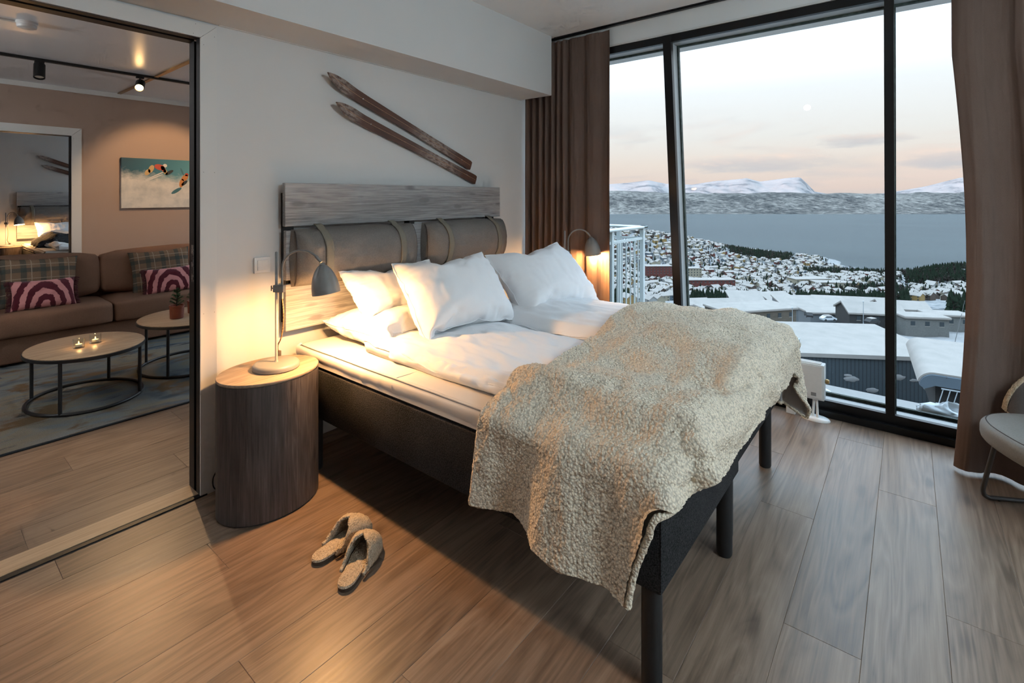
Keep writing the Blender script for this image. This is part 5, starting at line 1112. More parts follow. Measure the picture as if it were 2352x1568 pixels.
def make_lamp(label, loc, rz, watts):
    l = thing('bedside_lamp', label, 'lamp', loc, rz)
    MB().lathe([(.100, 0), (.106, .004), (.106, .018), (.101, .026), (.092, .029), (.0, .030)], 48).build('base', 'lamp_grey', l, smooth=50)
    MB().lathe([(.012, .030), (.010, .034), (.0065, .037), (.0065, .568), (.004, .571)], 16).build('pole', 'lamp_grey', l, smooth=50)
    c = MB().rbox(-.012, .042, -.0125, .0125, .372, .408, .003, 2).build('clamp', 'lamp_grey', l)
    k = MB().tube([(-.012, 0, .390), (-.026, 0, .390)], .0035, 8).tube([(-.026, 0, .377), (-.026, 0, .403)], .003, 8).build('wing_screw', 'lamp_grey', c)
    MB().lathe([(.003, .383), (.003, .397)], 8, (.020, 0)).build('set_screw', 'steel', c)
    # swan-neck arm
    pts = [(.030, 0, .340), (.030, 0, .46)]
    for a in np.linspace(0, 1, 14):
        t = a * math.pi * .80
        pts.append((.030 + .100 * (1 - math.cos(t)) , 0, .490 + .088 * math.sin(t)))
    pts = [Vector(p) for p in pts]
    end = pts[-1]
    MB().tube(pts, .0052, 10).build('arm', 'lamp_grey', l, smooth=60)
    d = (pts[-1] - pts[-2]).normalized()
    MB().tube([end - d * .012, end + d * .028], [.0085, .0065], 12).build('joint', 'lamp_grey', l, smooth=60)
    top = end + d * .032
    # bullet shaped shade, slightly tipped
    Ht, Rr = .150, .066
    prof = [(.011, .0), (.014, -.004)] + [(Rr * (1 - (1 - q) ** 2.1) ** .62, -.004 - (Ht - .004) * q) for q in np.linspace(.03, 1, 16)]
    inn = [(max(.002, r_ - .0022), z_ - (.003 if i < 3 else 0)) for i, (r_, z_) in enumerate(prof)]
    Mx = Matrix.Translation(top) @ Matrix.Rotation(R(-9), 4, 'Y')
    sh = MB().lathe(prof, 40, cap=False).lathe(inn, 40, cap=False)
    n = 40; a0 = (len(prof) - 1) * n; b0 = len(prof) * n + (len(inn) - 1) * n
    sh.f += [(a0 + i, a0 + (i + 1) % n, b0 + (i + 1) % n, b0 + i) for i in range(n)]
    sh.xf(Mx); s_ = sh.build('shade', 'lamp_grey', l, smooth=60, fixn=False)
    MB().lathe([(r_ * .985, z_) for r_, z_ in inn[2:]], 40, cap=False).xf(Mx).build('shade_lining', 'lamp_inside', s_, smooth=180)
    MB().lathe([(.0, -.142), (.012, -.139), (.020, -.126), (.021, -.112), (.013, -.088), (.011, -.05)], 20).xf(Mx).build('bulb', 'bulb_glow', s_, smooth=180)
    L = bpy.data.lights.new('bulb_light', 'POINT'); L.energy = watts; L.color = (1.0, .53, .20); L.shadow_soft_size = .028
    lo = bpy.data.objects.new('bulb_light', L); COL.objects.link(lo); lo.parent = l; lo.location = Mx @ Vector((0, 0, -.1435))
    # twisted textile cord from the arm down behind the base
    cp = [(.030, 0, .340), (.034, .004, .27), (.028, .010, .20), (.014, .016, .14), (-.004, .024, .11), (-.020, .045, .085), (-.036, .075, .060), (-.045, .095, .045)]
    MB().tube(smooth_path(cp, 40), .0032, 7).build('cord', 'cord_brown', l, smooth=180)
    MB().rbox(-.055, -.037, .084, .108, .016, .052, .004, 2).build('cord_switch', 'leather_dark', l)
    return l
def smooth_path(p, n):
    p = [Vector(q) for q in p]; P = [p[0]] + p + [p[-1]]; out = []
    for i in range(n + 1):
        t = i / n * (len(p) - 1); k = min(int(t), len(p) - 2); f = t - k
        a, b, c, d = P[k], P[k + 1], P[k + 2], P[k + 3]
        out.append(.5 * ((2 * b) + (c - a) * f + (2 * a - 5 * b + 4 * c - d) * f * f + (3 * b - a - 3 * c + d) * f ** 3))
    return out
lamp1 = make_lamp('grey metal bedside lamp with bullet shade on the nightstand near the doorway', (1.180, 2.432, .637), R(-57), LAMP_W)
NS2 = (3.335, 2.16, 0)
ns2 = dup(ns1, NS2, 'dark wood drum nightstand at the curtain side, hidden behind the bed')
lamp2 = dup(lamp1, (3.330, 2.13, .637), 'grey metal bedside lamp glowing against the curtain beyond the pillows', rz=R(-30))
# flex to the wall behind the nightstand
tag(MB().tube(smooth_path([(1.085, 2.64, .30), (1.05, 2.68, .22), (1.015, 2.70, .12), (.995, 2.705, .07), (1.005, 2.70, .02), (1.06, 2.66, .006)], 30), .003, 6).build('power_flex', 'cord_black', smooth=180),
    'thin black flex looping down behind the dark drum nightstand', 'cord')

def make_switch():
    s = thing('light_switch', 'square white light switch on the wall above the nightstand', 'switch', (1.246, WALL_Y, 1.110))
    MB().rbox(-.0425, .0425, -.013, 0, -.0425, .0425, .003, 2).build('frame', 'white_plastic', s)
    MB().rbox(-.028, .028, -.0165, -.012, -.028, .028, .0015, 1).build('rocker', 'white_plastic', s)
make_switch()

# ------------------------------------------------------------------ slippers
def make_slipper(label, heel, toe, mirror):
    h, t = Vector(heel), Vector(toe); d = t - h; rz = math.atan2(d.y, d.x)
    s = thing('slipper', label, 'slipper', (h.x, h.y, 0), rz, 'pair of woolly slippers')
    L = .270; N = 40
    def hw(x, side):     # half width at x along the sole
        q = min(1, max(0, x / L))
        w = .033 + .012 * sstep(.25, .72, q)
        w *= (1 - (max(0, .18 - q) / .18) ** 2.4) ** .5 * (1 - (max(0, q - .72) / .28) ** 2.4) ** .5
        return w + (.004 if (side > 0) ^ mirror else 0) * math.sin(q * math.pi)
    def outline(inset=0.0):
        top = [(x, hw(x, 1)) for x in (L * (1 - math.cos(math.pi * i / N)) / 2 for i in range(N + 1))]
        bot = [(x, -hw(x, -1)) for x in (L * (1 - math.cos(math.pi * i / N)) / 2 for i in range(N, -1, -1))]
        pts = top + bot[1:-1]
        return [((x - L / 2) * (1 - inset) + L / 2, y * (1 - inset)) for x, y in pts]
    def slab(z0, z1, ins0, ins1, nm, mt, dome=0.0):
        a, b = outline(ins0), outline(ins1); n = len(a)
        vs = [(x, y, z0) for x, y in a] + [(x, y, z1) for x, y in b]
        fs = [tuple(range(n - 1, -1, -1))] + [(i, (i + 1) % n, n + (i + 1) % n, n + i) for i in range(n)]
        prev = n
        for k, q in enumerate((.12, .3, .55, .8)):
            c = outline(1 - (1 - ins1) * (1 - q)); zz = z1 + dome * math.sin(q * math.pi / 2)
            base = len(vs); vs += [(x, y, zz + .0015 * fbm(x * 60, y * 60, k)) for x, y in c]
            fs += [(prev + i, prev + (i + 1) % n, base + (i + 1) % n, base + i) for i in range(n)]; prev = base
        fs.append(tuple(prev + i for i in range(n)))
        return MB().add(vs, fs).build(nm, mt, s, smooth=60)
    slab(0, .016, .03, .0, 'sole', 'sole_rubber'); slab(.016, .024, -.005, .02, 'insole', 'slipper_boucle', .006)
    # upper: arch sections from the toe back, open at the top towards the heel
    def U(u, v, right=False):
        q = v               # 0 at the toe .. 1 at the back of the side flaps
        x = L * (1.0 - .70 * q) - .004
        wl, wr = hw(min(L * .985, x), 1) + .006, hw(min(L * .985, x), -1) + .006
        H = .020 + .062 * min(1, (q / .42)) ** .55 - .006 * max(0, q - .55)
        a = u * math.pi
        # the throat of the slipper: sections behind 55 % do not close over the top
        open_ = sstep(.47, 1.0, q) ** .6
        lim = math.pi / 2 * (1 - open_ * .86)
        a = lim * (u / .5) if not right else math.pi - lim * ((1 - u) / .5)
        y = math.cos(a); y = (wr if y < 0 else wl) * (abs(y) ** .8) * (1 if y > 0 else -1)
        z = .014 + H * (1 - .55 * open_ ** 2) * math.sin(a) ** .75
        n = .0035 * fbm(x * 70, y * 70, z * 70) * (1 if abs(u - .5) > .02 else 0)
        return (x + n * .4, y * (1 + n * 3), z + n)
    m = MB().grid(lambda u, v: U(u * .5, v), 22, 46).grid(lambda u, v: U(.5 + u * .5, v, True), 22, 46)
    up = m.build('upper', 'slipper_boucle', s, smooth=180, fixn=False)
    wl = up.modifiers.new('weld', 'WELD'); wl.merge_threshold = .0012
    so = up.modifiers.new('thick', 'SOLIDIFY'); so.thickness = .011; so.offset = -1
    return s
make_slipper('beige woolly slipper nearer the nightstand, pointing towards the bed', (1.050, 1.865), (1.30, 1.880), False)
make_slipper('beige woolly slipper nearer the camera, set slightly askew', (1.045, 1.650), (1.262, 1.775), True)

# ------------------------------------------------------------------ curtains
def make_curtain(label, y0, y1, xc, amp, nf, seed, ztop, edge_wob=0.0, widths=None, deep=None):
    c = thing('curtain', label, 'curtain', (xc, y0, 0), group='brown curtains at the window')
    rng = random.Random(seed)
    ks = []
    ph = 0; M = 260
    fr = [rng.uniform(.6, 1.5) for _ in range(nf + 2)]
    if widths: fr = list(widths) + [1.0]; nf = len(widths)
    cum = np.cumsum([0] + fr); cum = cum / cum[-2 if len(cum) > 2 else -1]
    amps = [rng.uniform(.65, 1.25) for _ in range(nf + 3)]
    if deep: amps[:len(deep)] = deep
    def f(u, v):
        z = .016 + v * (ztop - .016)
        k = int(np.searchsorted(cum, min(u, .99999), side='right') - 1); k = max(0, min(k, len(fr) - 1))
        loc = (u - cum[k]) / (cum[k + 1] - cum[k])
        a = amp * amps[k] * (.55 + .45 * (1 - v)) if v < .93 else amp * amps[k] * .55 * (1 - (v - .93) / .07 * .45)
        s = math.sin(loc * 2 * math.pi)
        s = math.copysign(abs(s) ** .75, s)
        x = a * s + .010 * fbm(u * 5 + seed, v * 1.3, seed) + .004 * fbm(u * 30, v * 5, seed)
        yy = (y1 - y0) * u
        # pinch pleats narrow the folds at the head
        yy += (y1 - y0) * .006 * math.sin(u * 40 + v * 2.0 + seed) + edge_wob * (u < .0001) * 0
        yy += edge_wob * math.sin(min(1, v * 1.25) * math.pi) * u
        return (x, yy, z)
    b = MB().grid(f, M, 50).build('cloth', 'curtain_fabric', c, smooth=180)
    sm = b.modifiers.new('thick', 'SOLIDIFY'); sm.thickness = .004
    # heading tape along the top and hem at the bottom
    MB().grid(lambda u, v: (lambda p: (p[0] - .0045, p[1], p[2]))(f(u, .955 + v * .043)), M, 3).build('heading', 'curtain_fabric', b, smooth=180)
    MB().grid(lambda u, v: (lambda p: (p[0] - .0040, p[1], p[2] - .002))(f(u, v * .03)), M, 3).build('hem', 'curtain_fabric', b, smooth=180)
    # return edge: the lit side of the leading edge
    for k in range(nf):
        u = (cum[k] + cum[k + 1]) / 2
        p = f(u, .99); MB().box(p[0] - .004, p[0] + .004, p[1] - .003, p[1] + .003, p[2], p[2] + .02).build('glider', 'leg_black', c, smooth=0)
    return c
cur1 = make_curtain('brown pleated curtain gathered in the corner behind the far bedside lamp', 1.885, 2.715, 3.600, .036, 9, 4, 2.822, widths=[2.6, 2.2, .75, .9, .6, 1.0, .7, 1.1, .8], deep=[.75, .60, 1.15, .9, 1.2, .9, 1.25, .8, 1.1])
cur2 = make_curtain('brown curtain hanging in shadow behind the upholstered chair', -1.12, -.185, 3.615, .045, 8, 9, 2.822, -.055, widths=[1.0, .8, 1.3, 1.0, 1.6, 2.0], deep=[1.0, .8, 1.1, .9, .8, .75])
rail = thing('curtain_rail', 'slim black curtain rail along the ceiling above the window', 'curtain rail', (3.600, 0, CEIL))
MB().box(-.016, .016, -2.29, WALL_Y - .005, -.012, 0).build('rail_profile', 'black_frame', rail, smooth=0)
MB().box(-.028, -.018, -2.29, WALL_Y - .34, -.007, 0).build('rail_cover', 'black_frame', rail, smooth=0)

# ------------------------------------------------------------------ panel heater under the window
h = thing('panel_heater', 'low white panel heater standing in front of the window', 'heater', (3.80, .43, 0))
HL = 1.05
MB().rbox(0, .075, 0, HL, .140, .372, .004, 2).build('casing', 'heater_white', h)
MB().rbox(-.004, .0, .012, HL - .012, .150, .362, .002, 1).build('front_plate', 'heater_white', h)
for k in range(9):
    MB().box(.010 + k * .0066, .013 + k * .0066, .02, HL - .02, .372, .377).build('grille_slat', 'heater_white', h, smooth=0)
for yy in (.055, HL - .20):
    f = MB().lathe([(1, 0), (1, .006), (.9, .014), (.25, .018)], 32, (.037, yy), .055, .085).build('foot', 'white_plastic', h, smooth=50)
    MB().tube([(.030, yy - .014, .012), (.030, yy - .008, .142)], .008, 10).tube([(.040, yy + .014, .012), (.040, yy + .008, .142)], .008, 10).build('stem', 'white_plastic', f)
MB().rbox(.018, .060, .17, .225, .0, .141, .003, 1).build('pipe_cover', 'heater_white', h)
k = MB().lathe([(.014, 0), (.016, .008), (.012, .022), (.0, .024)], 16).xf(Matrix.Translation((.040, -.002, .262)) @ Matrix.Rotation(R(90), 4, 'X')).build('thermostat_knob', 'brass', h, smooth=50)
MB().box(-.0045, -.0035, .045, .075, .165, .188).build('badge', 'grey_plastic', h, smooth=0)

# ------------------------------------------------------------------ upholstered chair
def make_chair():
    c = thing('lounge_chair', 'grey leather lounge chair with woolly shell and metal sled legs', 'chair', (3.215, -.600, 0), R(118))
    # local: faces +x, back at -x
    def seat(u, v):
        a = u * 2 * math.pi; e = (v - .5) * math.pi
        rr = (abs(math.cos(e)) ** .55)
        rx = .30 * (abs(math.cos(a)) ** .8) * math.copysign(1, math.cos(a)); ry = .305 * (abs(math.sin(a)) ** .8) * math.copysign(1, math.sin(a))
        z = .368 + .072 * (abs(math.sin(e)) ** .6) * math.copysign(1, math.sin(e)) + .012 * (1 - rr) + .010 * max(0, math.cos(a)) * rr
        return (rx * rr + .02, ry * rr, z)
    st = MB().grid(seat, 64, 24, True).build('seat_cushion', 'leather_seat', c, smooth=180)
    MB().tube([seat(u, .66) for u in np.linspace(0, 1, 64, endpoint=False)], .0022, 5, closed=True).build('seat_stitching', 'leather_dark', st, smooth=180)
    def shell(u, v, off):
        a = R(180) + (u - .5) * R(190); hgt = .34 * (max(0, 1 - abs(2 * u - 1) ** 2.4) ** .6) + .02
        R0 = .305 + off + .075 * v
        return (R0 * math.cos(a) * 1.0, R0 * math.sin(a) * 1.02, .37 + hgt * v)
    i_ = MB().grid(lambda u, v: shell(u, v, 0), 60, 20).build('inner_back', 'leather_dark', c, smooth=180)
    def outer(u, v):
        p = Vector(shell(u, v, .030)); n = .006 * fbm(p.x * 55, p.y * 55, p.z * 55)
        return (p.x * (1 + n), p.y * (1 + n), p.z + n)
    MB().grid(outer, 200, 60).build('woolly_shell', 'slipper_boucle', c, smooth=180)
    def rim(u, v):
        k = v * math.pi; p = Vector(shell(u, 1.0, .015)); q = Vector(shell(u, 1.0, .030))
        r = (q - p); n = .005 * fbm(u * 160, v * 9, 2.0)
        return p + r * (-math.cos(k)) + Vector((0, 0, (.014 + n) * math.sin(k) + n))
    MB().grid(rim, 200, 9).build('woolly_rim', 'slipper_boucle', c, smooth=180)
    for s in (-1, 1):
        pts = smooth_path([(.17, s * .235, .335), (.185, s * .243, .25), (.215, s * .250, .10), (.224, s * .252, .04), (.205, s * .252, .013), (.15, s * .252, .011), (-.16, s * .252, .011), (-.215, s * .252, .013), (-.236, s * .252, .04), (-.225, s * .248, .12), (-.19, s * .235, .335)], 60)
        l = MB().tube(pts, .0105, 10).build('sled_leg', 'chair_metal', c, smooth=60)
        for xx in (.16, -.17):
            MB().lathe([(.008, .0), (.008, .008)], 10, (xx, s * .252)).build('glide', 'leg_black', l)
    MB().tube([(.17, -.235, .33), (.17, .235, .33)], .010, 8).build('cross_bar', 'chair_metal', c)
    MB().tube([(-.19, -.235, .33), (-.19, .235, .33)], .010, 8).build('cross_bar', 'chair_metal', c)
    return c
make_chair()

# ------------------------------------------------------------------ added fill globes, unseen (behind the camera, and deep in the living room)
def make_fill_globe(label, x, y, zc, r, ceil, mat):
    g = thing('fill_globe', label, 'fill lamp', (x, y, ceil), group='added fill globes')
    MB().lathe([(.05, 0), (.055, -.01), (.05, -.03), (.0, -.032)], 24).build('canopy', 'white_plastic', g, smooth=40)
    MB().tube([(0, 0, -.03), (0, 0, zc - ceil + r)], .004, 6).build('flex', 'cord_black', g)
    MB().lathe([(max(1e-4, r * math.sin(a)), zc - ceil - r * math.cos(a)) for a in np.linspace(0, math.pi, 19)], 36, cap=False).build('globe', mat, g, smooth=180)
    return g
make_fill_globe('large opal glass globe added behind the camera as fill light', 1.05, -1.85, 2.25, .24, CEIL, 'fill_glow')
make_fill_globe('opal glass globe added out of view in the living room as fill light', -1.35, 4.7, 2.15, .22, LCEIL, 'fill_glow_dim')
# ================================================================== LIVING ROOM (through the doorway)
rug = thing('rug', 'large abstract blue grey rug under the oval coffee tables', 'rug', (0, 0, 0))
MB().rbox(-2.2, 2.6, 4.035, 6.60, .001, .012, .003, 1).build('pile', 'rug_pile', rug)
MB().tube([(-2.2, 4.03, .007), (2.6, 4.03, .007), (2.6, 6.605, .007), (-2.2, 6.605, .007)], .0065, 6, closed=True).build('bound_edge', 'rug_edge', rug)

def soft_block(x0, x1, y0, y1, z0, z1, r, puff, seed, nx=26, ny=20):
    """cushion block: superellipsoid-ish box with puffed faces"""
    m = MB(); cx_, cy_, cz_ = (x0 + x1) / 2, (y0 + y1) / 2, (z0 + z1) / 2; hx, hy, hz = (x1 - x0) / 2, (y1 - y0) / 2, (z1 - z0) / 2
    bm = bmesh.new(); bmesh.ops.create_cube(bm, size=2.0); bmesh.ops.subdivide_edges(bm, edges=bm.edges[:], cuts=9, use_grid_fill=True)
    for v in bm.verts:
        p = v.co.copy(); h = Vector((hx, hy, hz)); q = Vector((p.x * hx, p.y * hy, p.z * hz))
        inner = Vector((max(-hx + r, min(hx - r, q.x)), max(-hy + r, min(hy - r, q.y)), max(-hz + r, min(hz - r, q.z))))
        d = q - inner
        if d.length > 1e-6: q = inner + d.normalized() * min(r, d.length * 1.0 if d.length < r else r)
        for ax in range(3):
            if abs(p[ax]) > .99:
                o1, o2 = [i for i in range(3) if i != ax]
                q[ax] += math.copysign(puff * (1 - p[o1] ** 2) * (1 - p[o2] ** 2), p[ax])
        n = .004 * fbm(q.x * 6 + seed, q.y * 6, q.z * 6)
        v.co = q + Vector((cx_ + n, cy_ + n, cz_ + n))
    bm.verts.index_update()
    m.add([v.co for v in bm.verts], [[v.index for v in f.verts] for f in bm.faces]); bm.free(); return m
sofa = thing('sofa', 'long brown fabric sofa against the terracotta wall beyond the doorway', 'sofa', (0, 0, 0))
MB().rbox(-1.30, 2.75, 6.03, 6.95, .035, .262, .02, 3).build('base', 'sofa_fabric', sofa)
MB().rbox(-1.30, 2.75, 6.70, 6.96, .25, .80, .04, 3).build('back', 'sofa_fabric', sofa)
for x0, x1 in ((-1.52, -1.28), (2.73, 2.97)): MB().rbox(x0, x1, 6.03, 6.96, .035, .60, .05, 3).build('arm', 'sofa_fabric', sofa)
for k, (x0, x1) in enumerate(((-1.27, .02), (.025, 1.330), (1.342, 2.72))):
    soft_block(x0, x1, 5.97, 6.62, .262, .462, .035, .014, k).build('seat_cushion', 'sofa_fabric', sofa, smooth=180)
    soft_block(x0 + .01, x1 - .01, 6.44, 6.71, .455, .875, .06, .035, 5 + k).xf(Matrix.Translation((0, 6.7, .46)) @ Matrix.Rotation(R(-9), 4, 'X') @ Matrix.Translation((0, -6.7, -.46))).build('back_cushion', 'sofa_fabric', sofa, smooth=180)
for xx in (-1.2, .6, 2.65):
    for yy in (6.10, 6.88): MB().lathe([(.02, 0), (.025, .036)], 12, (xx, yy)).build('leg', 'leg_black', sofa)

def pillow_pts(W, H, T, n=28, pinch=.10, seed=0, wr=.006):
    """upright cushion in the XZ plane, thickness along Y; corners drawn out, seam around"""
    def f(u, v, sg):
        a, b = 2 * u - 1, 2 * v - 1
        d = max(0, (1 - abs(a) ** 2.6)) ** .55 * max(0, (1 - abs(b) ** 2.6)) ** .55
        px = 1 - pinch * (1 - a * a) * abs(b) ** 2 * .0
        x = a * W / 2 * (1 - pinch * (1 - b * b) * abs(a) ** 3); z = b * H / 2 * (1 - pinch * (1 - a * a) * abs(b) ** 3)
        e = max(abs(a), abs(b))
        w = wr * fbm(u * 6 + seed, v * 6, sg) * d + wr * .9 * fbm(u * 17 + seed, v * 17, sg * 3) * d * e
        return (x, sg * (T / 2 * d + w), z)
    m = MB(); m.grid(lambda u, v: f(u, v, 1), n, n); m.grid(lambda u, v: f(u, v, -1), n, n)
    return m
def make_cushion(name, label, W, H, T, mat, loc, rx, rz, seed, fringe=False, group=None, ry=0):
    c = thing(name, label, 'cushion', loc, rot=(rx, ry, rz), group=group)
    body = pillow_pts(W, H, T, 26, .08, seed, .008).build('cover', mat, c, smooth=180)
    wd = body.modifiers.new('w', 'WELD'); wd.merge_threshold = .002
    if fringe:
        rng = random.Random(seed)
        for sx_ in (-1, 1):
            m = MB()
            for k in range(46):
                z = -H / 2 + H * (k + .5) / 46; x = sx_ * W / 2 * (1 - .08 * (1 - (2 * z / H) ** 2))
                m.tube([(x - sx_ * .004, 0, z), (x + sx_ * .016, rng.uniform(-.006, .006), z + rng.uniform(-.004, .004)), (x + sx_ * .032, rng.uniform(-.012, .012), z - .008 + rng.uniform(-.006, .006))], [.0035, .003, .0022], 4)
            m.build('fringe', 'fringe', body, smooth=180)
    return c
make_cushion('plaid_cushion', 'plaid wool cushion on the sofa beside the far bedroom doorway', .56, .46, .15, 'plaid_wool', (.860, 6.375, .680), R(-14), R(3), 1, ry=R(2))
make_cushion('plaid_cushion', 'plaid wool cushion on the sofa under the ski photograph', .56, .46, .15, 'plaid_wool', (1.835, 6.385, .675), R(-15), R(-4), 4, ry=R(-3))
make_cushion('striped_cushion', 'pink and maroon striped cushion on the sofa seat behind the tealights', .46, .27, .12, 'zebra_velvet', (.860, 6.170, .592), R(-18), R(5), 2, True, ry=R(1.5))
make_cushion('striped_cushion', 'pink and maroon striped cushion on the sofa seat behind the potted plants', .46, .27, .12, 'zebra_velvet', (1.855, 6.170, .592), R(-18), R(-3), 3, True, ry=R(-2))

def make_table(label, x, y, a, b, H, rz):
    t = thing('coffee_table', label, 'table', (x, y, .012), rz)
    MB().lathe([(.985, H - .022), (1.0, H - .018), (1.0, H - .002), (.99, H)], 64, (0, 0), a, b).build('tabletop', 'table_wood', t, smooth=40)
    MB().lathe([(.98, H - .030), (1.012, H - .028), (1.012, H - .008), (1.001, H - .006)], 64, (0, 0), a, b, cap=False).build('rim', 'black_metal', t, smooth=40)
    ring = [(a * .97 * math.cos(q), b * .97 * math.sin(q), .011) for q in np.linspace(0, 2 * math.pi, 64, endpoint=False)]
    MB().tube(ring, .011, 8, closed=True).build('floor_ring', 'black_metal', t, smooth=60)
    for q in (45, 135, 225, 315):
        cx_, sy_ = a * .97 * math.cos(R(q)), b * .97 * math.sin(R(q))
        MB().tube([(cx_, sy_, .012), (cx_, sy_, H - .022)], .011, 10).build('leg', 'black_metal', t, smooth=60)
    return t
make_table('low oval wooden coffee table with black ring base carrying two tealights', .885, 4.700, .335, .380, .385, R(8))
make_table('round wooden coffee table with black frame carrying the potted plants', 1.660, 4.930, .405, .40, .425, 0)

def make_tealight(label, x, y, z):
    t = thing('tealight_holder', label, 'candle', (x, y, z), group='tealights on the oval table')
    MB().lathe([(.030, 0), (.034, .004), (.034, .064), (.0305, .064), (.0300, .010), (.0, .009)], 28).build('glass_cup', 'cup_glass', t, smooth=40)
    c = MB().lathe([(.019, .0105), (.019, .026), (.0, .0255)], 20).build('candle', 'candle_wax', t, smooth=40)
    MB().lathe([(.0, .027), (.0042, .032), (.0032, .040), (.0, .049)], 10).build('flame', 'flame_glow', c, smooth=180)
    L = bpy.data.lights.new('flame_light', 'POINT'); L.energy = .25; L.color = (1, .55, .2); L.shadow_soft_size = .006
    o = bpy.data.objects.new('flame_light', L); COL.objects.link(o); o.parent = t; o.location = (0, 0, .055)
    return t
make_tealight('lit tealight in a clear glass cup, the nearer of two on the oval table', .830, 4.640, .397)
make_tealight('lit tealight in a clear glass cup, the farther of two on the oval table', .935, 4.700, .397)

def make_plant(label, x, y, z, seed):
    p = thing('potted_conifer', label, 'plant', (x, y, z), group='potted plants on the round table'); rng = random.Random(seed)
    MB().lathe([(.045, 0), (.050, .004), (.054, .10), (.058, .104), (.058, .112), (.050, .112), (.048, .100)], 28).build('pot', 'terracotta', p, smooth=40)
    MB().lathe([(.0495, .098), (.0, .100)], 20, cap=False).build('soil', 'soil', p, smooth=40)
    fo = MB(); st = MB()
    st.tube([(0, 0, .095), (.003, .002, .24)], [.005, .002], 6)
    for k in range(16):
        h = .115 + .125 * k / 15 + rng.uniform(-.008, .008); a = k * 2.4 + rng.uniform(-.3, .3); ln = .052 * (1.15 - k / 19) + rng.uniform(-.006, .006)
        d = Vector((math.cos(a), math.sin(a), .55)).normalized(); p0 = Vector((0, 0, h)); p1 = p0 + d * ln
        st.tube([p0, p1], [.0022, .0012], 4)
        for q in range(26):
            f = (q + 1) / 26; c0 = p0.lerp(p1, f); aa = q * 2.399
            s = d.cross(Vector((0, 0, 1))).normalized(); u_ = d.cross(s)
            nd = (d * .7 + (s * math.cos(aa) + u_ * math.sin(aa)) * .9).normalized(); e = c0 + nd * .020
            w_ = nd.cross(d).normalized() * .0022
            fo.add([c0 - w_, c0 + w_, e], [(0, 1, 2)]); w2 = nd.cross(w_).normalized() * .0022
            fo.add([c0 - w2, c0 + w2, e], [(0, 1, 2)])
    st.build('stem', 'bare_wood', p)
    fo.build('needles', 'pine_green', p, smooth=0, fixn=False)['kind'] = 'stuff'
    return p
make_plant('small green conifer in a glossy terracotta pot near the table edge', 1.520, 4.900, .437, 1)
make_plant('small green conifer in a terracotta pot, half hidden by the door frame', 1.690, 5.010, .437, 2)

# ------------------------------------------------------------------ photograph on canvas
pic = thing('canvas_picture', 'canvas photograph of two riders jumping over snow on the terracotta wall', 'picture', (1.622, FAR_Y, 1.345))
PW, PH = .92, .580
MB().rbox(0, PW, -.032, 0, 0, PH, .002, 1).build('canvas', 'photo_print', pic)
def flat(parts, nm, mt, par=pic):
    m = MB()
    for poly in parts: m.add([(x, -.0332, z) for x, z in poly] + [(x, -.0322, z) for x, z in poly], [tuple(range(len(poly)))] + [(i, (i + 1) % len(poly), len(poly) + (i + 1) % len(poly), len(poly) + i) for i in range(len(poly))])
    return m.build(nm, mt, par, smooth=0)
def blob(cx_, cz_, rx, rz, rot=0, n=14):
    return [(cx_ + rx * math.cos(t) * math.cos(rot) - rz * math.sin(t) * math.sin(rot), cz_ + rx * math.cos(t) * math.sin(rot) + rz * math.sin(t) * math.cos(rot)) for t in np.linspace(0, 2 * math.pi, n, endpoint=False)]
flat([blob(.37, .485, .055, .034, -.3), blob(.41, .46, .02, .045, .5)], 'printed_rider', 'print_red')
flat([blob(.285, .46, .05, .026, 1.2), blob(.25, .42, .025, .04, -.5), blob(.43, .43, .020, .035, .4)], 'printed_rider', 'print_yellow')
flat([blob(.425, .505, .022, .022)], 'printed_rider', 'print_white')
flat([blob(.29, .345, .13, .008, .45), blob(.33, .385, .12, .007, .5)], 'printed_ski', 'print_white')
flat([blob(.47, .425, .05, .018, .6)], 'printed_ski', 'print_dark')
flat([blob(.635, .365, .045, .030, .9), blob(.60, .30, .024, .055, -.2)], 'printed_rider', 'print_orange')
flat([blob(.605, .44, .010, .05, .35)], 'printed_rider', 'print_teal')
flat([blob(.655, .405, .020, .020)], 'printed_rider', 'print_red')
flat([blob(.63, .30, .045, .018, .8)], 'printed_ski', 'print_dark')
flat([blob(.545, .205, .065, .020, .6)], 'printed_ski', 'print_teal')

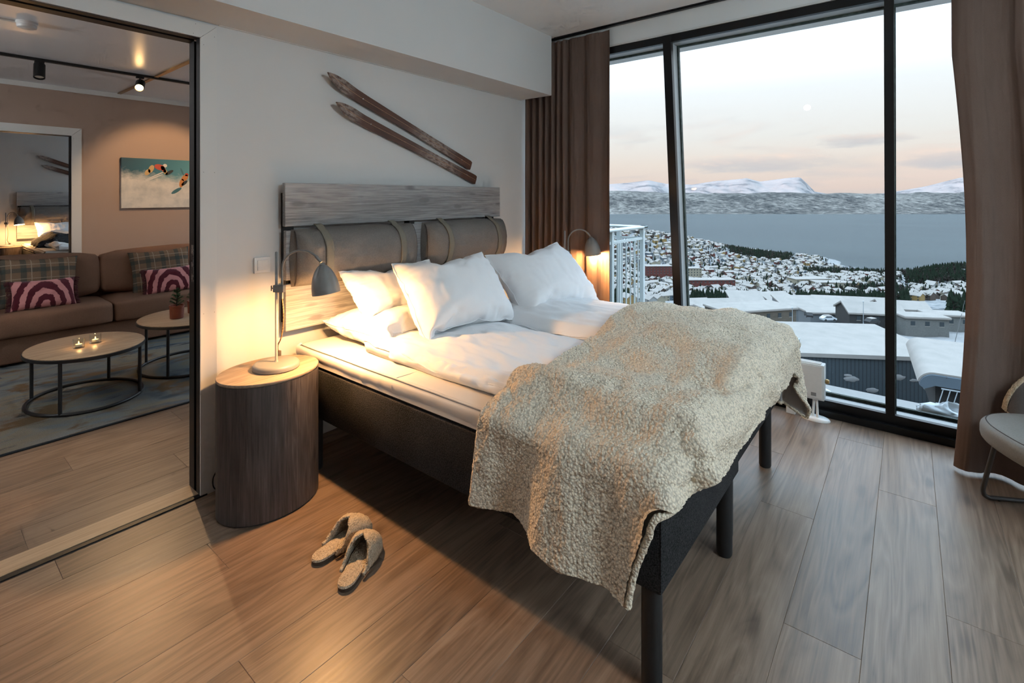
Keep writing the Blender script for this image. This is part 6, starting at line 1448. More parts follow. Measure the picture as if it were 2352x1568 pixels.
# ------------------------------------------------------------------ ceiling track with spots
tr = thing('track_rail', 'black track rail on the living room ceiling carrying spotlights', 'track', (0, 5.76, LCEIL))
MB().box(.54, 3.3, -.018, .018, -.022, 0).build('rail', 'black_metal', tr, smooth=0)
MB().box(.525, .541, -.016, .016, -.020, 0).build('end_cap', 'black_metal', tr, smooth=0)
cr = thing('cross_track', 'slim track rail crossing the living room ceiling, warm spot light put into its colour', 'rail', (1.60, 0, LCEIL))
MB().box(-.016, .016, 4.2, 5.72, -.012, 0).box(-.016, .016, 5.80, 6.98, -.012, 0).build('rail', 'brass', cr, smooth=0)  # a black track; the brass tone puts the spot's warm light into its colour
def make_spot(label, x, target, watts, cone, lit='spot_glow'):
    p0 = Vector((x, 5.76, LCEIL - .022)); piv = p0 + Vector((0, 0, -.075))
    d = (Vector(target) - piv).normalized()
    s = thing('track_spot', label, 'spotlight', p0, group='spots on the ceiling track')
    MB().box(-.03, .03, -.017, .017, -.016, 0).build('adapter', 'black_metal', s, smooth=0)
    MB().tube([(0, 0, -.014), (0, 0, -.075)], .007, 8).build('stem', 'black_metal', s)
    q = d.to_track_quat('-Z', 'Y').to_matrix().to_4x4(); Mx = Matrix.Translation((0, 0, -.080)) @ q
    hd = MB().lathe([(.0, .062), (.036, .060), (.038, .055), (.038, -.068), (.034, -.068), (.033, -.050), (.0, -.049)], 28).xf(Mx).build('head', 'black_metal', s, smooth=40)
    MB().lathe([(.031, -.056), (.0, -.056)], 24, cap=False).xf(Mx).build('lens', lit, hd, smooth=0)
    if watts:
        L = bpy.data.lights.new('spot_light', 'SPOT'); L.energy = watts; L.color = (1.0, .62, .30); L.spot_size = R(cone); L.spot_blend = .5; L.shadow_soft_size = .025
        o = bpy.data.objects.new('spot_light', L); COL.objects.link(o); o.parent = s
        o.matrix_local = Mx @ Matrix.Translation((0, 0, -.075))
    return s
make_spot('black track spot aimed down, the one next to the smoke detector', .775, (.62, 4.9, 0), 28, 60, 'lamp_inside')
make_spot('glaring track spot aimed through the doorway, where the rails cross', 1.480, (.15, 2.2, .05), 100, 46)
make_spot('black track spot by the door frame lighting the picture wall', 2.06, (2.03, 7.03, 1.55), 45, 70)

sd = thing('smoke_detector', 'round white smoke detector on the living room ceiling', 'smoke detector', (.560, 4.62, LCEIL))
MB().lathe([(.055, 0), (.055, -.014), (.050, -.018), (.050, -.024), (.052, -.026), (.048, -.040), (.030, -.046), (.0, -.047)], 32).build('housing', 'white_plastic', sd, smooth=40)
MB().tube(smooth_path([(.04, 0, -.006), (-.10, .02, -.008), (-.4, .02, -.008), (-.8, .05, -.008)], 20), .007, 8).build('conduit', 'white_plastic', sd, smooth=60)

# ================================================================== THE SECOND BEDROOM, seen through both doorways
def again(root, label, dx=0.0):
    l = root.location; return dup(root, (l[0] + dx, l[1] + DY2, l[2]), label)
again(headboard, 'weathered plank headboard in the far bedroom past the sofa')
again(ski1, 'upper wooden ski on the wall of the far bedroom'); again(ski2, 'lower wooden ski on the wall of the far bedroom')
again(cush1, 'leather headboard cushion in the far bedroom beside its lamp')
again(ns1, 'drum nightstand in the far bedroom beyond the sofa'); again(lamp1, 'lit bedside lamp in the far bedroom beyond the sofa')
again(bed, 'double bed in the far bedroom beyond the sofa')
dup(pil0, (pil0.location.x - .05, pil0.location.y + DY2 - .12, pil0.location.z - .02), 'white pillow on the bed of the far bedroom')
again(duvL, 'white duvet on the bed of the far bedroom')
make_throw('dark grey throw heaped on the bed of the far bedroom', 'grey_throw', 4, (.10, DY2 + .82, .06))
# ================================================================== OUTSIDE: town, fjord, mountains
WV = Vector((math.cos(PHI), math.sin(PHI), 0)); RV = Vector((math.sin(PHI), -math.cos(PHI), 0))
def out_pt(t, s, dz): return WV * t + RV * (s * t) + Vector((0, 0, CAMH + dz))      # distance ahead, sideways ratio, height over the eye
SEA = -120.0
_T = [30, 60, 90, 120, 150, 250, 400, 600, 785, 900, 1300]; _Z = [-34, -35.5, -37, -39, -42, -58, -80, -101, -119.5, -123, -130]
def land_dz(t, s):
    z = float(np.interp(t, _T, _Z))
    z += 47 * math.exp(-((t - 960) / 230) ** 2) * (1 - sstep(.22, .56, s)) + 12 * math.exp(-((t - 900) / 160) ** 2) * (1 - sstep(.5, .75, s))
    z += 14 * math.exp(-((t - 600) / 85) ** 2 - ((s - .90) / .10) ** 2)
    k = sstep(140, 320, t)
    z += k * 2.2 * fbm(t * .012, s * t * .012, 1.0)
    return z
def sheet(name, mat, fn, ss, ts):
    m = MB(); n = len(ss)
    vs = [out_pt(t, s, fn(t, s)) for t in ts for s in ss]
    fs = [(j * n + i, j * n + i + 1, (j + 1) * n + i + 1, (j + 1) * n + i) for j in range(len(ts) - 1) for i in range(n - 1)]
    return struct(m.add(vs, fs).build(name, mat, smooth=180))
sheet('hillside', 'town_ground', land_dz, np.linspace(-.35, 1.7, 130), np.concatenate([np.linspace(26, 150, 26), np.geomspace(160, 1300, 90)]))
c0 = out_pt(0, 0, SEA)
struct(MB().add([out_pt(200, -3.0, SEA), out_pt(200, 4.0, SEA), out_pt(9000, 3.0, SEA), out_pt(9000, -2.0, SEA)], [(0, 1, 2, 3)]).build('sea', 'sea_water', smooth=0))
def far_hill(t, s):
    q = (t - 3300) / 1150.0
    top = 30 + 26 * math.exp(-((s - .22) / .10) ** 2) + 6 * math.exp(-((s - .5) / .1) ** 2) + 16 * sstep(.78, .95, s)
    h = SEA - 4 + (top - SEA) * sstep(-.05, 1.0, q) * (1 + .10 * fbm(s * 14, t * .002, 4.0) * sstep(.2, 1, q))
    return h + 7 * fbm(s * 60, t * .006, 9.0) * sstep(0, .3, q) - 60 * max(0, q - 1.0)
sheet('far_shore', 'snowy_forest', far_hill, np.linspace(-.5, 1.9, 220), np.linspace(3290, 4900, 40))
_PX = [1200, 1380, 1440, 1490, 1530, 1590, 1640, 1690, 1715, 1745, 1790, 1815, 1838, 1850, 1872, 1900, 1960, 2030, 2080, 2130, 2165, 2205, 2260, 2400, 2700]
_PY = [432, 424, 420, 414, 422, 424, 416, 412, 409, 417, 411, 408, 407, 418, 440, 445, 446, 444, 436, 427, 418, 408, 404, 420, 430]
def mountains(t, s):
    px = CX + FPX * s; y = float(np.interp(px, _PX, _PY)); T0 = 11000.0
    top = (HY - y) / FPX * T0
    q = (t - T0) / 2600.0
    w = max(0, 1 - abs(q)) ; w = w ** 1.15
    h = SEA - 30 + (top - SEA + 30) * w
    return h + 55 * fbm(s * 26, t * .0011, 3.0) * min(1, 3 * (1 - w)) * w ** .3 * (w < .985) + 14 * fbm(s * 90, t * .004, 6.0) * min(1, 5 * (1 - w))
sheet('mountain_range', 'mountain_snow', mountains, np.linspace(-.4, 1.6, 420), np.concatenate([np.linspace(8400, 10900, 40), [11000], np.linspace(11200, 13600, 10)]))
# the ridge behind the hotel that keeps the town in shade
hm = MB(); B = -SUN_DIR.copy(); B.z = 0; B.normalize(); S = Vector((-B.y, B.x, 0))
hm.grid(lambda u, v: B * (420 + 900 * v) + S * ((u - .5) * 12000) + Vector((0, 0, -60 + 520 * math.sin(v * math.pi) + 30 * fbm(u * 30, v * 3, 2.0))), 80, 14)
struct(hm.build('hill', 'snowy_forest', smooth=180))
mo = MB().lathe([(max(1e-4, math.sin(a)), -math.cos(a)) for a in np.linspace(0, math.pi, 17)], 32, cap=False)
pm = out_pt(30000, (1854 - CX) / FPX, 0); sm = 30000 / FPX
mo.v = [(x * 7.2 * sm, y * 7.2 * sm, z * 6.6 * sm) for x, y, z in mo.v]
moon = tag(mo.build('moon', 'moon_glow', smooth=180, loc=(pm.x, pm.y, CAMH + (HY - 247) / FPX * 30000)), 'pale round moon high above the mountains', 'moon')

# ---------------------------------------------------------------- houses of the town
def yaw_of(t, s): return 0.0
RNG = random.Random(11)
HOUSE = {}
def house_meshes(W, D, H, RH, over=.25):
    walls = MB().add([(-W / 2, -D / 2, -3), (W / 2, -D / 2, -3), (W / 2, D / 2, -3), (-W / 2, D / 2, -3), (-W / 2, -D / 2, H), (W / 2, -D / 2, H), (W / 2, D / 2, H), (-W / 2, D / 2, H), (-W / 2, 0, H + RH), (W / 2, 0, H + RH)],
                     [(0, 1, 5, 4), (2, 3, 7, 6), (1, 2, 6, 9, 5), (3, 0, 4, 8, 7)])
    o = over; th = .32; sl = RH / (D / 2); e = H - sl * o
    P = [(-W / 2 - o, -D / 2 - o, e), (W / 2 + o, -D / 2 - o, e), (W / 2 + o, 0, H + RH), (-W / 2 - o, 0, H + RH), (W / 2 + o, D / 2 + o, e), (-W / 2 - o, D / 2 + o, e)]
    n = len(P); roof = MB().add(P + [(x, y, z + th) for x, y, z in P], [(6, 7, 8, 9), (9, 8, 10, 11), (0, 3, 2, 1), (3, 5, 4, 2), (0, 1, 7, 6), (4, 5, 11, 10), (1, 2, 8, 7), (2, 4, 10, 8), (3, 0, 6, 9), (5, 3, 9, 11)])
    win = MB()
    for yy in (-D / 2 - .04, D / 2 + .04):
        for xx in np.linspace(-W / 2 + 1.2, W / 2 - 1.2, max(2, int(W / 2.2))):
            for zz in ([.9] if H < 3.4 else [.6, 2.5]):
                win.add([(xx - .4, yy, zz), (xx + .4, yy, zz), (xx + .4, yy, zz + 1.0), (xx - .4, yy, zz + 1.0)], [(0, 1, 2, 3)])
    return walls, roof, win
KINDS_ = [(6.4, 5.2, 3.6, 1.7), (8.2, 6.0, 4.0, 1.6), (5.6, 4.6, 2.6, 1.7), (12, 7, 4.4, 1.3), (7.0, 6.4, 4.2, 1.9)]
def as_mesh(mb, name, mat):
    me = bpy.data.meshes.new(name); me.from_pydata(mb.v, [], mb.f); me.materials.append(MATS[mat]); return me
COLS = [('white', 'house_white', 30), ('cream', 'house_cream', 20), ('red', 'house_red', 18), ('ochre', 'house_ochre', 11), ('grey', 'house_grey', 14), ('brown', 'house_brown', 12), ('slate', 'house_blue', 8)]
HM = {}
for ki, kd in enumerate(KINDS_):
    w_, r_, g_ = house_meshes(*kd)
    HM[ki] = ({c[1]: as_mesh(w_, 'house_walls', c[1]) for c in COLS}, as_mesh(r_, 'house_roof', 'roof_snow'), as_mesh(g_, 'house_windows', 'window_dark'), w_, r_)
# forest zones (t0,t1,s0,s1,density) and reserved ground
FORESTS = [(238, 318, .36, .60, .020, 'c'), (262, 350, .60, .80, .014, 'c'), (500, 680, .795, 1.02, .016, 'b'), (860, 1010, .44, .56, .010, 'b'), (250, 300, .88, 1.05, .022, 'c'), (300, 340, .12, .24, .020, 'c'), (420, 470, .66, .80, .005, 'b'), (700, 770, .60, .80, .006, 'b')]
def in_forest(t, s): return any(a - 12 < t < b + 12 and c - .015 < s < d + .015 for a, b, c, d, *_ in FORESTS)
spots = []; cell = {}
def try_house(t, s, gap):
    p = out_pt(t, s, 0); k = (int(p.x // 12), int(p.y // 12))
    for i in (-1, 0, 1):
        for j in (-1, 0, 1):
            for q in cell.get((k[0] + i, k[1] + j), []):
                if (q.x - p.x) ** 2 + (q.y - p.y) ** 2 < gap * gap: return False
    cell.setdefault(k, []).append(p); return True
for _ in range(30000):
    t = 275 + (1180 - 275) * RNG.random() ** .75; s = RNG.uniform(.02, 1.08)
    if land_dz(t, s) < SEA + 3.0 or in_forest(t, s): continue
    if t < 330 and .30 < s: continue
    if RNG.random() < .35 * (fbm(t * .006, s * t * .006, 8.0) + .3): continue
    if try_house(t, s, 10.5): spots.append((t, s))
spots.sort()
def visible(t, s): return .195 < s < .345 or .365 < s < .755 or .78 < s < .925
near = [q for q in spots if visible(*q)][:290]; nearset = set(near)
rest_w = {c[1]: MB() for c in COLS}; rest_r = MB()
for (t, s) in spots:
    r_ = RNG.random() * sum(c[2] for c in COLS); ci = 0
    for ci, c in enumerate(COLS):
        r_ -= c[2]
        if r_ <= 0: break
    ki = RNG.choices(range(5), (5, 3, 4, 1.2, 2))[0]; p = out_pt(t, s, land_dz(t, s)); rz = RNG.choice([.3, .3, .35, 1.9, 1.87]) + RNG.uniform(-.12, .12) + PHI
    nm, mt, _ = COLS[ci]
    if (t, s) in nearset:
        h_ = bpy.data.objects.new('house', None); COL.objects.link(h_); h_.location = p; h_.rotation_euler = (0, 0, rz)
        zone = 'seen past the balcony rail' if s < .345 else 'below the wooded headland' if s < .50 else 'in the middle of the broad pane' if s < .63 else 'just left of the broad mullion' if s < .755 else 'in the pane beside the dark curtain'
        row = 'by the conifer belt' if t < 335 else 'in the front streets' if t < 400 else 'in the middle streets' if t < 480 else 'in the back streets'
        tag(h_, '%s %s snow roofed house %s, %s' % (('small', 'broad', 'tiny', 'long', 'tall')[ki], nm, row, zone), 'house', '%s houses in the town' % nm)
        for nn, me in (('walls', HM[ki][0][mt]), ('roof', HM[ki][1]), ('windows', HM[ki][2])):
            if nn == 'windows' and t > 520: continue
            o = bpy.data.objects.new(nn, me); COL.objects.link(o); o.parent = h_
            if nn == 'windows': o['kind'] = 'stuff'
    else:
        Mx = Matrix.Translation(p) @ Matrix.Rotation(rz, 4, 'Z')
        rest_w[mt].add([Mx @ Vector(v) for v in HM[ki][3].v], HM[ki][3].f); rest_r.add([Mx @ Vector(v) for v in HM[ki][4].v], HM[ki][4].f)
rr = thing('distant_houses', 'snowy rooftops of the many distant houses along the fjord', 'houses'); rr['kind'] = 'stuff'
for mt, m in rest_w.items(): m.build('walls', mt, rr, smooth=0, fixn=False)['kind'] = 'stuff'
rest_r.build('roofs', 'roof_snow', rr, smooth=0, fixn=False)['kind'] = 'stuff'

# ---------------------------------------------------------------- woods: too many to count
def conifer(m, p, h, w):
    n = 6; a0 = RNG.random() * 6
    for k, (z0, z1, q) in enumerate(((.08, .55, 1.0), (.35, .80, .72), (.6, 1.0, .45))):
        vs = [p + Vector((w * q * math.cos(a0 + i * 2 * math.pi / n), w * q * math.sin(a0 + i * 2 * math.pi / n), h * z0)) for i in range(n)] + [p + Vector((0, 0, h * z1))]
        m.add(vs, [(i, (i + 1) % n, n) for i in range(n)])
def bare(m, p, h, w):
    for k in range(7):
        a = RNG.random() * 6.28; e = RNG.uniform(.4, 1.2); z0 = h * RNG.uniform(.25, .7); d = Vector((math.cos(a), math.sin(a), e)).normalized(); q = p + Vector((0, 0, z0)); r = q + d * h * .45
        n = d.cross(Vector((0, 0, 1))).normalized() * .38
        m.add([q - n, q + n, r], [(0, 1, 2)])
        n2 = Vector((0, 0, .28)); m.add([q - n2, q + n2, r + d.cross(n)], [(0, 1, 2)])
    m.add([p + Vector((-.2, 0, 0)), p + Vector((.2, 0, 0)), p + Vector((0, 0, h))], [(0, 1, 2)]); m.add([p + Vector((0, -.2, 0)), p + Vector((0, .2, 0)), p + Vector((0, 0, h))], [(0, 1, 2)])
wc, wb = MB(), MB()
for (a, b, c, d, dens, kd) in FORESTS:
    n = int((b - a) * (d - c) * (a + b) / 2 * dens * 7)
    for _ in range(n):
        t, s = RNG.uniform(a, b), RNG.uniform(c, d)
        if fbm(t * .03, s * t * .03, 5.0) < -.22: continue
        p = out_pt(t, s, land_dz(t, s) - .3); h = RNG.uniform(5, 10)
        if (kd == 'c' and RNG.random() < .74) or (kd == 'b' and RNG.random() < .45): conifer(wc, p, h, h * .24)
        else: bare(wb, p, h * .8, 2)
for _ in range(8500):
    t = 280 + 850 * RNG.random() ** .8; s = RNG.uniform(.02, 1.08)
    if land_dz(t, s) < SEA + 2 or (t < 330 and s > .3): continue
    p = out_pt(t, s, land_dz(t, s) - .3); h = RNG.uniform(3.5, 8.5)
    if RNG.random() < .35: conifer(wc, p, h, h * .24)
    else: bare(wb, p, h, 2)
fo = thing('woodland', 'belts of dark conifers and bare trees between the town houses', 'trees'); fo['kind'] = 'stuff'
wc.build('conifers', 'conifer', fo, smooth=0, fixn=False)['kind'] = 'stuff'; wb.build('bare_trees', 'bare_wood', fo, smooth=0, fixn=False)['kind'] = 'stuff'

# ---------------------------------------------------------------- larger buildings close below the hotel
def bt(px, t): return (px - CX) / FPX
def building(label, px, py, t, W, D, H, roof, wall, rz, cat='building', nwin=0, floors=1, rh=1.5, drop=8.0, wmat='window_dark', name='chalet'):
    """px,py: where the middle of the near eave line appears; t: distance"""
    s = (px - CX) / FPX; p = out_pt(t, s, (HY - py) / FPX * t)
    b = thing(name, label, cat, p, PHI + rz)
    MB().box(0, D, -W / 2, W / 2, -H - drop, 0).build('walls', wall, b, smooth=0)
    o = .5; th = .5
    if roof == 'flat': MB().rbox(-o, D + o, -W / 2 - o, W / 2 + o, 0, .75, .25, 2).build('snowy_roof', 'roof_snow', b)
    elif roof == 'mono':
        MB().hexa([(-o, -W / 2 - o, 0), (D + o, -W / 2 - o, rh), (D + o, W / 2 + o, rh), (-o, W / 2 + o, 0), (-o, -W / 2 - o, th), (D + o, -W / 2 - o, rh + th), (D + o, W / 2 + o, rh + th), (-o, W / 2 + o, th)]).build('snowy_roof', 'roof_snow', b, smooth=0)
        MB().add([(0, -W / 2, 0), (D, -W / 2, 0), (D, -W / 2, rh), (0, W / 2, 0), (D, W / 2, 0), (D, W / 2, rh)], [(0, 1, 2), (3, 5, 4)]).build('gable', wall, b, smooth=0)
    else:  # gable roof, ridge along the depth ('gd') or the width ('gw')
        if roof == 'gd':
            for sg in (-1, 1):
                MB().hexa([(-o, sg * (W / 2 + o), -.25), (D + o, sg * (W / 2 + o), -.25), (D + o, 0, rh), (-o, 0, rh), (-o, sg * (W / 2 + o), -.25 + th), (D + o, sg * (W / 2 + o), -.25 + th), (D + o, 0, rh + th), (-o, 0, rh + th)]).build('snowy_roof', 'roof_snow', b, smooth=0)
            MB().add([(0, -W / 2, 0), (0, W / 2, 0), (0, 0, rh), (D, -W / 2, 0), (D, W / 2, 0), (D, 0, rh)], [(0, 1, 2), (3, 5, 4)]).build('gable', wall, b, smooth=0)
        else:
            for sg in (0, 1):
                x0 = -o if sg == 0 else D + o
                MB().hexa([(x0, -W / 2 - o, -.2), (D / 2, -W / 2 - o, rh), (D / 2, W / 2 + o, rh), (x0, W / 2 + o, -.2), (x0, -W / 2 - o, -.2 + th), (D / 2, -W / 2 - o, rh + th), (D / 2, W / 2 + o, rh + th), (x0, W / 2 + o, -.2 + th)]).build('snowy_roof', 'roof_snow', b, smooth=0)
            MB().add([(0, -W / 2, 0), (D, -W / 2, 0), (D / 2, -W / 2, rh), (0, W / 2, 0), (D, W / 2, 0), (D / 2, W / 2, rh)], [(0, 1, 2), (3, 5, 4)]).build('gable', wall, b, smooth=0)
    for fl_ in range(floors):
        for i in range(nwin):
            y = -W / 2 + W * (i + .5) / nwin; z0 = -1.9 - fl_ * 2.9
            w_ = MB().box(-.06, .02, y - .55, y + .55, z0 - .1, z0 + 1.2).build('window', wmat, b, smooth=0)
            MB().box(-.09, -.05, y - .65, y + .65, z0 - .22, z0 - .08).build('window_sill', 'roof_snow', w_, smooth=0)
    return b
# px of the near eave, its row, distance
building('long two storey timber clad building with a row of windows', 1752, 716, 148, 24, 11, 6.5, 'flat', 'timber_cladding', R(14), nwin=6, floors=2, name='timber_building')
building('small dark annexe with snowy flat roof left of the long timber building', 1640, 711, 165, 7, 6, 3, 'flat', 'house_dark', R(10), name='annexe')
building('low pale lodge with snow covered roof behind the throw', 1605, 701, 185, 10, 8, 3, 'gw', 'house_white', R(8), nwin=3, name='lodge')
building('white roofed lodge between the mullion and the timber building', 1672, 702, 195, 12, 8, 3, 'gw', 'house_brown', R(4), nwin=3, rh=1.8, name='lodge')
building('snowy gabled chalet with one steep dark side', 1722, 699, 205, 13, 10, 3.5, 'mono', 'house_dark', R(-8), rh=3.4, name='chalet')
building('low snowy roof beside the steep chalet', 1768, 707, 200, 16, 8, 3, 'gw', 'house_grey', R(0), rh=1.4, name='chalet')
building('snowy gabled chalet nearest the parked car', 1808, 698, 212, 13, 10, 3.6, 'mono', 'house_dark', R(10), rh=3.0, name='chalet')
building('wide grey building with broad snow roof beside the car park', 1888, 712, 190, 26, 13, 4.5, 'mono', 'house_grey', R(-6), rh=2.6, name='hall')
building('long low lit hall stretching along the car park', 1968, 706, 212, 30, 14, 4.0, 'gw', 'house_cream', R(-14), nwin=10, rh=3.0, name='hall')
building('grey boxy shed with snow on top near the silver car', 1912, 722, 165, 14, 8, 4.2, 'flat', 'house_grey', R(-4), name='shed')
building('dark lodge with pitched snow roof behind the broad mullion', 2015, 722, 150, 15, 10, 4.2, 'gw', 'house_dark', R(-12), nwin=3, rh=2.4, name='lodge')
building('dark lodge with jagged snow roof right of the broad mullion', 2082, 712, 158, 13, 9, 4.0, 'gw', 'house_dark', R(-16), nwin=3, rh=1.8, name='lodge')
building('pale grey flat roofed chalet between the broad mullion and its twin', 2130, 733, 142, 11, 6, 3.0, 'flat', 'concrete', R(-10), nwin=3, name='chalet')
building('pale grey flat roofed chalet nearest the dark curtain', 2185, 728, 150, 11, 6, 3.4, 'flat', 'concrete', R(-10), nwin=3, name='chalet')
building('large cream apartment block with many windows in the middle of the town', 1868, 642, 470, 34, 14, 12, 'flat', 'house_cream', R(4), nwin=9, floors=3, name='apartment_block')
building('long cream hospital wing right of the large apartment block', 1915, 650, 455, 30, 12, 9, 'flat', 'house_cream', R(-6), nwin=8, floors=2, name='apartment_block')
building('long low brick red building above the conifer belt', 1625, 644, 455, 52, 12, 5, 'flat', 'house_red', R(2), nwin=14, name='long_building')
building('red brick block of flats seen beside the balcony rail', 1515, 612, 560, 30, 12, 9, 'flat', 'house_red', R(3), nwin=8, floors=3, name='apartment_block')
building('cream block of flats next to the aluminium mullion', 1592, 617, 560, 20, 12, 10, 'flat', 'house_cream', R(5), nwin=6, floors=3, name='apartment_block')

# the big sports hall just below with its snow roof and ribbed front
s0 = (1995 - CX) / FPX
bh = thing('big_hall', 'big hall with vast white snow roof and dark ribbed front just below', 'building', out_pt(88, (1965 - CX) / FPX, (HY - 822) / FPX * 88), PHI + R(-7))
MB().box(0, 21, -15, 11.0, -8.5, 0).build('ribbed_walls', 'ribbed_cladding', bh, smooth=0)
MB().hexa([(-.4, -15.4, .0), (22, -15.4, .2), (22, 11.4, .2), (-.4, 11.4, .0), (-.4, -15.4, .7), (22, -15.4, .9), (22, 11.4, .9), (-.4, 11.4, .7)]).build('snowy_roof', 'roof_snow', bh, smooth=0)
rng = random.Random(5)
for k in range(9):
    y = rng.uniform(-13, 9); z = rng.uniform(-6.5, -2.8); r = rng.uniform(.4, 1.0)
    MB().grid(lambda u, v: (-.02 - .10 * math.cos(v * math.pi / 2), y + r * 1.5 * math.cos(u * 6.283) * math.sin(v * math.pi / 2) * (1 + .5 * fbm(math.cos(u * 6.283) * 2 + k, math.sin(u * 6.283) * 2, k)), z + r * .6 * math.sin(u * 6.283) * math.sin(v * math.pi / 2) * (1 + .5 * fbm(math.cos(u * 6.283) * 2, math.sin(u * 6.283) * 2 + k, k))), 16, 4, True).build('clinging_snow', 'snow', bh, smooth=180)
struct(MB().grid(lambda u, v: out_pt(58 + 40 * v, .52 + u * .62, -36.2 + 1.3 * fbm(u * 9, v * 6, 3.0) + 2.5 * max(0, .15 - v) * 10 * (1 if u < .55 else 0)), 60, 20).build('yard_ground', 'snowy_road', smooth=180))
struct(MB().grid(lambda u, v: out_pt(126 + 42 * v, .50 + u * .50, land_dz(126 + 42 * v, .7) + 1.0 + .25 * fbm(u * 16, v * 9, 3.0)), 60, 20).build('car_park_ground', 'snow', smooth=180))

# cable car station with its rounded snow roof, white steel frame and cable
cs = thing('cable_car_station', 'cable car station with rounded snow covered roof and white steel frame', 'building', out_pt(66, (2112 - CX) / FPX, (HY - 856) / FPX * 66), PHI + R(-35))
arc = lambda r, n=8: [(-1.6 + r * math.cos(a), -1.6 + r * math.sin(a)) for a in np.linspace(0, math.pi / 2, n)]
MB().extrude(arc(1.6) + [(-13, 0), (-13, -1.4), (-1.6, -1.4), (-.5, -2.0)], 'x', 0, 20).build('roof_shell', 'house_blue', cs, smooth=40)
MB().extrude(arc(1.85)[1:] + [(-13.1, .25), (-13.1, .02)] + arc(1.62)[1:][::-1], 'x', .35, 20.3).build('snow_layer', 'roof_snow', cs, smooth=40)
MB().box(2.0, 19, -12.5, -1.8, -6.5, -1.35).build('hall_walls', 'house_dark', cs, smooth=0)
MB().tube([(-.1, -2.2, -1.6), (-.1, -13, -1.6)], .10, 6).tube([(-.4, -1.6, -3.5), (-.4, -13, -3.5)], .10, 6).tube([(-1.8, -2.0, -5.0), (-1.8, -13, -5.0)], .08, 6).build('steel_beams', 'steel_white', cs)
for k, y in enumerate((-2.4, -3.1, -3.8, -6.0, -8.0, -10.0, -12.0)):
    MB().tube([(-.1, y, -1.6), (-.4, y + (.5 if k < 3 else 0), -3.5), (-1.8, y - .6, -5.2)], .06, 6).build('steel_post', 'steel_white', cs)
for k in range(3): MB().tube([(-.5, -4.6, -2.1 - k * .45), (-.5, -12.6, -2.1 - k * .45)], .03, 5).build('guard_rail', 'steel_white', cs)
MB().box(-2.8, 2, -12.8, -1.4, -6.0, -5.5).build('platform', 'house_grey', cs, smooth=0)
for y0 in (-6.0, -6.8): MB().tube([(2.4, y0, .2), (2.4, y0, 2.4 if y0 < -6.5 else 1.5)], .035, 5).build('roof_mast', 'leg_black', cs)
cb = tag(MB().tube([out_pt(64, (2174 - CX) / FPX, (HY - 868) / FPX * 64), out_pt(210, (2216 - CX) / FPX, (HY - 690) / FPX * 210)], .055, 6).build('cable', 'house_dark'), 'taut dark cable rising from the cable car station', 'cable')

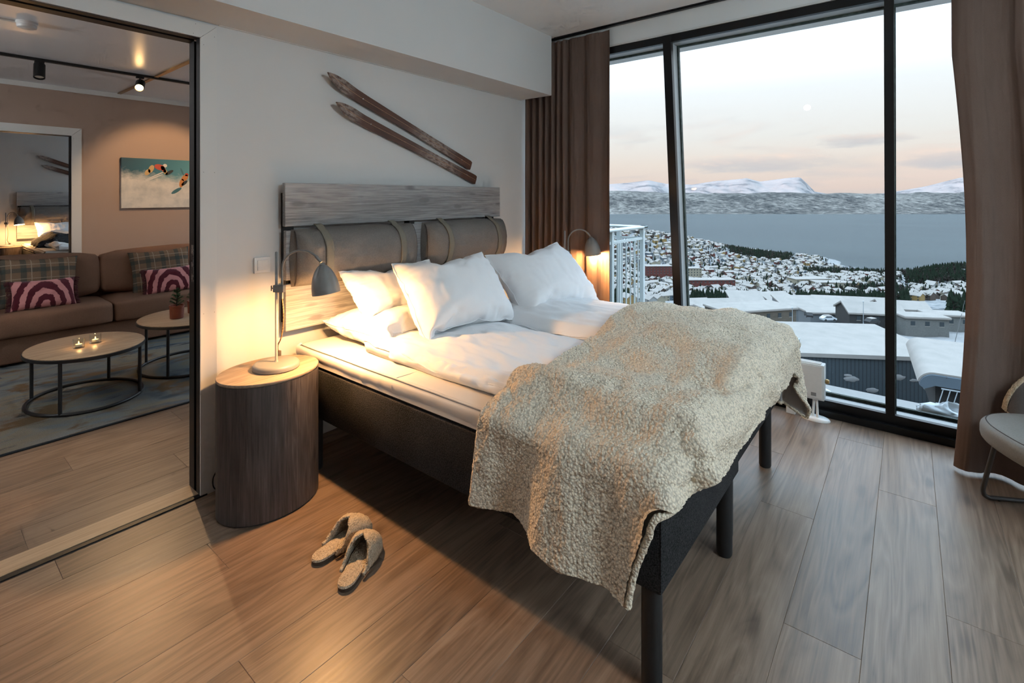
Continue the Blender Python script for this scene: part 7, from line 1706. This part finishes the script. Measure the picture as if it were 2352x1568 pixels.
# lamp post and flood light posts by the car park, cars
def post(label, px, py0, py1, t, r=.10):
    s = (px - CX) / FPX; b = out_pt(t, s, (HY - py1) / FPX * t - 1.5); top = (HY - py0) / FPX * t + CAMH
    p = thing('lamp_post', label, 'lamp post', b, group='slim posts around the car park')
    MB().tube([(0, 0, 0), (0, 0, top - b.z)], [r * 1.3, r * .7], 8).build('pole', 'steel_white', p)
    MB().rbox(-.9, .25, -.12, .12, top - b.z - .1, top - b.z + .12, .04, 1).build('lantern', 'steel_white', p)
post('slim white post in front of the long timber building', 1820, 706, 760, 140)
post('slim white post at the far edge of the car park', 1983, 692, 742, 150)
post('snow topped lamp post at the corner of the big hall', 1836, 778, 815, 95, .12)
def car(label, px, py, t, rz, mat):
    s = (px - CX) / FPX; c = thing('car', label, 'car', out_pt(t, s, (HY - py) / FPX * t), PHI + rz, group='cars in the snowy car park')
    prof = [(-2.2, .35), (-2.25, .8), (-1.5, .98), (-.8, 1.48), (1.2, 1.5), (1.95, 1.0), (2.25, .9), (2.2, .35)]
    b = MB().extrude([(x, z) for x, z in prof], 'x', -.85, .85)
    b.v = [(x, y, z) for x, y, z in b.v]
    b.build('body', mat, c, smooth=0)
    MB().extrude([(-.75, 1.05), (-.6, 1.40), (1.05, 1.42), (1.6, 1.05)], 'x', -.87, .87).build('side_glass', 'window_dark', c, smooth=0)
    MB().rbox(-.75, .75, -.8, 1.2, 1.5, 1.68, .06, 1).build('roof_snow', 'roof_snow', c)
    for yy in (-1.4, 1.35):
        for xx in (-.82, .82): MB().lathe([(.34, -.1), (.34, .1)], 14).xf(Matrix.Translation((xx, yy, .34)) @ Matrix.Rotation(R(90), 4, 'Y')).build('wheel', 'house_dark', c)
    return c
car('silver car parked in the snow in front of the grey shed', 1902, 736, 150, R(4), 'car_silver')
car('dark car under snow near the gabled chalet', 1857, 727, 158, R(70), 'house_dark')
car('dark car beside the dark lodge near the broad mullion', 2003, 743, 140, R(20), 'house_dark')

# ---------------------------------------------------------------- balcony of the neighbouring room, seen through the first pane
bal = thing('balcony', 'pale steel balcony railing outside the window beside the curtain', 'balcony', (0, 0, 0))
by0, bx1 = 2.665, 6.0
MB().box(4.15, bx1 + .06, by0 - .06, 6.6, -.28, -.10).build('slab', 'concrete', bal, smooth=0)
MB().rbox(4.2, bx1 + .07, by0 - .05, by0 + .05, 1.075, 1.105, .01, 1).build('hand_rail', 'rail_paint', bal)
MB().rbox(bx1 - .05, bx1 + .07, by0 - .05, 6.55, 1.075, 1.105, .01, 1).build('hand_rail', 'rail_paint', bal)
for zz in (.02, .93):
    MB().box(4.2, bx1, by0 - .012, by0 + .012, zz, zz + .03).build('side_rail', 'rail_paint', bal, smooth=0)
    MB().box(bx1 - .012, bx1 + .012, by0, 6.5, zz, zz + .03).build('front_rail', 'rail_paint', bal, smooth=0)
for x in (bx1, bx1 - .85, 4.3): MB().box(x - .025, x + .025, by0 - .025, by0 + .025, -.10, 1.08).build('post', 'rail_paint', bal, smooth=0)
MB().box(bx1 - .025, bx1 + .025, by0 + .30, by0 + .35, -.10, 1.08).build('post', 'rail_paint', bal, smooth=0)
for k in range(14): MB().box(4.42 + k * .112 - .006, 4.42 + k * .112 + .006, by0 - .006, by0 + .006, .04, .94).build('baluster', 'rail_paint', bal, smooth=0)
for k in range(30): MB().box(bx1 - .006, bx1 + .006, by0 + .10 + k * .125 - .006, by0 + .10 + k * .125 + .006, .04, .94).build('baluster', 'rail_paint', bal, smooth=0)
